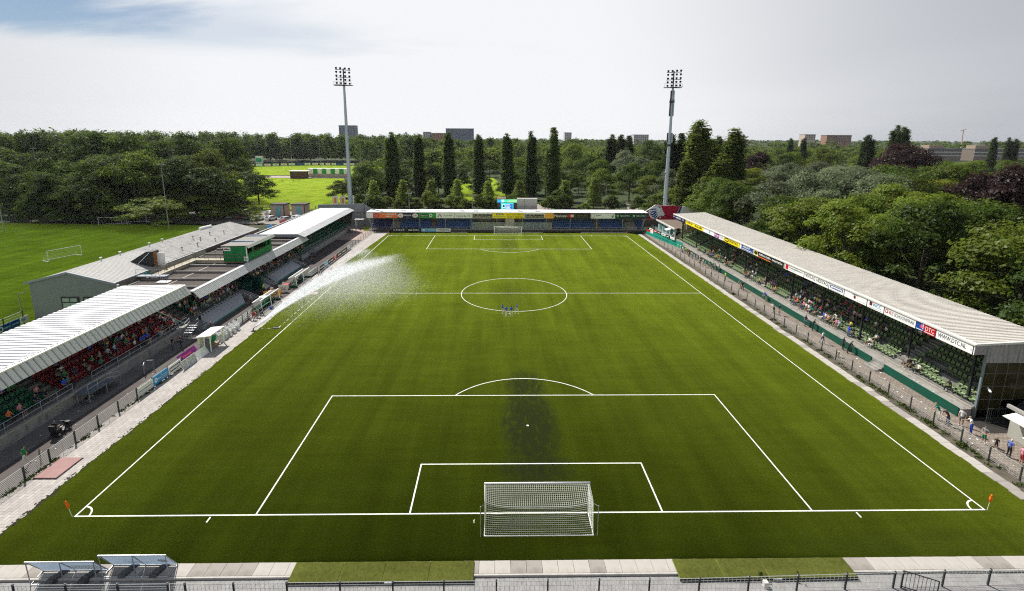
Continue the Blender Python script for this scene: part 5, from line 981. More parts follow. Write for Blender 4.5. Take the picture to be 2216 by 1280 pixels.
LF = [block('long_flats', 'long low flats with white bands on the right, left part', 553, 597, 600, 15.5, mat('far_brown', (.20, .16, .13), .8), 3, 12, wf=.8), block('long_flats', 'long low flats with white bands at the right edge of the photo', 614, 684, 600, 15, mat('far_brown', (0, 0, 0)), 3, 14, wf=.8)]
for t, xa, xb in ((LF[0], 553, 597), (LF[1], 614, 684)):
    for z in (6, 10.5): mb = MB(); mb.box(xa-.5, 599.5, z, xb+.5, 599.8, z+1.2); mb.build('balcony', bp, t)
    mb = MB(); mb.box(xa+2, 602, 15.9, xa+22, 615, 20); mb.build('roof_house', mat('far_tan', (.33, .25, .18), .8), t)
block('white_sheds', 'low white and blue building between trees in the middle distance', 122, 165, 560, 7.5, mat('far_light_blue', (.40, .52, .58), .7), 1, 8); block('left_flats', 'white flats among trees at the left edge of the horizon', -640, -600, 600, 23, bp, 3, 8)
t = thing('tower_crane', 'tiny tower crane on the right horizon', 'crane', (880, 900, 0)); MB().bar((880, 900, 0), (878, 900, 46), 1.2).build('mast', mat('crane_red', (.5, .3, .25), .6), t); MB().bar((872, 900, 44), (884, 900, 47), .8).build('jib', mat('crane_red', (0, 0, 0)), t)
# ---------------------------------------------------------------- right grandstand
TR = thing('grandstand', 'long right grandstand with pale ribbed roof, sponsor boards and green seats', 'grandstand', (46, 50, 0))
YN, YE = 12.0, 92.5
mb = MB(); mb.box(42.25, YN+.2, 0, 42.35, 21.6, .92); mb.box(42.25, 23.6, 0, 42.35, YE, .92); mb.build('green_hoarding', mat('hoarding_green', C(8, 74, 58), .55, .15, .8), TR)
mb = MB(); mb.box(42.36, YN, 0, 43.35, YE, .9); mb.build('front_walkway', concrete, TR)
mb = MB(); mb.box(43.3, YN, .9, 43.5, YE, 1.12); mb.build('step_edge', mat('edge_concrete', (.30, .28, .24), .8, .2), TR)
tier(TR, YN, YE, 43.5, .76, 1.2, .42, 9, concrete2)
sp = []; gaps = [(20.9, 22.2), (35.2, 36.5), (43.0, 44.0), (50.6, 51.8), (65.4, 66.6), (80, 81.2)]
for k in range(9):
    y = YN+.6; i = 0
    while y < YE-.5:
        miss = R.random() < .035
        if not any(a < y < b for a, b in gaps) and not miss: sp.append((43.5+.76*k+.36, y, 1.2+.42*k, -math.pi/2, 'green'))
        y += .56
for a in ((2, 17.5, 20.2), (1, 24.5, 25.6), (3, 30, 31), (2, 39, 41), (4, 27.3, 28.5), (1, 15.0, 17.6), (5, 45, 47)):
    sp = [s for s in sp if not (abs(s[0]-(43.5+.76*a[0]+.36)) < .1 and a[1] < s[1] < a[2])]
place_seats(TR, sp)
stair(TR, 21.7, 23.5, 43.3, 41.4, .9, .02, 5, concrete)
for a, b in gaps:
    mb = MB()
    for k in range(9): mb.box(43.5+.76*k+.3, a+.1, 1.2+.42*k, 43.5+.76*k+.74, b-.1, 1.2+.42*k+.2)
    mb.build('aisle_steps', concrete, TR)
for y in (13.2, 20.6, 28, 35.6, 43.1, 50.6, 58, 65.7, 73, 81, 90): mb = MB(); mb.box(43.9, y-.09, 1.1, 44.1, y+.09, 6.9); mb.build('column', mat('column_dark', (.022, .026, .03), .5), TR)
rr = mat('right_roof', (.53, .50, .45), .6, .06, .3, dirt=((.30, .28, .25), .7, (.35, 3.5, 1), .52, .85))
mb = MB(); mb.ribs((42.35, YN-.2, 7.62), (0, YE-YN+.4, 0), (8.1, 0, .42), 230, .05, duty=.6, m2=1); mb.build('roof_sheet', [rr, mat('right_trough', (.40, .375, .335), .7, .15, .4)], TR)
mb = MB(); mb.prism([(42.2, YN-.25, 7.70), (42.62, YN-.25, 7.74), (42.62, YN-.25, 7.6), (42.2, YN-.25, 7.56)], (0, YE-YN+.5, 0)); mb.build('roof_edge', mat('edge_cream', (.60, .58, .53), .5), TR)
mb = MB(); mb.prism([(42.35, YN-.26, 7.74), (50.45, YN-.26, 8.16), (50.45, YN-.26, 7.95), (42.35, YN-.26, 7.55)], (0, .3, 0)); mb.build('end_trim', mat('edge_cream', (0, 0, 0)), TR)
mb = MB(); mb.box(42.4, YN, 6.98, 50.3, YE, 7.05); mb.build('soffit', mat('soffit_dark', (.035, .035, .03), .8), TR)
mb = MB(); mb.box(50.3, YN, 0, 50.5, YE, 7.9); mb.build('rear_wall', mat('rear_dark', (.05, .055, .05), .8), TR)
for y in range(16, 92, 8): MB().bar((42.6, y, 7.2), (50.2, y, 7.4), .2).build('roof_beam', dsteel, TR)
# near end wall: ribbed metal above glazing
clad = mat('stained_cladding', (.30, .29, .27), .6, .12, 1.5, dirt=((.09, .085, .075), 1.6, (3.5, 3.5, .18), .5, .72))
mb = MB(); xs_ = [43.7+i*.2 for i in range(35)]; vs = []
for i, x in enumerate(xs_): yy = YN-.05-(.05 if i % 2 else 0); vs += [(x, yy, 5.75), (x, yy, 7.6+.05*(x-43.7))]
mb.add(vs, [(2*i, 2*i+2, 2*i+3, 2*i+1) for i in range(34)]); mb.build('end_cladding', clad, TR)
mb = MB(); mb.box(42.3, YN-.1, 6.6, 43.7, YN, 7.55); mb.build('canopy_end', mat('canopy_end_grey', (.26, .25, .25), .6, .2, 2), TR)
glz = mat('end_glass', (.035, .030, .010), .12, .35, .7, spec=.6)
rows_ = [(5.7, 4.75), (4.7, 3.4), (3.35, 2.0), (1.95, .8)]
for r_, (zt, zb_) in enumerate(rows_):
    for c_ in range(6):
        a, b = 43.75+c_*1.12, 43.75+(c_+1)*1.12
        if r_ == 3 and c_ > 1: continue
        zb2 = zb_ if not (r_ == 2 and c_ > 3) else zb_+.5
        mb = MB(); mb.box(a+.03, YN-.06, zb2, b-.03, YN-.02, zt); mb.build('glass_pane', glz, TR)
for c_ in range(7): MB().bar((43.75+c_*1.12, YN-.08, .7 if c_ < 3 else 2.0), (43.75+c_*1.12, YN-.08, 5.75), .05).build('mullion', mat('mullion_grey', (.11, .11, .10), .5), TR)
for z in (4.72, 3.37, 1.97): MB().bar((43.7, YN-.09, z), (50.4 if z > 2 else 47.2, YN-.09, z), .05).build('transom', mat('mullion_grey', (0, 0, 0)), TR)
mb = MB(); mb.box(43.6, YN-.12, 0, 43.74, YN+.05, 7.5); mb.build('corner_post', mat('corner_grey', (.16, .2, .22), .5), TR)
mb = MB(); mb.prism([(43.7, YN, 0), (43.7, YN, .8), (46.4, YN, 1.9), (50.4, YN, 4.4), (50.4, YN, 0)], (0, .1, 0)); mb.build('end_base', mat('end_base_dark', (.02, .02, .018), .8), TR)
mb = MB(); mb.bar((44.2, YN-.3, 3.3), (43.9, YN-.9, 3.2), .12); mb.build('end_lamp', wh, TR)
# far end: cream panels, sloping parapet, white sign
cream = mat('cream_panel', (.55, .48, .34), .6, .08, 1.0)
for c_ in range(5):
    for r_ in range(3): mb = MB(); mb.box(44.6+c_*1.3, YE+.02, 1.4+r_*1.75, 45.82+c_*1.3, YE+.12, 3.05+r_*1.75); mb.build('end_panel', cream, TR)
mb = MB(); mb.prism([(43.5, YE-.1, 1.2), (50.4, YE-.1, 5.2), (50.4, YE-.1, 6.0), (43.5, YE-.1, 2.0)], (0, .1, 0)); mb.build('sloping_parapet', cream, TR)
mb = MB(); mb.bar((43.5, YE-.15, 2.05), (50.4, YE-.15, 6.05), .1); mb.build('parapet_rail', dsteel, TR)
# fascia boards
XF = 42.3; RY = (0, -1, 0); Bg = 'sponsor boards on the right stand'
def rb(lbl, y1, y0, m, prints): return board('advertising_board', lbl, 'advertising board', (XF, y1-.02, 6.62), RY, UZ, y1-y0-.04, .98, m, Bg, prints=prints)
rb('navy sponsor board at the far end of the right stand', 93, 84.4, ink['navy'], [('t', 'DOK', .05, .3, .12, .4, wh), ('w', 14, .25, .3, .4, .4, wh), ('t', 'DOK', .75, .3, .14, .4, wh)])
rb('yellow sponsor board beside the navy one on the right stand', 84.3, 74.2, ink['yellow'], [('w', 6, .05, .3, .38, .45, black), ('w', 8, .55, .25, .4, .45, black)])
rb('white sponsor board with small purple square on the right stand', 74.1, 64.1, wh, [('r', .3, .2, .36, .85, ink['lblue']), ('r', .57, .08, .8, .92, ink['purple']), ('w', 3, .59, .3, .18, .4, wh), ('r', .84, .3, .95, .8, ink['lgrey'])])
rb('yellow sponsor board reading RIWAL on the right stand', 64.0, 57.7, ink['yellow'], [('d', .18, .5, .95, .4, black), ('d', .18, .5, .7, .16, ink['yellow']), ('t', 'RIWAL', .38, .18, .56, .64, black)])
rb('blue sponsor board with white lines on a white panel', 57.6, 52.6, wh, [('r', .14, .06, .98, .94, ink['blue']), ('r', .2, .2, .9, .3, wh), ('w', 12, .25, .5, .5, .3, wh)])
rb('black sponsor board with orange stripe on the right stand', 52.5, 43.1, wh, [('p', [(.17, .0), (.99, .0), (.99, .97), (.13, .97)], black), ('d', .08, .5, .7, .42, ink['yellow']), ('d', .08, .5, .62, .3, black), ('p', [(.17, .0), (.6, .0), (.57, .14), (.16, .14)], ink['orange']), ('w', 11, .2, .38, .36, .3, wh), ('d', .58, .5, .1, .07, wh), ('w', 9, .64, .38, .32, .3, wh)])
rb('white sponsor board with red square and slogan on the right stand', 43.0, 38.1, wh, [('r', .05, .12, .2, .85, ink['red']), ('w', 16, .25, .45, .7, .25, ink['grey']), ('r', .25, .25, .6, .32, ink['lgrey'])])
rb('white sponsor board reading HEXTAQ twice on the right stand', 38.0, 32.6, wh, [('t', 'HEXTAQ', .03, .2, .44, .55, black), ('t', 'HEXTAQ', .53, .2, .44, .55, black)])
rb('white sponsor board with blue line mark right of HEXTAQ', 32.5, 29.6, wh, dash_logo(.08, .25, .84, .5, ink['blue'])+[('r', .1, .1, .8, .15, ink['lgrey'])])
rb('white sponsor board with small dark red emblem on the right stand', 29.5, 25.6, wh, [('p', [(.3, .7), (.42, .82), (.58, .84), (.66, .66), (.56, .74), (.44, .72)], ink['grey']), ('d', .48, .48, .18, .22, ink['maroon']), ('r', .6, .2, .95, .25, ink['lgrey'])])
rb('white sponsor board reading WCC on the right stand', 25.5, 22.9, wh, [('p', [(.14, .35), (.3, .35), (.3, .8), (.14, .8)], ink['maroon']), ('p', [(.14, .5), (.24, .8), (.14, .8)], ink['navy']), ('t', 'WCC', .34, .36, .5, .4, ink['sky']), ('r', .1, .15, .9, .2, ink['lgrey'])])
rb('white sponsor board reading VLS SCHOONMAAK on the right stand', 22.8, 18.45, wh, [('r', .03, .3, .12, .75, ink['crimson']), ('r', .05, .4, .1, .65, wh), ('t', 'VLS', .14, .3, .16, .45, ink['crimson']), ('t', 'SCHOONMAAK', .33, .3, .64, .42, ink['grey'])])
rb('blue and red sponsor board reading DTC on the right stand', 18.4, 16.0, ink['blue'], [('p', [(.42, 0), (1, 0), (1, 1), (.42, 1)], ink['red']), ('r', .26, .35, .32, .85, ink['pink']), ('r', .34, .3, .4, .9, ink['lgrey']), ('r', .2, .45, .44, .55, ink['pink']), ('t', 'DTC', .5, .3, .44, .45, wh), ('r', .48, .1, .96, .18, wh), ('r', .03, .1, .38, .18, wh)])
rb('white sponsor board reading WWW.DTC.NL at the near end of the right stand', 15.95, 11.8, wh, [('t', 'WWW.DTC.NL', .05, .25, .75, .45, black), ('d', .92, .45, .1, .1, ink['lgrey'])])
# fence along the right side
FR = thing('mesh_fence', 'long wire mesh fence with dark posts in front of the right stand', 'fence', (38.8, 50, 0))
yp = [-4.4, -1.9, .6, 3.1, 5.6]+[8.2+2.75*i for i in range(12)]+[41.2+2.75*i for i in range(18)]
fence_run(FR, [(38.8+.05*math.sin(y), y) for y in yp if y < 92], 1.3, 3, 7, .017, w=.09)
# hoarding with banners at the far right corner
board('corner_hoarding', 'teal green cloth hoarding along the terrace at the far right corner', 'hoarding', (39.3, 104.5, 0), (.16, -1, 0), UZ, 19.5, 1.6, ink['teal'], prints=[('r', .0, .62, .12, .98, ink['red']), ('r', .12, .55, .2, .98, wh), ('r', .25, .3, .9, .36, ink['dgreen'])])
for k in range(6): board('small_banner', ['white banner', 'red banner', 'black banner', 'white lettered banner', 'black lettered banner', 'white end banner'][k]+' hanging on top of the teal corner hoarding', 'banner', (39.55+.33*k, 102.8-2.4*k, 1.55), (.16, -1, 0), UZ, 2.1, .6, [wh, ink['red'], black, wh, black, wh][k], 'banners on the corner hoarding', prints=[('r', .2, .3, .8, .6, [ink['red'], wh, wh, black, wh, ink['lgrey']][k])])
TK = thing('corner_kiosk', 'white flat kiosk with teal glass behind the corner hoarding', 'kiosk', (45, 102, 0))
mb = MB(); mb.box(44.5, 96.5, 0, 44.7, 110.5, 2.9); mb.build('front_wall', mat('pale_teal_wall', (.32, .42, .40), .6), TK); mb = MB(); mb.box(44.2, 96, 2.9, 50, 111, 3.1); mb.build('roof', mat('brown_flat_roof', (.15, .115, .09), .9, .3, .6), TK); mb = MB(); mb.box(44.0, 96, 2.85, 44.25, 111, 3.25); mb.build('roof_edge', offwhite, TK)
for y in (98, 101, 104, 107): mb = MB(); mb.box(44.4, y, .9, 44.52, y+2, 2.4); mb.build('glass', mat('teal_glass', (.10, .22, .21), .2, spec=.6), TK)
mb = MB(); mb.prism([(44.3, 98.5, 2.6), (42.9, 98.5, 2.2), (42.9, 98.5, 2.25), (44.3, 98.5, 2.7)], (0, 2, 0)); mb.build('awning', wh, TK); mb = MB(); mb.box(44.3, 102.2, 1.5, 44.38, 103.6, 2.3); mb.build('display', black, TK)
t = thing('glass_screen', 'row of clear glass screens beside the corner kiosk', 'screen', (42.5, 102, 0)); gl2 = mat('clear_screen', (.45, .55, .55), .1, spec=.5, alpha=.3)
for k in range(6): mb = MB(); mb.box(42.2, 96.5+2.1*k, .05, 42.24, 98.5+2.1*k, 1.9); mb.build('pane', gl2, t); mb = MB(); mb.box(42.17, 98.5+2.1*k, 0, 42.27, 98.6+2.1*k, 2.0); mb.build('post', steel, t)
t = thing('crowd_barriers', 'row of brown metal barriers closing the terrace at the far end', 'barrier', (41, 92.5, 0)); railing(t, [(39.2, 93, 0), (43, 92.2, 0)], 1.1, dsteel, .9)
board('cloth_banner', 'white cloth banner on the parapet at the far end of the right stand', 'banner', (42.0, 91.5, 1.3), (.5, .8, .15), (-.3, .1, .9), 3.0, .8, wh, prints=[('d', .5, .5, .15, .15, ink['grey'])])
t = thing('speaker_pole', 'black loudspeaker on a post at the far end of the right stand', 'loudspeaker', (43.6, 92.0, 1)); MB().tube((43.6, 92, 1), (43.6, 92, 3), .06, 6).build('pole', dsteel, t); mb = MB(); mb.box(43.3, 91.7, 3, 43.9, 92.2, 4.0); mb.build('cabinet', black, t)
# near right corner: gate, dark yard and kiosk
gate('barred_gate', 'dark barred gate below the glazed end wall of the right stand', 43.9, 11.0, 2.6, -.1, 1.5, 14, mat('gate_dark', (.05, .06, .06), .5)); gate('barred_gate', 'second dark barred gate standing ajar at the right', 46.6, 10.9, 1.3, .7, 1.9, 9, mat('gate_dark', (0, 0, 0)))
t = thing('yard_fence', 'tall dark barred fence behind the gate at the right edge', 'fence', (50, 11, 0))
for k in range(28): MB().bar((48.0+.22*k, 10.8, 0), (48.0+.22*k, 10.8, 2.4), .04).build('bar', mat('gate_dark', (0, 0, 0)), t)
mb = MB(); mb.box(47.8, 10.75, 2.3, 54.2, 10.85, 2.4); mb.box(47.8, 10.75, .2, 54.2, 10.85, .3); mb.build('rail', mat('gate_dark', (0, 0, 0)), t)
TQ = thing('kiosk', 'pale kiosk with white serving flap at the right edge of the photo', 'kiosk', (46.5, 5, 0))
kw = mat('kiosk_wall', (.36, .36, .31), .7, .08); mb = MB(); mb.box(43.9, -2, 0, 44.0, 8.9, 1.0); mb.box(43.9, 7.4, 1.0, 44.0, 8.9, 2.3); mb.box(43.9, -2, 1.0, 44.0, 4.0, 2.3); mb.box(43.9, 8.9, 0, 50, 9.0, 2.3); mb.build('wall', kw, TQ)
mb = MB(); mb.box(44.05, 4, 1.0, 44.1, 7.4, 2.3); mb.build('window', mat('kiosk_window', (.30, .34, .40), .3), TQ); mb = MB(); mb.box(43.75, 5.6, 1.0, 44.1, 5.7, 2.3); mb.build('mullion', offwhite, TQ); mb = MB(); mb.box(43.93, 3.8, 1.0, 43.99, 4.6, 2.2); mb.build('red_notice', ink['maroon'], TQ)
mb = MB(); mb.box(43.2, 5.8, 1.0, 43.95, 7.2, 1.06); mb.build('counter', wh, TQ)
mb = MB(); mb.prism([(43.95, -2.5, 2.45), (42.75, -2.5, 2.2), (42.75, -2.5, 2.26), (43.95, -2.5, 2.52)], (0, 11.2, 0)); mb.build('serving_flap', mat('flap_white', (.62, .60, .56), .5), TQ)
mb = MB(); mb.box(44.3, -3, 2.5, 50, 9.6, 2.6); mb.build('roof', mat('kiosk_roof', (.02, .018, .017), .9), TQ); mb = MB(); mb.box(44.1, -3, 2.5, 44.35, 9.7, 2.8); mb.build('roof_edge', mat('kiosk_edge', (.34, .33, .31), .6), TQ)
sheet('dark_yard', [(42.5, 9.4), (60, 9.4), (60, 11.9), (42.5, 11.9)], -.004, mat('dark_yard', (.03, .027, .025), .9))
b = MB(); b.tube((39.6, 25.5, 0), (39.6, 25.5, .7), .18, 8); b.tube((39.6, 25.5, .7), (39.6, 25.5, .75), .2, 8); tag(b.build('litter_bin', mat('bin_beige', (.40, .36, .28), .7)), 'small beige litter bin behind the right fence', 'bin')
mb = MB()
for _ in range(60): x, y = R.uniform(39.2, 42), R.uniform(5, 80)*R.random()+4; s = R.uniform(.05, .13); mb.box(x, y, .0, x+s, y+s*1.4, .02)
for _ in range(25): x, y = R.uniform(42.5, 43.3), R.uniform(13, 60); s = R.uniform(.05, .1); mb.box(x, y, .9, x+s, y+s, .92)
for _ in range(20): x, y = R.uniform(-45, -41), R.uniform(4, 30); s = R.uniform(.04, .1); mb.box(x, y, 0, x+s, y+s, .02)
tag(mb.build('litter', wh), kind='stuff')
# ---------------------------------------------------------------- people: one continuous skinned body per pose, shared by many figures
def body(pose):
    """grow a body from a jointed skeleton (faces -Y, feet at z = 0, seat height .45 when sitting)"""
    J = {}; Rr = {}; E = []
    def j(n, p, r): J[n] = p; Rr[n] = r
    def e(*ns): E.extend(zip(ns, ns[1:]))
    sit = pose.startswith('sit'); pz = .53 if sit else .95; ty = .06 if sit else 0
    lean = dict(sit_lean=-.16, sit=.03, sit_talk=.0, sit_back=.08, stand=0, walk=-.04, bent=-.30, arms=-.02, hips=0, lean=-.16).get(pose, 0)
    tx = .05 if pose == 'sit_talk' else 0
    j('pelvis', (0, ty, pz), (.155, .115)); j('waist', (tx*.4, ty+lean*.3, pz+.18), (.135, .10)); j('chest', (tx, ty+lean*.75, pz+.37), (.165, .115)); j('neckb', (tx, ty+lean, pz+.52), (.075, .07))
    j('neck', (tx, ty+lean*1.1-.01, pz+.58), (.055, .055)); j('head', (tx*1.2, ty+lean*1.2-.03, pz+.68), (.085, .098)); j('crown', (tx*1.2, ty+lean*1.2-.02, pz+.79), (.075, .088)); j('nose', (tx*1.2, ty+lean*1.2-.135, pz+.675), (.016, .02))
    e('pelvis', 'waist', 'chest', 'neckb', 'neck', 'head', 'crown'); e('head', 'nose')
    arms = dict(sit=((.24, -.02, -.26), (.21, -.24, -.32), (.15, -.36, -.34)), sit_lean=((.26, -.10, -.24), (.15, -.30, -.20), (.06, -.40, -.16)), sit_talk=((.27, .02, -.25), (.24, -.2, -.24), (.12, -.3, -.12)), sit_back=((.25, .05, -.27), (.12, -.18, -.28), (.0, -.24, -.27)),
                stand=((.25, .02, -.28), (.26, -.04, -.52), (.25, -.07, -.62)), walk=((.25, .12, -.26), (.25, .04, -.49), (.25, .0, -.59)), bent=((.24, -.16, -.26), (.16, -.32, -.4), (.12, -.38, -.46)), arms=((.26, .03, -.26), (.13, -.2, -.24), (-.02, -.24, -.22)), hips=((.36, .07, -.22), (.22, -.06, -.40), (.15, -.09, -.42)), lean=((.25, -.14, -.24), (.22, -.36, -.26), (.18, -.46, -.25)))[pose]
    for s, t in ((1, 'l'), (-1, 'r')):
        sh = (tx+s*.185, ty+lean*.95, pz+.47); j('sh'+t, sh, (.068, .068)); A = [(sh[0]+s*(a[0]-.185), sh[1]+(a[1] if not (pose == 'walk' and s < 0) else -a[1]*1.2), sh[2]+a[2]) for a in arms]
        j('el'+t, A[0], (.046, .046)); j('wr'+t, A[1], (.034, .030)); j('ha'+t, A[2], (.038, .022)); d = (Vector(A[2])-Vector(A[1])).normalized(); j('fi'+t, tuple(Vector(A[2])+d*.075), (.026, .013)); j('th'+t, tuple(Vector(A[2])+d*.02+Vector((-s*.045, -.015, .0))), (.012, .012))
        e('chest', 'sh'+t, 'el'+t, 'wr'+t, 'ha'+t, 'fi'+t); e('ha'+t, 'th'+t); hp = (s*.09, ty, pz-.06); j('hp'+t, hp, (.098, .098))
        if sit:
            sp_ = .03 if s > 0 else .05; kn = (s*(.12+sp_), ty-.43, .50); an = (s*(.12+sp_*.7), ty-.40+(.06 if s > 0 else -.05), .09)
        elif pose == 'walk': kn = (s*.09, s*-.16-.02, .50); an = (s*.08, s*-.24+(.05 if s < 0 else .0), .09 if s > 0 else .13)
        elif pose == 'bent': kn = (s*.12, -.02, .50); an = (s*.13, .05, .09)
        else: kn = (s*.11, -.02, .50); an = (s*(.12 if pose != 'hips' else .16), .02, .09)
        j('kn'+t, kn, (.062, .062)); j('an'+t, an, (.042, .044)); j('he'+t, (an[0], an[1]-.03, .045), (.042, .042)); j('to'+t, (an[0]+s*.015, an[1]-.17, .032), (.042, .030)); e('pelvis', 'hp'+t, 'kn'+t, 'an'+t, 'he'+t, 'to'+t)
    names = list(J); idx = {n: i for i, n in enumerate(names)}; me = bpy.data.meshes.new('b'); me.from_pydata([J[n] for n in names], [(idx[a], idx[b]) for a, b in E], [])
    ob = bpy.data.objects.new('b', me); COL.objects.link(ob); md = ob.modifiers.new('s', 'SKIN'); md.use_smooth_shade = True; md.branch_smoothing = .3
    for n, v in zip(names, me.skin_vertices[0].data): v.radius = Rr[n]; v.use_root = n == 'pelvis'
    sb_ = ob.modifiers.new('d', 'SUBSURF'); sb_.levels = 1; sb_.render_levels = 1
    dg = bpy.context.evaluated_depsgraph_get(); out_ = bpy.data.meshes.new_from_object(ob.evaluated_get(dg)); bpy.data.objects.remove(ob); bpy.data.meshes.remove(me)
    segs = [(a, b, Vector(J[a]), Vector(J[b])) for a, b in E]; slot = []
    def region(p):
        best = min(segs, key=lambda s: ((p-s[2]-(s[3]-s[2])*max(0, min(1, (p-s[2]).dot(s[3]-s[2])/max(1e-9, (s[3]-s[2]).length_squared)))).length)); a, b = best[0], best[1]; t = (p-best[2]).dot(best[3]-best[2])/max(1e-9, (best[3]-best[2]).length_squared)
        if a in ('head', 'neck') or b in ('nose',): 
            h = Vector(J['head']); return 4 if (p.z > h.z+.055 or (p.y > h.y+.03 and p.z > h.z-.05)) else 0
        if a == 'neckb': return 0 if t > .35 else 1
        if a == 'chest' and b == 'neckb': return 1
        if a[:2] == 'sh': return 1 if t < .75 else 0
        if a[:2] in ('el', 'wr', 'ha'): return 0
        if a == 'pelvis' and b == 'waist': return 1 if t > .2 else 2
        if a == 'pelvis': return 2
        if a[:2] == 'hp': return 2
        if a[:2] == 'kn': return 3
        if a[:2] in ('an', 'he'): return 5
        return 1
    for pl in out_.polygons: slot.append(region(pl.center))
    for k in range(6): out_.materials.append(None)
    out_.polygons.foreach_set('material_index', slot); out_.name = 'person_body'; out_.update(); return out_
BODY = {k: body(k) for k in ('sit', 'sit_lean', 'sit_talk', 'sit_back', 'stand', 'walk', 'bent', 'arms', 'hips', 'lean')}
PM = {}
def pm(kind, nm, rgb):
    return mat('cloth_'+kind+'_'+nm, rgb, .85 if kind != 'skin' else .55, .1, 8)
SK = dict(light=(.48, .29, .20), tan=(.36, .20, .13), brown=(.16, .08, .05)); HR = dict(dark=(.015, .011, .009), brown=(.06, .035, .02), blond=(.38, .25, .10), grey=(.28, .27, .26), bald=(.46, .28, .20), white=(.6, .6, .58), cap=(.03, .05, .10))
SH = dict(white=(.68, .68, .68), black=(.016, .016, .018), red=(.42, .025, .03), green=C(20, 130, 70), navy=C(24, 30, 70), blue=C(40, 85, 215), grey=(.20, .21, .22), pink=(.62, .25, .32), lightblue=(.33, .48, .66), orange=(.75, .16, .03), maroon=(.16, .02, .04), yellow=(.75, .55, .06), teal=C(20, 120, 110), beige=(.42, .36, .27), purple=C(100, 50, 130), lime=(.50, .80, .06), striped=C(90, 110, 180))
TR_ = dict(dark=(.022, .022, .028), jeans=(.06, .09, .17), beige=(.36, .30, .21), white=(.65, .65, .63), grey=(.15, .15, .16), red=(.32, .04, .05), blue=C(30, 60, 160), green=C(30, 110, 80))
USED = set(); PN = [0]
def person(pose, x, y, z, face, shirt, trousers, hair, skin, where=None, bare=False, label=None, group=None, scale=1.0, name='person'):
    o = bpy.data.objects.new(name, BODY[pose]); COL.objects.link(o); o.location = (x, y, z); o.rotation_euler = (0, 0, face); o.scale = (scale,)*3
    ms_ = [pm('skin', skin, SK[skin]), pm('shirt', shirt, SH[shirt]), pm('legs', trousers, TR_[trousers]), pm('skin', skin, SK[skin]) if bare else pm('legs', trousers, TR_[trousers]), pm('hair', hair, HR[hair]), pm('shoe', 'white' if bare else 'dark', (.6, .6, .6) if bare else (.02, .02, .02))]
    for s_, m_ in zip(o.material_slots, ms_): s_.link = 'OBJECT'; s_.material = m_
    tag(o, label, 'person', group); return o
SHN = list(SH)[:15]; SHW = [22, 20, 9, 9, 12, 8, 12, 4, 7, 3, 4, 3, 4, 5, 2]
def rnd_dress(shirts=None):
    return R.choice(shirts) if shirts else R.choices(SHN, SHW)[0], R.choices(list(TR_)[:5], [10, 9, 4, 2, 4])[0], R.choices(list(HR), [10, 9, 4, 6, 3, 1, 2])[0], R.choices(list(SK), [8, 4, 1])[0]
HT = dict(dark='dark hair', brown='brown hair', blond='blond hair', grey='grey hair', bald='shaved head', white='white hair', cap='dark cap'); ORD = ['front', 'second', 'third', 'fourth', 'fifth', 'sixth', 'seventh', 'eighth', 'last']
def seated(x, y, z, face, row, where, grp, shirts=None, dr=None):
    for _ in range(60):
        s_, t_, h_, k_ = dr or rnd_dress(shirts); ps = R.choice(('sit', 'sit', 'sit_lean', 'sit_talk', 'sit_back')); bare = R.random() < .3
        low = ('%s shorts' if bare else '%s trousers') % t_ if t_ != 'jeans' else ('denim shorts' if bare else 'jeans')
        lab = 'spectator, %s, %s top, %s%s, %s row, %s' % (HT[h_], 'pale blue' if s_ == 'lightblue' else s_, low, {'sit_lean': ' leaning', 'sit_talk': ' turning'}.get(ps, ''), ORD[row], where)
        if lab not in USED or dr: break
    USED.add(lab); return person(ps, x, y, z, face+R.uniform(-.25, .25), s_, t_, h_, k_, bare=bare, label=lab, group=grp, scale=R.uniform(.93, 1.04))
crowd = []
# near block: sparse at the near end, thick by the middle block
def blockname(y, cuts): return next(n for b, n in cuts if y < b)
cutA = [(14.2, 'near left green seats'), (21, 'red seats after the aisle'), (28, 'middle of the red seats'), (99, 'red seats by the steps')]
for k in range(7):
    for i in range(60):
        y = 7.5+i*.52
        if 13.9 < y < 15.6 or y > 34: continue
        p = (.42 if k < 2 else .30 if k < 4 else .18) if y > 15 else .26
        if R.random() < p: crowd.append((-46.6-.8*k-.30, y, 1.15+.36*k, k, blockname(y, cutA)))
stuffA = [c for c in crowd if c[3] > 3]; crowd = [c for c in crowd if c[3] <= 3]
for c in crowd: seated(c[0], c[1], c[2], math.pi/2, c[3], c[4], 'spectators in the near left stand')
nA = len(crowd)
cutB = [(42, 'left stand by near steps'), (48.5, 'left stand before the tunnel'), (56, 'left stand above the tunnel'), (63, 'left stand past the tunnel'), (99, 'left stand by far steps')]
stuffB = []; cntB = 0
for k in range(7):
    for i in range(70):
        y = 36.7+i*.52
        if 49.6 < y < 54.4: continue
        if R.random() < (.80 if k < 5 else .6):
            q = (-46.4-.8*k-.30, y, 1.3+.36*k, k, blockname(y, cutB))
            if k < 1: seated(q[0], q[1], q[2], math.pi/2, k, q[4], 'spectators in the middle left stand'); cntB += 1
            else: stuffB.append(q)
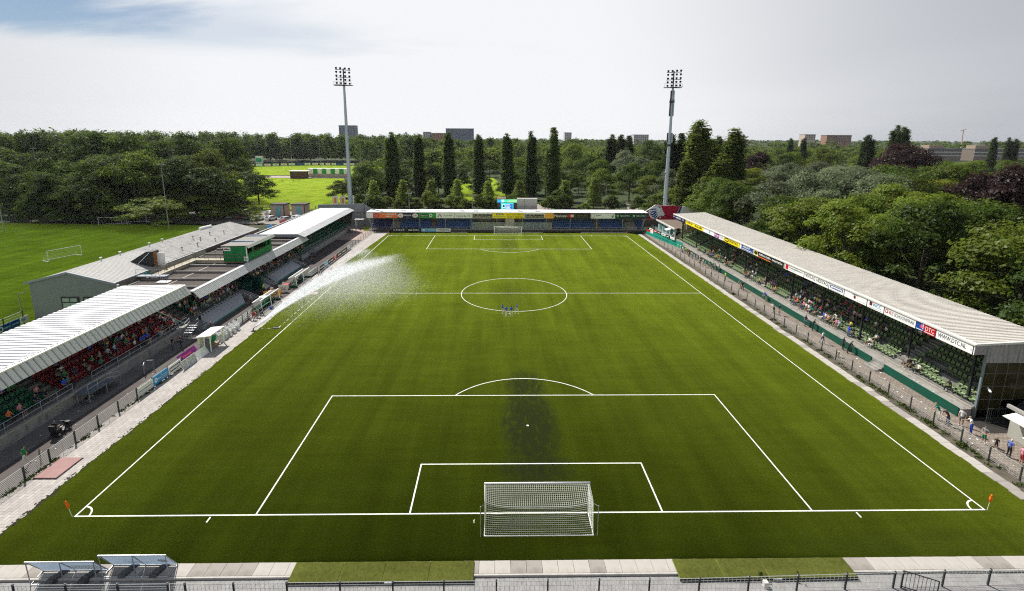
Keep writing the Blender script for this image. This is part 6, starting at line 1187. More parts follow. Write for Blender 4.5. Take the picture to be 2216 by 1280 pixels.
# the packed back rows: real bodies joined into one mass
def crowd_mass(name, lst, faces, label):
    pal = [pm('skin', a, SK[a]) for a in SK]+[pm('shirt', a, SH[a]) for a in SHN]+[pm('legs', a, TR_[a]) for a in list(TR_)[:5]]+[pm('hair', a, HR[a]) for a in HR]; ix = {m.name: i for i, m in enumerate(pal)}
    data = {}
    for k in ('sit', 'sit_lean', 'sit_talk'):
        me = BODY[k]; data[k] = (np.array([v.co[:] for v in me.vertices]), [tuple(p.vertices) for p in me.polygons], [p.material_index for p in me.polygons])
    mb = MB()
    for x, y, z, r_, _ in lst:
        s_, t_, h_, k_ = rnd_dress(); v, f, mi = data[R.choice(list(data))]; a = faces+R.uniform(-.25, .25); c_, sn = math.cos(a), math.sin(a); o = len(mb.v)
        mb.v.extend(map(tuple, np.stack([x+v[:, 0]*c_-v[:, 1]*sn, y+v[:, 0]*sn+v[:, 1]*c_, z+v[:, 2]], 1))); mb.f.extend(tuple(i+o for i in q) for q in f)
        tb = [ix['cloth_skin_'+k_], ix['cloth_shirt_'+s_], ix['cloth_legs_'+t_], ix['cloth_legs_'+t_], ix['cloth_hair_'+h_], ix['cloth_legs_dark']]; mb.m.extend(tb[i] for i in mi)
    return tag(mb.build(name, pal, smooth=True), label, 'crowd', kind='stuff')
crowd_mass('seated_crowd', stuffB, math.pi/2, 'packed seated crowd filling the rows of the middle left stand'); crowd_mass('seated_crowd', stuffA, math.pi/2, 'seated crowd in the shaded back rows of the near left stand')
for k in range(4):
    for i in range(60):
        y = 74.5+i*.55
        if R.random() < (.30 if y < 79 else .035): seated(-45.9-.8*k-.3, y, 1.2+.4*k, math.pi/2, k, 'far left stand', 'spectators in the far left stand')
# right stand: loose clusters
cutR = [(20, 'right stand near end'), (27, 'right stand below WCC'), (35, 'right stand below HEXTAQ'), (44, 'right stand below red square'), (52, 'right stand below black board'), (60, 'right stand below RIWAL'), (70, 'right stand below purple square'), (99, 'right stand far end')]
clus = [(33, 1, 2.4, 1.3, 12), (36.5, 0.5, 2.2, 1.2, 16), (38.5, 2.2, 2.5, 1.2, 16), (40.5, 1.0, 1.8, 1.0, 10), (31, 2.6, 1.0, .5, 5), (34.5, 4.5, 2, 1, 5), (26.5, .2, .8, .3, 3), (23.3, 5.2, .7, .3, 2), (27.8, 3.0, .7, .4, 3), (19.3, .3, .5, .2, 2), (51, 1.2, 2.2, 1.2, 9), (55, 1.0, 2, 1, 7), (57.5, 3, 2, 1.5, 6), (60, 5.5, 3, 1.2, 8), (66, 5, 4, 1.6, 10), (46, 4.5, 2.5, 1.5, 5), (64, 2.2, 2, 1, 4), (72, .4, 5, .8, 12), (48, 6.4, 3, 1, 5), (76, 3, 3, 1.5, 5)]
taken = set(); nR = 0
for cy_, ck, sy, sk, n in clus:
    for _ in range(n):
        for _t in range(12):
            k = int(round(min(8, max(0, R.gauss(ck, sk))))); i = int(round((R.gauss(cy_, sy)-YN-.6)/.56)); y = YN+.6+.56*i
            if (k, i) not in taken and 14 < y < 90 and not any(a < y < b for a, b in gaps): break
        else: continue
        taken.add((k, i)); seated(43.5+.76*k+.25, y, 1.2+.42*k, -math.pi/2, k, blockname(y, cutR), 'spectators in the right stand'); nR += 1
person('sit_lean', 43.75, 14.9, 1.2, -math.pi/2, 'black', 'dark', 'dark', 'tan', label='man in black jacket, alone on the front row at the near right end'); person('sit_lean', 43.75, 19.9, 1.2, -math.pi/2+.3, 'black', 'beige', 'brown', 'tan', bare=True, label='man in black shirt with bare legs, right of the aisle in front row')
P = person
pi2 = math.pi/2
# people standing along the right terrace
P('bent', 40.2, 41.0, 0, -pi2, 'white', 'dark', 'dark', 'light', label='person in white shirt standing at the right fence, left of a pair'); P('stand', 40.6, 40.2, 0, -pi2, 'navy', 'beige', 'brown', 'light', label='person in navy top and beige trousers beside the white shirt at the right fence')
P('stand', 40.6, 58.5, 0, -pi2, 'lime', 'dark', 'brown', 'light', label='steward in lime yellow vest alone at the right fence'); P('walk', 40.3, 29.6, 0, .4, 'white', 'jeans', 'dark', 'tan', label='person in white shirt and jeans walking on the right terrace')
for lb_, x, y, s_, t_, h_, f_, ps in (('person in navy jacket and jeans standing against the green hoarding', 41.8, 35.6, 'navy', 'jeans', 'dark', -pi2, 'stand'), ('person in black leaning on the green hoarding, right of the navy jacket', 41.8, 34.0, 'black', 'dark', 'brown', 1.2, 'lean'), ('person in blue shirt standing with back to us below HEXTAQ', 41.7, 27.6, 'navy', 'dark', 'brown', pi2, 'stand'), ('person in black standing by the hoarding right of the blue shirt', 41.6, 26.6, 'black', 'dark', 'dark', 1.0, 'bent'),
    ('woman with long blond hair and teal top at the near right fence', 39.9, 11.6, 'teal', 'white', 'blond', -2.2, 'bent'), ('person in dark top crouching beside the blond woman', 39.9, 10.7, 'black', 'jeans', 'brown', -pi2, 'bent'), ('person in white shirt and grey shorts seen by the end wall', 41.2, 10.7, 'white', 'grey', 'brown', -1.0, 'stand'), ('man in white shirt and blue jeans leaning on the near right fence', 40.9, 9.4, 'white', 'blue', 'blond', -2.0, 'lean'),
    ('person in grey top and green shorts at the near right fence', 40.6, 7.9, 'grey', 'green', 'brown', -pi2, 'hips'), ('child with dark shirt between the green shorts and the striped shirt', 40.8, 7.0, 'black', 'dark', 'dark', -1.2, 'stand'), ('man in white cap and blue striped shirt near the kiosk', 40.9, 6.0, 'striped', 'dark', 'white', pi2, 'stand'), ('person in pink shirt and red checked shorts near the kiosk', 40.9, 5.0, 'pink', 'red', 'dark', pi2-.3, 'stand'),
    ('person in black shirt queueing at the kiosk flap', 41.9, 4.6, 'black', 'dark', 'dark', 1.9, 'arms'), ('second person in black queueing at the kiosk flap', 42.3, 4.3, 'black', 'jeans', 'dark', 1.4, 'stand'), ('person in green shirt in front of the kiosk queue', 41.0, 3.6, 'green', 'grey', 'brown', 1.2, 'stand'), ('person in light blue shirt at the right edge of the kiosk queue', 42.0, 3.0, 'lightblue', 'dark', 'grey', 1.5, 'stand'),
    ('person in navy stripes in front of the stand column', 43.4, 29.2, 'blue', 'jeans', 'brown', -pi2, 'stand'), ('person in blue shirt sitting on the hoarding steps', 42.0, 46.5, 'blue', 'beige', 'brown', -pi2, 'bent'), ('person in blue shirt standing high among the right seats', 45.5, 60.3, 'lightblue', 'dark', 'blond', -pi2, 'stand'), ('person in dark top beside the lime vest at the far right terrace', 41.0, 52.5, 'black', 'dark', 'dark', -.6, 'bent'), ('person in grey crouching at the far right terrace', 41.2, 53.6, 'grey', 'beige', 'brown', -1.2, 'bent'), ('person in grey top at the fence left of the lime vest', 40.0, 63.5, 'grey', 'white', 'brown', -pi2, 'stand')):
    P(ps, x, y, 1.2 if x > 45 else (.9 if x > 43 else 0), f_, s_, t_, h_, 'light', bare=('shorts' in lb_), label=lb_, scale=.7 if 'child' in lb_ else 1)
k = 0
for y, x, s_, nm in ((84.5, 41.0, 'lime', 'lime'), (83.2, 41.2, 'white', 'white'), (82.0, 41.5, 'green', 'green'), (81.2, 40.9, 'white', 'white'), (80.2, 41.6, 'lime', 'lime'), (78.6, 41.3, 'red', 'red'), (77.5, 41.0, 'red', 'red'), (76.6, 41.6, 'black', 'black'), (75.6, 41.2, 'white', 'white'), (74.6, 41.7, 'pink', 'pink'), (73.5, 40.6, 'lightblue', 'light blue'), (72.3, 41.4, 'white', 'white'), (71.2, 41.0, 'red', 'red'), (70, 41.6, 'grey', 'grey'), (68.8, 40.6, 'white', 'white'), (67.5, 41.5, 'green', 'green'), (66.4, 41.8, 'black', 'black'), (65.3, 41.7, 'maroon', 'maroon'), (64.3, 42.0, 'teal', 'teal')):
    P(R.choice(('stand', 'hips', 'bent', 'arms')), x, y, 0, -pi2+R.uniform(-.6, .6), s_, R.choice(('dark', 'jeans', 'white', 'beige')), R.choice(list(HR)), 'light', label='person in %s top, far right fence, %s' % (nm, ['leftmost steward', 'by the barrier', 'with green shirt', 'white pair', 'second steward', 'first of the red shirts', 'second of the red shirts', 'by the red shirts', 'left of the pink top', 'pink', 'pale blue', 'right of the pale blue top', 'third of the red shirts', 'in grey', 'right of the grey top', 'in green by the hoarding', 'leaning on the hoarding', 'dark red', 'last on the right'][k]), group='people at the far right fence'); k += 1
# players in the centre circle
for x, y, f_, ps, lb_ in ((-2.1, 40.5, 1.2, 'stand', 'player in blue shirt and white shorts, leftmost of the four in the circle'), (-1.55, 39.5, .6, 'stand', 'player in blue shirt in front of the leftmost, second of four'), (-.75, 39.5, math.pi-.3, 'stand', 'player in blue shirt with back to us beside the ball'), (.15, 40.7, -1.8, 'walk', 'player in blue shirt at the right of the four, stepping')): P(ps, x, y, 0, f_, 'blue', 'white', 'dark', 'tan', label=lb_, group='players at the centre circle')
for p_ in [o for o in bpy.data.objects if o.get('group') == 'players at the centre circle']: p_.material_slots[3].material = pm('legs', 'white', TR_['white']); p_.material_slots[5].material = pm('shoe', 'white', (.6, .6, .6))
bm_ = MB(); 
for i in range(6):
    for jn in range(10):
        a0, a1 = math.pi*i/6, math.pi*(i+1)/6; b0, b1 = .2*math.pi*jn, .2*math.pi*(jn+1); f = lambda a, b: (-1.02+.11*math.sin(a)*math.cos(b), 40.55+.11*math.sin(a)*math.sin(b), .11+.11*math.cos(a)); bm_.quad(f(a0, b0), f(a1, b0), f(a1, b1), f(a0, b1))
tag(bm_.build('football', wh, smooth=True), 'white football at the feet of the four players in the centre circle', 'ball')
# left side staff and visitors
for lb_, ps, x, y, z, f_, s_, t_, h_ in (('woman in bright green top and white trousers on the left path', 'walk', -41.6, 5.6, 0, 2.6, 'green', 'white', 'dark'), ('small child in dark clothes raising an arm beside the woman in green', 'arms', -41.0, 6.3, 0, 2.2, 'teal', 'dark', 'brown'), ('person in dark jacket with red shoes by the steel stair', 'stand', -44.0, 27.9, 0, -.6, 'black', 'jeans', 'dark'), ('person in brown jacket beside the red shoes by the steel stair', 'arms', -43.4, 28.6, 0, -.8, 'maroon', 'dark', 'brown'),
    ('child in white shirt standing on the concrete steps', 'hips', -43.5, 35.4, .1, 1.5, 'white', 'red', 'dark'), ('man in grey shirt walking along the left path', 'walk', -42.3, 44.6, 0, -.5, 'grey', 'dark', 'bald'), ('official in pale blue shirt standing on the pitch in the spray', 'stand', -34.1, 45.0, 0, 1.8, 'lightblue', 'grey', 'white'), ('steward in lime vest at the players tunnel', 'stand', -43.4, 51.2, 0, 1.5, 'lime', 'dark', 'dark'),
    ('man in white shirt and pale trousers by the players tunnel', 'arms', -41.3, 49.6, 0, .6, 'white', 'white', 'dark'), ('man in white shirt leaning over the table by the far dugout', 'bent', -40.6, 52.7, 0, .4, 'white', 'dark', 'blond'), ('person in black standing on the far left path', 'stand', -42.8, 72.0, 0, 1.2, 'black', 'dark', 'dark'), ('man with teal shirt at the far left corner paving', 'stand', -43.2, 106.5, 0, .5, 'teal', 'white', 'brown'), ('man in dark top at the far left corner paving', 'walk', -41.6, 105.5, 0, .8, 'black', 'white', 'dark'),
    ('distant person in black on the bright meadow, leftmost of three', 'stand', -131, 262, 0, .5, 'black', 'dark', 'dark'), ('distant person in black on the bright meadow, middle of three', 'stand', -124.5, 262, 0, 1, 'black', 'dark', 'dark'), ('distant person in black on the bright meadow, right of three', 'stand', -121, 262, 0, 2, 'black', 'dark', 'dark')):
    P(ps, x, y, z, f_, s_, t_, h_, 'light', label=lb_, scale=.62 if 'child' in lb_ else 1.0)
for lb_, x, y, s_ in (('substitute in green bib in the near dugout', -40.0, 45.8, 'green'), ('coach in grey in the near dugout', -40.0, 46.3, 'grey'), ('substitute in black in the far dugout', -39.9, 55.6, 'black'), ('substitute in white in the far dugout', -39.9, 57.2, 'white'), ('player in blue sitting in the far dugout', -39.8, 58.4, 'blue'), ('child in green by the wheelchairs at the near dugout', -39.8, 40.0, 'green')): P('sit', x, y, .06, pi2, s_, 'dark', R.choice(('dark', 'brown')), 'light', label=lb_)
for k, (x, y, s_) in enumerate(((-46.95, 53.6, 'black'), (-47.0, 56.0, 'white'), (-47.0, 57.6, 'grey'))): P('sit', x, y, 5.32, pi2, s_, 'dark', 'brown', 'light', label='commentator in %s shirt at the window of the green cabin' % s_, group='commentators in the cabin')
# mobility scooter, wheelchairs
def wheel(mb, x, y, z, r, w_, n=14, rim=.04):
    for i in range(n):
        a, b = 2*math.pi*i/n, 2*math.pi*(i+1)/n; mb.bar((x, y+r*math.cos(a), z+r*math.sin(a)), (x, y+r*math.cos(b), z+r*math.sin(b)), w_, rim)
    return mb
sc = thing('mobility_scooter', 'black mobility scooter on the left path', 'scooter', (-42.6, 10.0, 0)); X0, Y0_ = -42.6, 10.0
MB().box(X0-.28, Y0_-.55, .2, X0+.28, Y0_+.75, .32).build('floor_pan', dsteel, sc); MB().box(X0-.26, Y0_-.6, .32, X0+.26, Y0_-.05, .6).build('seat_base', black, sc); mb = MB(); mb.box(X0-.27, Y0_-.6, .6, X0+.27, Y0_-.1, .72); mb.box(X0-.26, Y0_-.72, .7, X0+.26, Y0_-.6, 1.2); mb.build('seat', mat('scooter_seat', (.02, .02, .022), .6), sc)
MB().bar((X0, Y0_+.75, .3), (X0, Y0_+.5, 1.0), .1).build('tiller', black, sc); mb = MB(); mb.bar((X0-.28, Y0_+.48, 1.02), (X0+.28, Y0_+.48, 1.02), .04); mb.build('handlebar', dsteel, sc); mb = MB(); mb.box(X0-.2, Y0_+.75, .4, X0+.2, Y0_+1.05, .75); mb.build('basket', black, sc); MB().bar((X0+.3, Y0_-.4, .78), (X0+.3, Y0_+.05, .78), .05).build('armrest', steel, sc)
for dx, dy, r in ((-.3, -.4, .2), (.3, -.4, .2), (-.25, .8, .17), (.25, .8, .17)): mb = MB(); mb.tube((X0+dx-.05, Y0_+dy, r), (X0+dx+.05, Y0_+dy, r), r, 12); w0 = mb.build('wheel', mat('tyre', (0, 0, 0)), sc); mb = MB(); mb.tube((X0+dx+.055, Y0_+dy, r), (X0+dx+.06, Y0_+dy, r), r*.6, 10); mb.build('rim', steel, w0)
P('sit', X0, Y0_-.32, .27, math.pi, 'black', 'dark', 'cap', 'light', label='person in black with cap riding the mobility scooter', bare=True)
def wheelchair(lbl, x, y, c):
    t = thing('wheelchair', lbl, 'wheelchair', (x, y, 0))
    for dx in (-.28, .28): wheel(MB(), x+dx, y, .31, .29, .03).build('wheel', steel, t); wheel(MB(), x+dx*.8, y-.45, .1, .08, .03, 8).build('caster', dsteel, t)
    mb = MB(); mb.box(x-.24, y-.35, .45, x+.24, y+.12, .5); mb.box(x-.24, y+.1, .5, x+.24, y+.14, .95); mb.build('seat', c, t); mb = MB()
    for dx in (-.26, .26): mb.bar((x+dx, y+.14, .3), (x+dx, y+.16, 1.0), .03); mb.bar((x+dx, y-.35, .65), (x+dx, y+.14, .68), .03); mb.bar((x+dx, y-.35, .65), (x+dx, y-.5, .1), .03)
    mb.build('frame', steel, t)
wheelchair('dark wheelchair parked under the viewing platform', -44.5, 15.6, black); wheelchair('red wheelchair on the pavement by the near dugout', -38.9, 38.3, ink['red']); wheelchair('black wheelchair behind the red one by the near dugout', -38.9, 39.4, black); wheelchair('black wheelchair closest to the near dugout', -38.9, 40.4, black)
P('sit', -38.9, 38.25, .05, 0, 'red', 'white', 'brown', 'light', label='person in red shirt sitting in the red wheelchair'); P('sit', -38.9, 39.35, .05, 0, 'grey', 'jeans', 'grey', 'light', label='person in grey sitting in the wheelchair behind the red one')
TL_ = ['blackish green tree in the left wood, below the highest crowns, hindmost row',
'blackish green tree in the left wood, below the highest crowns, second row',
'blackish green tree in the left wood, below the highest crowns, third row',
'blackish green tree in the left wood, beside the meadow, hindmost row',
'blackish green tree in the left wood, beside the meadow, rear row',
'blackish green tree in the left wood, beside the meadow, second row',
'blackish green tree in the left wood, beside the meadow, third row',
'blackish green tree in the left wood, far left, field edge row',
'blackish green tree in the left wood, far left, hindmost row',
'blackish green tree in the left wood, far left, rear row',
'blackish green tree in the left wood, far left, second row',
'blackish green tree in the left wood, far left, tallest row',
'blackish green tree in the left wood, far left, third row',
'blackish green tree in the left wood, left, field edge row',
'blackish green tree in the left wood, left, rear row',
'blackish green tree in the left wood, left, second row',
'blackish green tree in the left wood, left, tallest row',
'blackish green tree in the left wood, left, third row',
'broad poplar with two tips right of the tallest poplar',
'dark bush at the foot of the right mast',
'dark far poplar on the skyline near the crane, left',
'dark far poplar on the skyline near the crane, middle',
'dark far poplar on the skyline near the crane, right',
'dark green parkland tree beyond the right wood, left part',
'dark green parkland tree beyond the right wood, middle part',
'dark green tree in the left wood, below the highest crowns, rear row',
'dark green tree in the left wood, below the highest crowns, second row',
'dark green tree in the left wood, below the highest crowns, tallest row',
'dark green tree in the left wood, below the highest crowns, third row',
'dark green tree in the left wood, beside the meadow, hindmost row',
'dark green tree in the left wood, beside the meadow, rear row',
'dark green tree in the left wood, beside the meadow, second row',
'dark green tree in the left wood, far left, field edge row',
'dark green tree in the left wood, far left, rear row',
'dark green tree in the left wood, far left, second row',
'dark green tree in the left wood, far left, tallest row',
'dark green tree in the left wood, far left, third row',
'dark green tree in the left wood, left, field edge row',
'dark green tree in the left wood, left, hindmost row',
'dark green tree in the left wood, left, second row',
'dark green tree in the left wood, left, third row',
'dark green tree left of the rightmost poplar',
'dark purple beech rising above the wood on the right skyline',
'dark round tree above the young conical trees right',
'dark rounded tree in the dark row behind the poplars',
'dark tall poplar behind the right mast, first',
'dark tall poplar behind the right mast, second',
'dark tall poplar behind the right mast, third',
'dark tall poplar between the two big right poplars',
'dark tree above the middle meadow, left',
'dark tree above the middle meadow, right',
'dark tree at the left edge of the bright meadow',
'dark tree behind the car park trees',
'dark tree behind the first young tree',
'dark tree behind the light green tree by the mast',
'dark tree beneath the white flats',
'dark tree directly behind the left mast',
'dark tree left of the bright meadow',
'dark tree left of the large rounded green tree',
'dark tree right of the left mast',
'dark upright poplar left of the right mast, first',
'dark upright poplar left of the right mast, second',
'dark upright poplar left of the right mast, third',
'dense round dark bush tree right of the scoreboard',
'double tipped dark poplar on the right skyline, left tip',
'double tipped dark poplar on the right skyline, right tip',
'fifth of the seven tall dark poplars behind the far stand',
'fourth of the seven tall dark poplars behind the far stand',
'green tree behind the rightmost poplar',
'green tree beside the painted lion wall, left',
'green tree between the fifth and sixth poplar',
'green tree between the first two poplars',
'grey green shrub with upright stems beside the path',
'large rounded dark tree beside the path behind the far stand',
'large rounded green tree left of the path behind the far stand',
'large rounded pale green tree behind the lamp post on the left',
'leafy dark bush in the hedge behind the far stand, left of the scoreboard',
'leafy dark bush in the hedge behind the far stand, right of the scoreboard',
'leftmost of the seven tall dark poplars behind the far stand',
'light green parkland tree beyond the right wood, below the long flats',
'light green parkland tree beyond the right wood, left part',
'light green parkland tree beyond the right wood, middle part',
'light green tree beside the right mast',
'light green tree between the second and third poplar',
'light green tree in front of the car park, right',
'light green tree right of the large pale tree',
'light tree behind the painted lion wall',
'low light bush right of the scoreboard path',
'lower blackish green tree behind right stand, at the right edge, at the roof edge',
'lower dark green tree behind right stand, above the DTC board, far side of wood',
'lower dark green tree behind right stand, above the slogan board, at the roof edge',
'lower dark green tree behind right stand, at the right edge, far side of wood',
'lower dark green tree behind right stand, at the right edge, mid wood',
'lower dark green tree behind right stand, behind the far end, at the roof edge',
'lower light green tree behind right stand, above the DTC board, far side of wood',
'lower light green tree behind right stand, above the DTC board, mid wood',
'lower light green tree behind right stand, above the HEXTAQ board, at the roof edge',
'lower light green tree behind right stand, above the RIWAL board, far side of wood',
'lower light green tree behind right stand, above the slogan board, at the roof edge',
'lower light green tree behind right stand, at the right edge, far side of wood',
'lower light green tree behind right stand, at the right edge, mid wood',
'lower light green tree behind right stand, behind the far end, far side of wood',
'lower mid green tree behind right stand, at the right edge, at the roof edge',
'lower mid green tree behind right stand, at the right edge, mid wood',
'lower mid green tree behind right stand, behind the far end, at the roof edge',
'lower mid green tree behind right stand, behind the far end, far side of wood',
'lower olive green tree behind right stand, above the RIWAL board, far side of wood',
'lower olive green tree behind right stand, at the right edge, mid wood',
'lower poplar at the left foot of the tallest poplar',
'lower silvery green tree behind right stand, above the HEXTAQ board, far side of wood',
'lower silvery green tree behind right stand, above the HEXTAQ board, mid wood',
'lower silvery green tree behind right stand, above the RIWAL board, far side of wood',
'lower silvery green tree behind right stand, above the WCC board, far side of wood',
'lower silvery green tree behind right stand, above the slogan board, far side of wood',
'lower yellow green tree behind right stand, above the DTC board, far side of wood',
'lower yellow green tree behind right stand, above the RIWAL board, far side of wood',
'lower yellow green tree behind right stand, at the right edge, far side of wood',
'mid green parkland tree beyond the right wood, below the long flats',
'mid green parkland tree beyond the right wood, left part',
'mid green parkland tree beyond the right wood, middle part',
'mid green tree in the left wood, below the highest crowns, second row',
'mid green tree left of the leftmost poplar',
'olive green tree in the left wood, below the highest crowns, second row',
'olive green tree in the left wood, beside the meadow, third row',
'olive round tree left of the left mast',
'pale green tree behind the left mast',
'poplar low between the two big right poplars',
'purple beech patch left of the silvery willows',
'rightmost of the seven tall dark poplars behind the far stand',
'rounded pale tree standing alone at the left field edge',
'second dark purple beech beside the one on the right skyline',
'second of the seven tall dark poplars behind the far stand',
'second poplar leaning into the tallest one, right of the mast',
'second silvery willow beside the right mast',
'silvery tree just right of the right mast',
'silvery willow left of the right mast',
'sixth of the seven tall dark poplars behind the far stand',
'small bright tree at the car park',
'small dark poplar left of the double tipped one on the skyline',
'small far poplar on the skyline above the silvery willows, left',
'small far poplar on the skyline above the silvery willows, right',
'small purple beech on the skyline left of the silvery willows',
'small young tree beside the hall roof end',
'tall dark green tree behind right stand, above the DTC board, at the roof edge',
'tall dark green tree behind right stand, above the DTC board, far side of wood',
'tall dark green tree behind right stand, above the WCC board, far side of wood',
'tall dark green tree behind right stand, at the right edge, far side of wood',
'tall dark green tree behind right stand, at the right edge, mid wood',
'tall light green tree behind right stand, above the WCC board, mid wood',
'tall light green tree behind right stand, at the right edge, at the roof edge',
'tall light green tree behind right stand, at the right edge, far side of wood',
'tall light green tree behind right stand, behind the far end, far side of wood',
'tall mid green tree behind right stand, above the DTC board, at the roof edge',
'tall mid green tree behind right stand, above the DTC board, far side of wood',
'tall mid green tree behind right stand, above the WCC board, at the roof edge',
'tall mid green tree behind right stand, at the right edge, far side of wood',
'tall mid green tree behind right stand, at the right edge, mid wood',
'tall olive green tree behind right stand, above the DTC board, far side of wood',
'tall purple leaved tree behind right stand, above the WCC board, far side of wood',
'tall purple leaved tree behind right stand, at the right edge, far side of wood',
'tall purple leaved tree behind right stand, at the right edge, mid wood',
'tall silvery green tree behind right stand, above the HEXTAQ board, far side of wood',
'tall silvery green tree behind right stand, above the RIWAL board, at the roof edge',
'tall silvery green tree behind right stand, above the WCC board, far side of wood',
'tall silvery green tree behind right stand, above the WCC board, mid wood',
'tall silvery green tree behind right stand, above the slogan board, far side of wood',
'tall yellow green tree behind right stand, at the right edge, far side of wood',
'tallest poplar with ragged top just right of the right floodlight mast',
'third of the seven tall dark poplars behind the far stand',
'young conical tree in front of the poplars, eighth from left',
'young conical tree in front of the poplars, fifth from left',
'young conical tree in front of the poplars, first from left',
'young conical tree in front of the poplars, fourth from left',
'young conical tree in front of the poplars, second from left',
'young conical tree in front of the poplars, seventh from left',
'young conical tree in front of the poplars, sixth from left',
'young conical tree in front of the poplars, third from left']
TG_ = ['bushes behind the far stand', 'poplars behind the far stand', 'trees behind the poplars', 'trees beyond the right wood', 'trees of the left wood', 'trees of the wood behind the right stand', 'young trees behind the far stand']
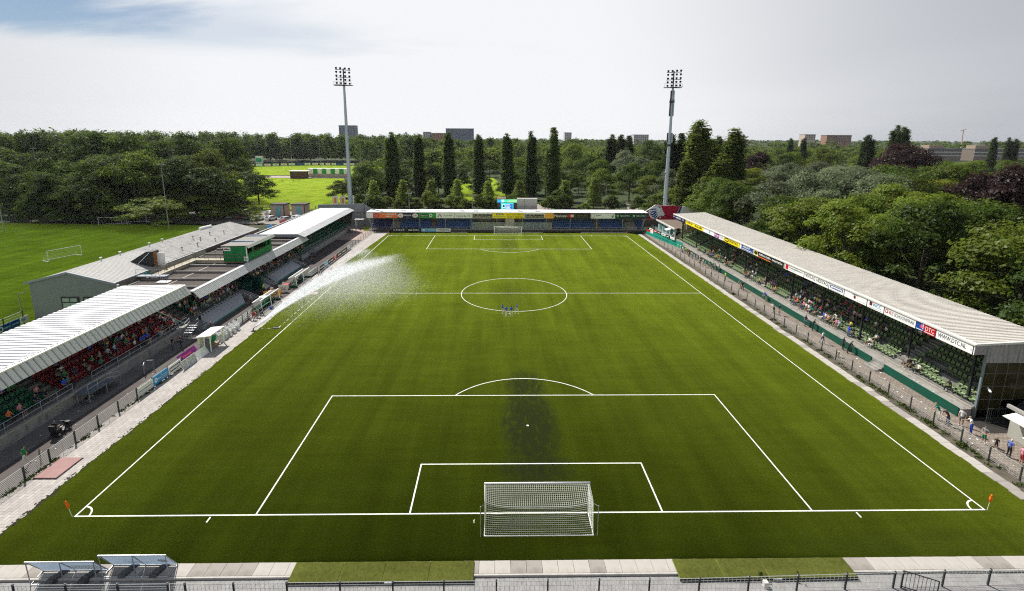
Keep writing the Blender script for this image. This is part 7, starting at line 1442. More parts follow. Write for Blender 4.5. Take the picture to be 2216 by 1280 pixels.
TREES = [
(-48.9,184.8,29,1.19,'pop','d',78,1),(-37.2,186.7,27.9,0.97,'pop','d',131,1),(-24.2,185,29.1,1,'pop','d',168,1),(-11.3,183.7,28.6,0.98,'pop','d',67,1),(1.1,185.5,28.8,1.05,'pop','d',66,1),(11.4,183.4,29.8,0.93,'pop','d',136,1),
(21.2,183.4,31.3,1.26,'pop','d',128,1),(63.3,132,33.3,1.75,'pop','m',167,-1),(70.2,138,26.8,1.6,'pop','m',132,-1),(58.4,128,20.1,1.3,'pop','m',108,-1),(73,128,30.3,1.5,'pop','m',18,-1),(67.8,124,22.5,1.45,'pop','m',126,-1),
(225,250,35.1,1.3,'pop','k',64,-1),(230.4,252,34.7,1.3,'pop','k',65,-1),(193.9,230,29.4,1.3,'pop','k',138,-1),(211.8,330,27.9,1,'pop','k',139,-1),(222,330,28.3,1,'pop','k',140,-1),(364,330,29.6,1,'pop','k',20,-1),
(374.4,330,29,1,'pop','k',21,-1),(379.6,330,28.4,1,'pop','k',22,-1),(62,250,29.1,1.3,'pop','k',60,-1),(68.5,255,29,1.3,'pop','k',61,-1),(71.7,250,28.4,1.3,'pop','k',62,-1),(75,190,28.8,1.3,'pop','k',45,-1),
(79.2,190,29.2,1.3,'pop','k',46,-1),(83.3,190,28.4,1.3,'pop','k',47,-1),(98.2,195,28.5,1.3,'pop','k',48,-1),(-51.6,161.2,10,1.05,'young','n',171,6),(-39.3,157.3,10.6,1.05,'young','n',173,6),(-29.3,162.9,10,1.05,'young','n',176,6),
(-18.9,162.8,10.5,1.05,'young','n',172,6),(-6.7,160.9,10,1.05,'young','n',170,6),(5.6,160.7,10.4,1.05,'young','n',175,6),(23.1,157.9,10.7,1.05,'young','n',174,6),(34.4,157.1,11.7,1.05,'young','n',169,6),
(-65.4,197,14,0.86,'broad','k',44,2),(-61.9,201.2,11.4,0.85,'broad','k',44,2),(-58.9,204,10.8,0.91,'broad','d',44,2),(-55.5,204.8,9.1,0.82,'broad','d',44,2),(-50.6,199.7,13.4,0.82,'broad','k',44,2),(-48.2,209.5,12.2,1.04,'broad','d',44,2),
(-43.2,199.4,9.7,0.92,'broad','d',44,2),(-37.9,197.2,11.5,0.99,'broad','d',44,2),(-34.5,201,15,0.9,'broad','k',44,2),(-31.7,207.3,14.7,0.92,'broad','d',44,2),(-27.2,204.9,12.2,0.85,'broad','d',44,2),(-21.3,202.7,12.7,0.9,'broad','k',44,2),
(-13.2,211.6,10.9,1.05,'broad','k',44,2),(-10.4,202.3,9.9,0.96,'broad','k',44,2),(2.4,196.2,11.9,1.01,'broad','d',44,2),(5.5,197.4,12,0.86,'broad','d',44,2),(10.8,206,14.3,0.95,'broad','d',44,2),(14.1,202.2,11.4,0.88,'broad','k',44,2),
(19.8,200,14.2,0.98,'broad','d',44,2),(23.5,211.2,9.2,0.95,'broad','d',44,2),(25.7,197.7,12.4,0.86,'broad','d',44,2),(31.8,200.1,10.4,0.95,'broad','d',44,2),(37.2,210.9,8.7,0.83,'broad','d',44,2),(-56.1,156.8,5.5,0.88,'bush','d',76,0),
(-50.2,150.6,5,0.87,'bush','d',76,0),(-48.4,153,5.4,0.84,'bush','m',76,0),(-44.9,153.6,4.8,1.02,'bush','m',76,0),(-39.6,151.1,4.1,0.81,'bush','m',76,0),(-36.8,157.7,4.1,0.99,'bush','m',76,0),(-33.7,152.5,4.3,0.82,'bush','m',76,0),
(-29.3,155.9,6.3,1.02,'bush','m',76,0),(-26.7,157.7,4.9,0.83,'bush','m',76,0),(-20.9,157,5,1.04,'bush','m',76,0),(-17.8,155,5,0.97,'bush','m',76,0),(-14.9,150.7,4.3,0.88,'bush','m',76,0),(-9.7,153.1,5.8,0.97,'bush','m',76,0),
(-6.6,154.3,5.3,0.95,'bush','m',76,0),(-2.5,153.8,4.6,1.01,'bush','m',76,0),(1.7,155.3,5.2,1.07,'bush','m',77,0),(4.4,155.4,4.5,0.85,'bush','m',77,0),(16.3,151.6,5.1,1.04,'bush','d',77,0),(20.7,153.1,5.5,0.89,'bush','d',77,0),
(22.7,152.8,6.2,0.81,'bush','d',77,0),(22.2,158,7.5,1,'broad','d',63,-1),(40.2,172,14.9,1,'broad','m',74,-1),(53.7,178,16.6,1,'broad','d',73,-1),(58.6,166,12.4,1,'broad','l',82,-1),(29.6,150,3,0.9,'bush','m',87,-1),
(39.7,150,6,0.9,'bush','o',72,-1),(49.9,150,5.5,0.9,'bush','d',19,-1),(64.6,225,21.5,1,'broad','s',135,-1),(70,215,17.6,1,'broad','s',133,-1),(62.1,150,16.3,1,'broad','s',134,-1),(43.9,230,19.3,1,'broad','d',43,-1),
(41.2,260,23.8,1,'broad','m',68,-1),(48.1,215,16.4,1,'broad','d',58,-1),(53.4,140,7.5,1,'broad','m',69,-1),(57.5,138,10.2,1,'broad','l',86,-1),(99.8,300,26.7,1,'broad','d',55,-1),(67.8,190,17.5,1,'broad','d',54,-1),
(-65.8,168,9.9,1.1,'broad','o',124,-1),(-58.4,178,16.5,1.1,'broad','d',59,-1),(-56.5,190,11.8,1.1,'broad','d',53,-1),(-60.5,172,12.1,1.1,'broad','d',56,-1),(-74.9,240,14.7,1.1,'broad','m',125,-1),(-69.5,260,16.6,1.1,'broad','m',121,-1),
(-54.2,250,14.4,1.1,'broad','d',71,-1),(-38,245,13.4,1.1,'broad','l',83,-1),(-23.6,300,12.4,1.1,'broad','d',49,-1),(-8.4,310,12,1.1,'broad','d',50,-1),(8.6,260,15.6,1.1,'broad','m',70,-1),(22.2,260,17,1.1,'broad','d',41,-1),
(-105.4,115,9.3,1.65,'broad','n',129,-1),(-100.8,128,11,1.75,'broad','n',75,-1),(-95,130,8.1,1.1,'broad','n',85,-1),(-88.2,131,7,1.3,'broad','n',84,-1),(-94.3,134,4.6,0.7,'broad','y',137,-1),(-78.6,122,4,0.45,'broad','l',142,-1),
(-98.4,165,12.4,1.2,'broad','k',51,-1),(-110.7,172,16.2,1.35,'broad','k',57,-1),(-111.3,160,14,1.2,'broad','d',52,-1),(-157.4,124.6,10.8,0.59,'broad','k',7,4),(-154.1,124.4,7.7,0.49,'broad','d',32,4),(-146.2,119.5,9.3,0.56,'broad','d',32,4),
(-141.7,117.3,10.4,0.67,'broad','k',7,4),(-141.4,119.8,12.3,0.65,'broad','d',32,4),(-139.6,120.6,16,0.9,'broad','k',7,4),(-134.2,117.4,12.4,0.68,'broad','d',37,4),(-135.2,122.1,12.2,0.78,'broad','k',13,4),
(-131.4,120.8,12.4,0.81,'broad','k',13,4),(-125.3,117.3,11.8,0.73,'broad','k',13,4),(-154.2,127.1,15.3,0.97,'broad','k',10,4),(-148.1,127,15.9,1.05,'broad','d',34,4),(-142.6,127.7,13.5,0.74,'broad','k',15,4),
(-138.9,130.4,10.1,0.57,'broad','k',15,4),(-133.9,131.8,20.3,1.22,'broad','d',39,4),(-123.9,126.8,20.9,1.18,'broad','d',26,4),(-117,124.2,22.5,1.11,'broad','m',120,4),(-116.6,131.3,18.5,1.2,'broad','o',122,4),
(-111.1,131.6,18.7,1.18,'broad','k',1,4),(-104.1,128.5,20.5,1.11,'broad','k',5,4),(-98.2,128.5,17.6,1.21,'broad','d',31,4),(-92.3,128.9,16,1.11,'broad','k',5,4),(-173.3,140.6,18.3,0.98,'broad','d',36,4),
(-165.8,139,17.5,1.07,'broad','k',12,4),(-161.3,142.4,19.7,0.98,'broad','d',36,4),(-155.4,143.4,18.9,1.03,'broad','d',40,4),(-141.9,137,17.1,1.05,'broad','d',40,4),(-137.4,139.4,21.2,0.99,'broad','k',17,4),
(-125.9,136.2,22.2,0.95,'broad','k',2,4),(-122.7,141.8,19.2,0.98,'broad','d',28,4),(-110.4,137,17.5,1.14,'broad','k',6,4),(-105.2,143,23.4,1.07,'broad','o',123,4),(-188.8,155.3,23.3,1.11,'broad','d',35,4),
(-180.5,155.7,20.2,1.21,'broad','d',35,4),(-175.6,159.9,21.5,1.04,'broad','k',11,4),(-167.4,161.4,24.8,1.22,'broad','k',16,4),(-154.4,155.9,28.1,1.08,'broad','k',16,4),(-143.7,158.3,28.4,1.16,'broad','d',27,4),
(-134,155.6,22.5,0.98,'broad','d',27,4),(-126.6,160.1,20.2,1.2,'broad','d',27,4),(-215.4,184.9,27.4,1.13,'broad','d',33,4),(-200.3,184.9,28.6,1.01,'broad','k',9,4),(-189,188.9,18.9,1.12,'broad','k',14,4),
(-176.6,186.4,29.3,1.05,'broad','k',14,4),(-163.1,185.1,26.1,1.06,'broad','d',25,4),(-147,181.3,25.1,1.09,'broad','d',25,4),(-134.9,184.2,29.6,0.98,'broad','k',4,4),(-120,183.6,26.4,1.21,'broad','d',30,4),
(-250.8,218.5,22.1,1.1,'broad','k',8,4),(-232.9,217.4,28.6,1.17,'broad','k',8,4),(-217.5,217.5,26.6,1.21,'broad','d',38,4),(-202.2,217.1,20.6,1.01,'broad','d',38,4),(-191.1,217.4,29,0.95,'broad','k',0,4),
(-177.6,216.1,25.5,1.03,'broad','k',0,4),(-159,213.4,25.9,1.12,'broad','d',29,4),(-145.8,214.1,23.6,1.01,'broad','d',29,4),(-135,214.2,25.7,1.13,'broad','k',3,4),(83.3,76.3,19.5,1.08,'broad','s',164,5),
(62.6,41.2,18,1.05,'broad','d',143,5),(95.3,24.7,18.3,1,'broad','d',147,5),(82.7,162,14.8,1.12,'broad','l',101,5),(112.8,94.3,16.8,1.1,'broad','y',114,5),(154.7,104.6,20.1,1.01,'broad','m',155,5),(157.5,116.5,18.2,1.04,'broad','l',150,5),
(117.6,137.1,17.3,1.15,'broad','s',109,5),(73.6,88.2,19.1,0.95,'broad','s',165,5),(152.5,79.5,18.7,1.17,'broad','m',155,5),(110.4,109.6,20.2,1.13,'broad','d',145,5),(94.2,56.6,22.4,1.03,'broad','p',160,5),
(123.3,103.3,20.6,1.12,'broad','m',153,5),(86,129.8,17,1.19,'broad','s',111,5),(87.3,10.4,16.8,0.98,'broad','d',92,5),(73.2,136.3,18.7,0.98,'broad','l',151,5),(96.7,160.6,15.4,0.96,'broad','y',115,5),(156.9,168.6,16.8,1.13,'broad','s',112,5),
(100.7,89.2,19.3,1.17,'broad','d',144,5),(110.1,167.3,16.6,1.05,'broad','s',111,5),(130.1,87.6,18.2,1.1,'broad','l',150,5),(155.9,146.8,17.9,1.09,'broad','d',144,5),(118.2,27.6,20.3,1.12,'broad','d',147,5),
(78,16.8,16,0.99,'broad','o',107,5),(102,121.5,17.5,1.11,'broad','s',161,5),(116,79.3,18.4,1.06,'broad','m',155,5),(135.7,98.2,18.3,1.17,'broad','y',166,5),(131.3,48.5,16.9,1.12,'broad','d',91,5),(136.3,114.2,16.6,1.08,'broad','y',116,5),
(149.5,157.4,18.8,1.09,'broad','p',158,5),(61.5,18.3,15.8,1.15,'broad','k',88,5),(66.2,123,17.5,1.19,'broad','m',104,5),(78.7,66.4,18.7,1.12,'broad','l',148,5),(132.4,150.6,17.5,1.01,'broad','s',163,5),
(65,28.4,17.9,1.09,'broad','l',149,5),(138.9,70.7,20.6,1.1,'broad','l',150,5),(123.2,176.2,15.1,1.17,'broad','s',113,5),(90.2,101.3,18.7,1.13,'broad','s',161,5),(132.5,164.5,16.3,1.16,'broad','s',109,5),
(100.5,70.8,20.5,1.13,'broad','p',159,5),(126.4,58.8,19.2,1.05,'broad','m',155,5),(78.9,120.6,17,0.96,'broad','l',97,5),(65.7,59.6,17.6,0.97,'broad','m',154,5),(130.4,126,18.5,1.07,'broad','d',144,5),(85.9,32.3,18.2,1.08,'broad','d',147,5),
(138.2,59.8,18.6,1.19,'broad','y',166,5),(77.1,103.8,18.5,1.03,'broad','s',165,5),(59.7,95.7,15.7,1.06,'broad','d',93,5),(143.3,145,18.4,1.01,'broad','p',158,5),(110.1,128.7,18.2,1.16,'broad','s',161,5),
(135.5,38.5,17.1,0.96,'broad','d',91,5),(63.8,86,17.6,1.12,'broad','s',162,5),(76,45,17.5,1.11,'broad','d',147,5),(117.3,46.1,21.1,1.17,'broad','p',159,5),(76.1,55.8,17.5,1.09,'broad','l',95,5),(149.4,66.2,18.3,1.04,'broad','y',166,5),
(106,45.6,21,0.95,'broad','p',160,5),(94.8,143.5,14.4,1.09,'broad','s',111,5),(73.3,34.7,15.4,1.02,'broad','m',103,5),(68.1,75,16.4,1,'broad','s',110,5),(58.7,72.1,15.2,1.04,'broad','d',90,5),(98.9,10.6,18.7,1.03,'broad','p',160,5),
(91.9,118.6,15.4,1,'broad','s',113,5),(65.9,49.6,17.6,1.01,'broad','m',152,5),(148.9,176.7,16.2,0.97,'broad','s',109,5),(114.6,64.5,20.3,1.08,'broad','m',155,5),(69.9,99.4,14.8,1.17,'broad','s',111,5),
(110.8,15.7,17.9,0.98,'broad','p',160,5),(82.7,144.5,16.8,0.98,'broad','l',101,5),(108.3,151.7,15.6,1.18,'broad','s',113,5),(94.1,44.8,18.8,1.03,'broad','p',160,5),(127,69.7,19.1,1.08,'broad','d',146,5),
(144.5,46.4,19,1.16,'broad','m',155,5),(120.5,113.5,16.2,1.09,'broad','d',89,5),(73.5,113.7,15.6,1.17,'broad','o',106,5),(69.4,15.2,15.1,0.97,'broad','d',92,5),(75.1,26.2,16.7,1.03,'broad','l',100,5),(106.6,28.5,22.3,1.16,'broad','p',160,5),
(106.1,177.5,14.8,1,'broad','y',115,5),(92.7,81.2,18.6,1.2,'broad','o',157,5),(119.4,158.9,16.6,1.18,'broad','s',113,5),(144.9,129,16.3,1.12,'broad','l',94,5),(131,139.9,15.3,0.97,'broad','s',112,5),(87.7,172.3,16.5,1.18,'broad','l',101,5),
(62.3,114.2,14.5,1.18,'broad','m',104,5),(152.3,94,16.7,1.12,'broad','l',99,5),(60.5,105.1,16,0.98,'broad','d',93,5),(143.8,166.9,15.3,0.95,'broad','s',112,5),(142.5,87.1,18.5,1.13,'broad','y',166,5),(155,55.6,19.1,1.03,'broad','m',155,5),
(133.7,175.5,17.8,0.99,'broad','s',161,5),(84.1,91.1,17.7,1.18,'broad','s',161,5),(57.6,8.2,13.4,1.05,'broad','m',102,5),(57.7,63.8,16.3,1.09,'broad','l',98,5),(105,140.2,14.9,1.09,'broad','s',113,5),(106.5,57,20.5,0.98,'broad','d',146,5),
(129.5,28,20.3,1.19,'broad','d',146,5),(157.5,129.4,16.8,0.98,'broad','l',99,5),(100.4,106.3,18.9,1.09,'broad','s',163,5),(119.9,147.5,17.3,1.16,'broad','s',109,5),(73.8,127.7,16.6,1.07,'broad','m',105,5),
(74.5,8.5,19.6,1.09,'broad','m',156,5),(146.8,113.4,14,1.16,'broad','l',99,5),(57.5,51.3,17.2,0.99,'broad','l',96,5),(124.4,38,21.8,0.97,'broad','p',159,5),(96.3,132.8,18.9,1.1,'broad','s',165,5),(79.4,152.6,15.6,1.13,'broad','m',105,5),
(159.7,165,26.3,1.25,'broad','p',42,-1),(160.1,160,24,1.25,'broad','p',130,-1),(124,210,21.4,1.25,'broad','p',141,-1),(118.1,190,14.6,1.25,'broad','p',127,-1),(224,348.7,20.4,1.37,'broad','d',23,3),(356,357.9,11.5,1.23,'broad','m',117,3),
(250.5,377.4,20.6,1.3,'broad','m',118,3),(225,233.3,16.4,1.24,'broad','m',119,3),(189.3,300.2,20.9,1.1,'broad','d',23,3),(166.5,258,18.8,1.01,'broad','d',23,3),(188,290.1,18.4,1.39,'broad','l',80,3),(304,259.3,15.1,1.21,'broad','m',117,3),
(204.2,340.7,17.4,1.39,'broad','m',118,3),(330.9,358.8,9.7,1.27,'broad','l',81,3),(254.6,232.3,16.5,1.36,'broad','m',117,3),(374.5,337.9,12.1,1.36,'broad','l',79,3),(401.8,350.1,10.2,1.07,'broad','l',79,3),
(235.1,276.1,17.5,1.02,'broad','d',24,3),(195.9,235.8,19.3,1.02,'broad','m',119,3),(322.7,340.9,11.9,1.05,'broad','m',117,3),(257.9,241.1,14.9,1.33,'broad','m',117,3),(283.1,276.6,13.8,1.18,'broad','m',117,3),
(434.5,378.1,11.9,1.21,'broad','m',117,3),(248.9,302.7,17.4,1.34,'broad','m',119,3),(248.6,347.9,17.8,1.06,'broad','l',80,3),(229.5,276.7,16.4,1.22,'broad','l',81,3),(171,258.8,20.3,1.16,'broad','m',118,3),
(219,302.7,22.4,1.08,'broad','l',80,3),(363,335.6,12.1,1.35,'broad','m',117,3),(258.8,379.3,18.1,1.21,'broad','m',118,3),]
# ---------------------------------------------------------------- trees: leaf sprays on real limbs, shared meshes
def leaf_mat(name, rgb, tr=.42):
    m = bpy.data.materials.new('leaf_'+name); m.use_nodes = True; t = m.node_tree; n = t.nodes; n.clear(); lk = t.links
    o = n.new('ShaderNodeOutputMaterial'); d = n.new('ShaderNodeBsdfDiffuse'); tl = n.new('ShaderNodeBsdfTranslucent'); gl = n.new('ShaderNodeBsdfGlossy'); gl.inputs['Roughness'].default_value = .45
    co = n.new('ShaderNodeTexCoord'); tx = n.new('ShaderNodeTexNoise'); tx.inputs['Scale'].default_value = .55; tx.inputs['Detail'].default_value = 4; lk.new(co.outputs['Object'], tx.inputs['Vector'])
    oi = n.new('ShaderNodeObjectInfo'); hs = n.new('ShaderNodeHueSaturation')
    def mr(x, a, b, c, e):
        q = n.new('ShaderNodeMapRange')
        for i, v in enumerate((a, b, c, e)): q.inputs[i+1].default_value = v
        lk.new(x, q.inputs[0]); return q.outputs[0]
    lk.new(mr(tx.outputs['Fac'], .3, .7, .478, .518), hs.inputs['Hue']); v1 = mr(oi.outputs['Random'], 0, 1, .72, 1.25); v2 = mr(tx.outputs['Fac'], .3, .7, .8, 1.25)
    mu = n.new('ShaderNodeMath'); mu.operation = 'MULTIPLY'; lk.new(v1, mu.inputs[0]); lk.new(v2, mu.inputs[1]); lk.new(mu.outputs[0], hs.inputs['Value']); hs.inputs['Color'].default_value = (*rgb, 1)
    lk.new(hs.outputs[0], d.inputs[0]); h2 = n.new('ShaderNodeHueSaturation'); h2.inputs['Hue'].default_value = .485; h2.inputs['Value'].default_value = 1.9; lk.new(hs.outputs[0], h2.inputs['Color']); lk.new(h2.outputs[0], tl.inputs[0])
    a = n.new('ShaderNodeMixShader'); a.inputs[0].default_value = tr; lk.new(d.outputs[0], a.inputs[1]); lk.new(tl.outputs[0], a.inputs[2])
    b = n.new('ShaderNodeMixShader'); b.inputs[0].default_value = .012; lk.new(a.outputs[0], b.inputs[1]); lk.new(gl.outputs[0], b.inputs[2]); lk.new(b.outputs[0], o.inputs[0]); return m
LM = {k: leaf_mat(k, v) for k, v in dict(d=(.056, .094, .012), m=(.088, .132, .016), l=(.12, .17, .02), y=(.115, .135, .014), s=(.105, .135, .070), p=(.030, .016, .014), g=(.17, .16, .014), o=(.060, .085, .012), k=(.036, .062, .010), a=(.105, .098, .012), n=(.145, .20, .030)).items()}
bark = mat('bark', (.06, .048, .036), .9, .3, 2.0, bump=.4)
def leaves(rng, cen, nrm, s, spread, m):
    """m leaf quads round every spray centre"""
    n = len(cen); c = np.repeat(cen, m, 0)+rng.normal(0, 1, (n*m, 3))*spread*np.array([1, 1, .55]); N_ = np.repeat(nrm, m, 0)+rng.normal(0, .38, (n*m, 3)); N_[:, 2] += .30
    N_ /= np.linalg.norm(N_, axis=1, keepdims=True); a = np.cross(N_, rng.normal(0, 1, (n*m, 3))); a /= np.linalg.norm(a, axis=1, keepdims=True)+1e-9; b = np.cross(N_, a); k = s*rng.uniform(.6, 1.35, (n*m, 1)); a = a*k; b = b*k*.62
    v = np.stack([c-a, c-b*.9-N_*k*.12, c+a, c+b*.9-N_*k*.12], 1).reshape(-1, 3); return v
def leaf_mesh(name, v):
    n = len(v)//4; me = bpy.data.meshes.new(name); me.vertices.add(len(v)); me.vertices.foreach_set('co', v.astype(np.float32).ravel()); me.loops.add(len(v)); me.loops.foreach_set('vertex_index', np.arange(len(v), dtype=np.int32)); me.polygons.add(n)
    me.polygons.foreach_set('loop_start', np.arange(0, 4*n, 4, dtype=np.int32)); me.polygons.foreach_set('loop_total', np.full(n, 4, np.int32)); me.update(calc_edges=True); me.materials.append(LM['m']); return me
def crown_broad(seed, n, m, s, spread, low=.22):
    """many leafy boughs (lobes) with dark gaps between them, leaves lying on the outer side of each bough"""
    rng = np.random.default_rng(seed); L_ = [((0, 0, .60), (.27, .27, .27))]
    for i in range(34):
        a = i*2.4+rng.uniform(-.4, .4); t = rng.uniform(0, 1); r = .43*math.cos(max(0, t-.25)*1.75)*rng.uniform(.7, 1.12); z = low+.10+(.78-low)*t**.85; q = rng.uniform(.085, .17); L_.append(((r*math.cos(a), r*math.sin(a), z), (q*1.15, q*1.15, q*.75)))
    wt = np.array([l[1][0]**1.7 for l in L_]); k = rng.choice(len(L_), n, p=wt/wt.sum()); d = rng.normal(0, 1, (n, 3)); d /= np.linalg.norm(d, axis=1, keepdims=True); d[:, 2] = np.where(d[:, 2] < -.2, -d[:, 2], d[:, 2])
    C_ = np.array([l[0] for l in L_])[k]; Rr = np.array([l[1] for l in L_])[k]; p = C_+d*Rr*rng.uniform(.7, 1.1, (n, 1)); nn = d*1.3+(p-np.array([0, 0, .45]))*.8
    return p, nn/np.linalg.norm(nn, axis=1, keepdims=True), rng
def trunk_mesh(name, seed, h, r, crown0, spread, limbs=7):
    rg = random.Random(seed); mb = MB(); mb.tube((0, 0, -.3), (0, 0, h*.45), r, 8, r*.7); mb.tube((0, 0, h*.45), (rg.uniform(-.3, .3), rg.uniform(-.3, .3), h*.8), r*.7, 6, r*.2)
    for i in range(limbs): a = i*2.4+rg.uniform(-.3, .3); z = h*(crown0+.35*i/limbs); mb.tube((0, 0, z), (spread*math.cos(a)*.7, spread*math.sin(a)*.7, z+h*.22), r*.4, 5, r*.1)
    return mb.mesh(name, bark)
KINDS = {}
def kind(key, nm, vs, trunk, n_):
    KINDS.setdefault(key, []).append((leaf_mesh('crown_leaves', vs), trunk, n_, nm))
H0 = 16.0
for s in range(5):
    p, nn, rng = crown_broad(s, 1250, 7, .36, .5, .06); P3 = p*np.array([H0*.84, H0*.84, H0*1.02]); kind('broad', 'broadleaf_tree', leaves(rng, P3, nn, .235, .36, 9), trunk_mesh('trunk_wood', s, H0, .32, .2, 4.5), H0)
for s in range(2):
    p, nn, rng = crown_broad(20+s, 420, 7, .3, .4, .05); P3 = p*np.array([5.5, 5.5, 5.0]); kind('bush', 'bush', leaves(rng, P3, nn, .26, .36, 7), trunk_mesh('trunk_wood', s, 4, .1, .1, 1.4), 5.0)
for s in range(4):                                                       # poplars: a bundle of upright pointed spires
    rng = np.random.default_rng(40+s); P_ = []; N_ = []
    for q in range(9):
        an = q*2.4+rng.uniform(-.5, .5); rd = 0 if q == 0 else rng.uniform(.8, 1.75); top = (28.4 if q == 0 else rng.uniform(21.5, 28.2)-rd*.4); bot = rng.uniform(.8, 4) if q else 2; n = int(13*(top-bot)); t = rng.uniform(0, 1, n)
        r = (1.5 if q == 0 else 1.15)*np.minimum(1, (t/.12)**.5)*(1-t)**.42*(.8+.3*np.sin(t*23+q))+.08; a = rng.uniform(0, 6.283, n); rr_ = r*rng.uniform(.6, 1.1, n); sway = .5*np.sin(t*3+q)
        P_.append(np.stack([rd*math.cos(an)*(1-.30*t)+rr_*np.cos(a)+sway*.3, rd*math.sin(an)*(1-.30*t)+rr_*np.sin(a), bot+t*(top-bot)], 1)); N_.append(np.stack([np.cos(a), np.sin(a), np.full(n, .6)], 1))
    kind('pop', 'poplar_tree', leaves(rng, np.concatenate(P_), np.concatenate(N_), .25, .34, 9), trunk_mesh('trunk_wood', s, 22, .45, .08, 1.6, 9), 28.6)
for s in range(2):
    rng = np.random.default_rng(60+s); n = 420; t = rng.uniform(0, 1, n)**1.3; a = rng.uniform(0, 6.283, n); rad = 3.2*(1-t)**.75*(.75+.25*np.sin(a*4+t*11))+.2; p = np.stack([rad*np.cos(a), rad*np.sin(a), 2+t*9.5], 1); nn = np.stack([np.cos(a), np.sin(a), np.full(n, .7)], 1); nn /= np.linalg.norm(nn, axis=1, keepdims=True)
    kind('young', 'young_tree', leaves(rng, p, nn, .30, .42, 8), trunk_mesh('trunk_wood', s, 10, .16, .2, 1.8), 11.7)
PROTO = {}
for key, lst in KINDS.items():
    for i, (cm_, tm_, h0, nm) in enumerate(lst):
        PROTO[key, i] = (cm_, tm_, h0, nm)
for i, (x, y, h, r, ty, c, li, gi) in enumerate(TREES):
    cm_, tm_, h0, nm = PROTO[ty, R.randrange(len(KINDS[ty]))]; k = h/h0; kr = (k*.55+.45*r) if ty == 'broad' else (k*.4+.6*r) if ty != 'pop' else r*1.3*min(1, .5+k*.5)
    if ty == 'broad': kr = min(kr*r**.4, 1.75)
    t = bpy.data.objects.new(nm, None); COL.objects.link(t); t.location = (x, y, -.1); t.rotation_euler = (0, 0, R.uniform(0, 6.28)); t.scale = (kr, kr, k); tag(t, TL_[li], 'bush' if ty == 'bush' else 'tree', TG_[gi] if gi >= 0 else None)
    o = part('crown', cm_, t); o.material_slots[0].link = 'OBJECT'; o.material_slots[0].material = LM[c]; part('trunk', tm_, t)
# the far-off woods that read as one mass: real crowns, joined
def mass(name, spots, mm, label, nc=95):
    rng = np.random.default_rng(5); vs = []
    tpl = []
    for s in range(4): p, nn, rg = crown_broad(70+s, nc, 3, 1, 1, .05); tpl.append((p, nn))
    for x, y, h, w in spots:
        p, nn = tpl[rng.integers(4)]; a = rng.uniform(0, 6.28); c_, s_ = math.cos(a), math.sin(a); q = np.stack([(p[:, 0]*c_-p[:, 1]*s_)*w, (p[:, 0]*s_+p[:, 1]*c_)*w, p[:, 2]*h], 1)+np.array([x, y, 0]); vs.append(leaves(rng, q, nn, .85*w/14*1.15, 1.1, 5))
    me = leaf_mesh(name, np.concatenate(vs)); me.materials[0] = mm; o = bpy.data.objects.new(name, me); COL.objects.link(o); return tag(o, label, 'wood', kind='stuff')
def band(n, y0, y1, f0, f1, h0, h1, w0, w1, ok=lambda x, y: True):
    out_ = []
    while len(out_) < n:
        y = y0+(y1-y0)*R.random()**1.3; k = (y+31)/1057.4; x = -2.9+(f0+(f1-f0)*R.random())*k+.0166*(y+31)
        if ok(x, y): out_.append((x, y, R.uniform(h0, h1), R.uniform(w0, w1)))
    return out_
m1 = band(230, 300, 440, -1110, -440, 20, 33, 10, 17, lambda x, y: not (x > -262 and y > 285))+band(230, 425, 560, -640, -180, 22, 33, 11, 17, lambda x, y: y > 430+.2*(x+240) and not (-250 < x < -95 and y < 478))+band(90, 440, 600, -330, 150, 22, 28, 12, 16)
mass('left_far_wood', m1, LM['d'], 'dense wood closing the view behind the far fields at the left')
m2 = band(150, 320, 520, -180, 420, 15, 22, 11, 15, lambda x, y: not (-40 < x < 12 and y < 330))+band(260, 400, 900, 120, 1130, 12, 19, 12, 17, lambda x, y: not (x/(y+31) > .82 and y < 640))
mass('right_far_wood', m2, LM['m'], 'scattered far parkland trees on the right half of the horizon')
m3 = band(620, 650, 2600, -1150, 1150, 17, 27, 18, 30)
mass('horizon_wood', m3, LM['d'], 'hazy line of woods along the horizon', 50)
# row of thin far poplars standing as a comb
o = mass('far_poplar_row', [(x, 640, 23+R.uniform(-1, 1), 4.5) for x in np.arange(92, 172, 5.2)], LM['d'], 'comb-like row of thin far poplars between the rightmost poplar and the mast')
# rough grass and nettles behind the far stand
weeds('rough_grass', [(R.uniform(20, 50), R.uniform(118, 148), R.uniform(.6, 1.6), 26) for _ in range(150)]+[(R.uniform(-38, -4), R.uniform(118, 146), R.uniform(.6, 1.5), 20) for _ in range(80)], mat('rough_grass', (.13, .14, .03), .9, .4, .5))
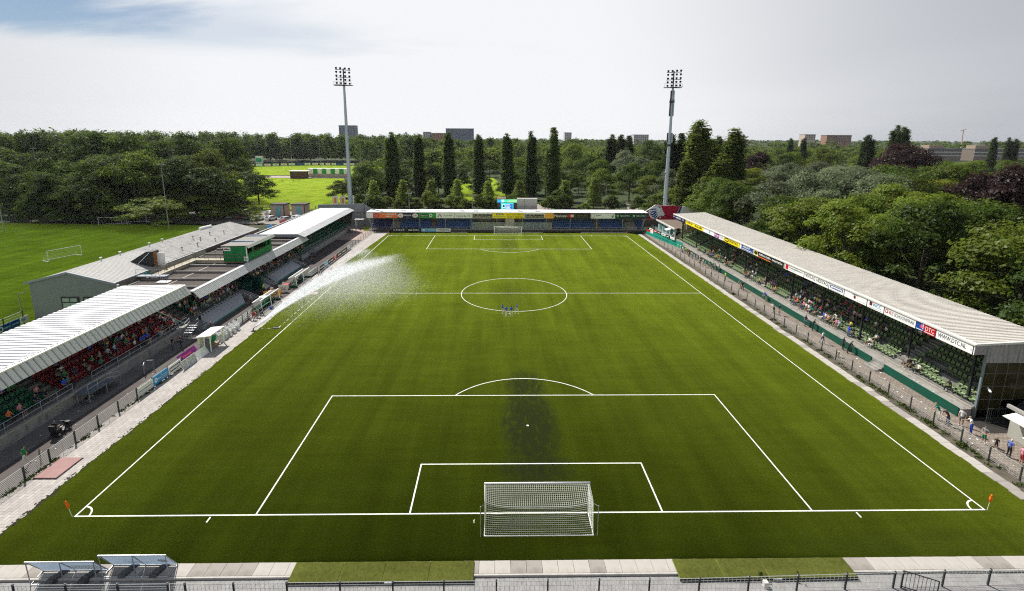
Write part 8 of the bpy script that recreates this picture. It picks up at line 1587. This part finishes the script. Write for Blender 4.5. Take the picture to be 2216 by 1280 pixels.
# ---------------------------------------------------------------- water from the sprinklers: droplets hanging in the air
def droplets(name, label, jets, n_jet, n_mist, seed, tgt):
    rng = np.random.default_rng(seed); P_ = []; S_ = []
    for (o, az, reach, zt_, wgt) in jets:
        n = int(n_jet*wgt); t = rng.uniform(0, 1, n)**.85; arc_ = lambda t: .55+(zt_-.55)*(2*t-t*t); sp_ = .04+.50*t**1.6
        x = o[0]+reach*t*math.sin(az)+rng.normal(0, 1, n)*sp_; y = o[1]+reach*t*math.cos(az)+rng.normal(0, 1, n)*sp_; z = arc_(t)+rng.normal(0, 1, n)*sp_*.4-np.abs(rng.normal(0, 1, n))*sp_*1.2
        P_.append(np.stack([x, y, np.maximum(.05, z)], 1)); S_.append(rng.uniform(.013, .028, n))
        m = int(n_mist*wgt); t = rng.beta(4.2, 1.25, m)*1.07; dr = rng.uniform(0, 1, m)**.9; z0 = arc_(t); wind = z0*dr
        x = o[0]+reach*t*math.sin(az)+wind*.95+rng.normal(0, 1, m)*(.3+1.5*dr); y = o[1]+reach*t*math.cos(az)-wind*1.3+rng.normal(0, 1, m)*(.3+2.2*dr); P_.append(np.stack([x, y, np.maximum(.05, z0*(1-dr)+rng.normal(0, .15, m))], 1)); S_.append(rng.uniform(.008, .017, m)*(1-.3*dr))
    p = np.concatenate(P_); s = np.concatenate(S_)[:, None, None]; n = len(p); v = (p[:, None, :]+rng.normal(0, 1.75, (n, 3, 3))*s).reshape(-1, 3); F = np.arange(3*n).reshape(-1, 3)      # one small facet per drop
    me = bpy.data.meshes.new(name); me.vertices.add(len(v)); me.vertices.foreach_set('co', v.astype(np.float32).ravel()); me.loops.add(F.size); me.loops.foreach_set('vertex_index', F.astype(np.int32).ravel()); me.polygons.add(len(F)); me.polygons.foreach_set('loop_start', np.arange(0, F.size, 3, dtype=np.int32)); me.polygons.foreach_set('loop_total', np.full(len(F), 3, np.int32)); me.update(calc_edges=True)
    m = bpy.data.materials.new('water_drops'); m.use_nodes = True; t = m.node_tree; nn = t.nodes; nn.clear(); o_ = nn.new('ShaderNodeOutputMaterial'); d_ = nn.new('ShaderNodeBsdfDiffuse'); d_.inputs[0].default_value = (.9, .92, .95, 1); tr = nn.new('ShaderNodeBsdfTranslucent'); tr.inputs[0].default_value = (.92, .94, .97, 1); mx = nn.new('ShaderNodeMixShader'); mx.inputs[0].default_value = .65; t.links.new(d_.outputs[0], mx.inputs[1]); t.links.new(tr.outputs[0], mx.inputs[2]); cl = nn.new('ShaderNodeBsdfTransparent'); m3 = nn.new('ShaderNodeMixShader'); m3.inputs[0].default_value = .5; t.links.new(cl.outputs[0], m3.inputs[1]); t.links.new(mx.outputs[0], m3.inputs[2]); t.links.new(m3.outputs[0], o_.inputs[0]); me.materials.append(m)
    ob = bpy.data.objects.new(name, me); COL.objects.link(ob); return tag(ob, label, 'water', kind='stuff')
q1 = (-36.7, 34.4); q2 = (-36.6, 66.4)
droplets('water_spray', 'white water spray from the sprinklers drifting over the left side of the pitch', [((*q1, 0), .10, 18, 2.0, .3), ((*q1, 0), .17, 21, 2.9, .45)]+[((*q1, 0), .22+.036*i, 23.4+.42*i, 3.5+.17*i+.25*math.sin(i*2.1), .62+.3*math.sin(i*1.7)) for i in range(11)]+[((*q2, 0), .62, 9, 2.6, .3)], 14000, 60000, 3, None)
# ---------------------------------------------------------------- haze
HAZE = 0.00005
hz = MB(); hz.box(-3500, -60, -1.2, 3500, 3200, 49); h = hz.build('haze', [None]); tag(h, kind='stuff')
hm = bpy.data.materials.new('haze_air'); hm.use_nodes = True; n = hm.node_tree.nodes; n.clear(); o_ = n.new('ShaderNodeOutputMaterial'); v_ = n.new('ShaderNodeVolumePrincipled'); v_.inputs['Color'].default_value = (.86, .92, 1, 1); v_.inputs['Density'].default_value = HAZE; v_.inputs['Anisotropy'].default_value = .3; hm.node_tree.links.new(v_.outputs[0], o_.inputs['Volume']); h.data.materials.clear(); h.data.materials.append(hm)
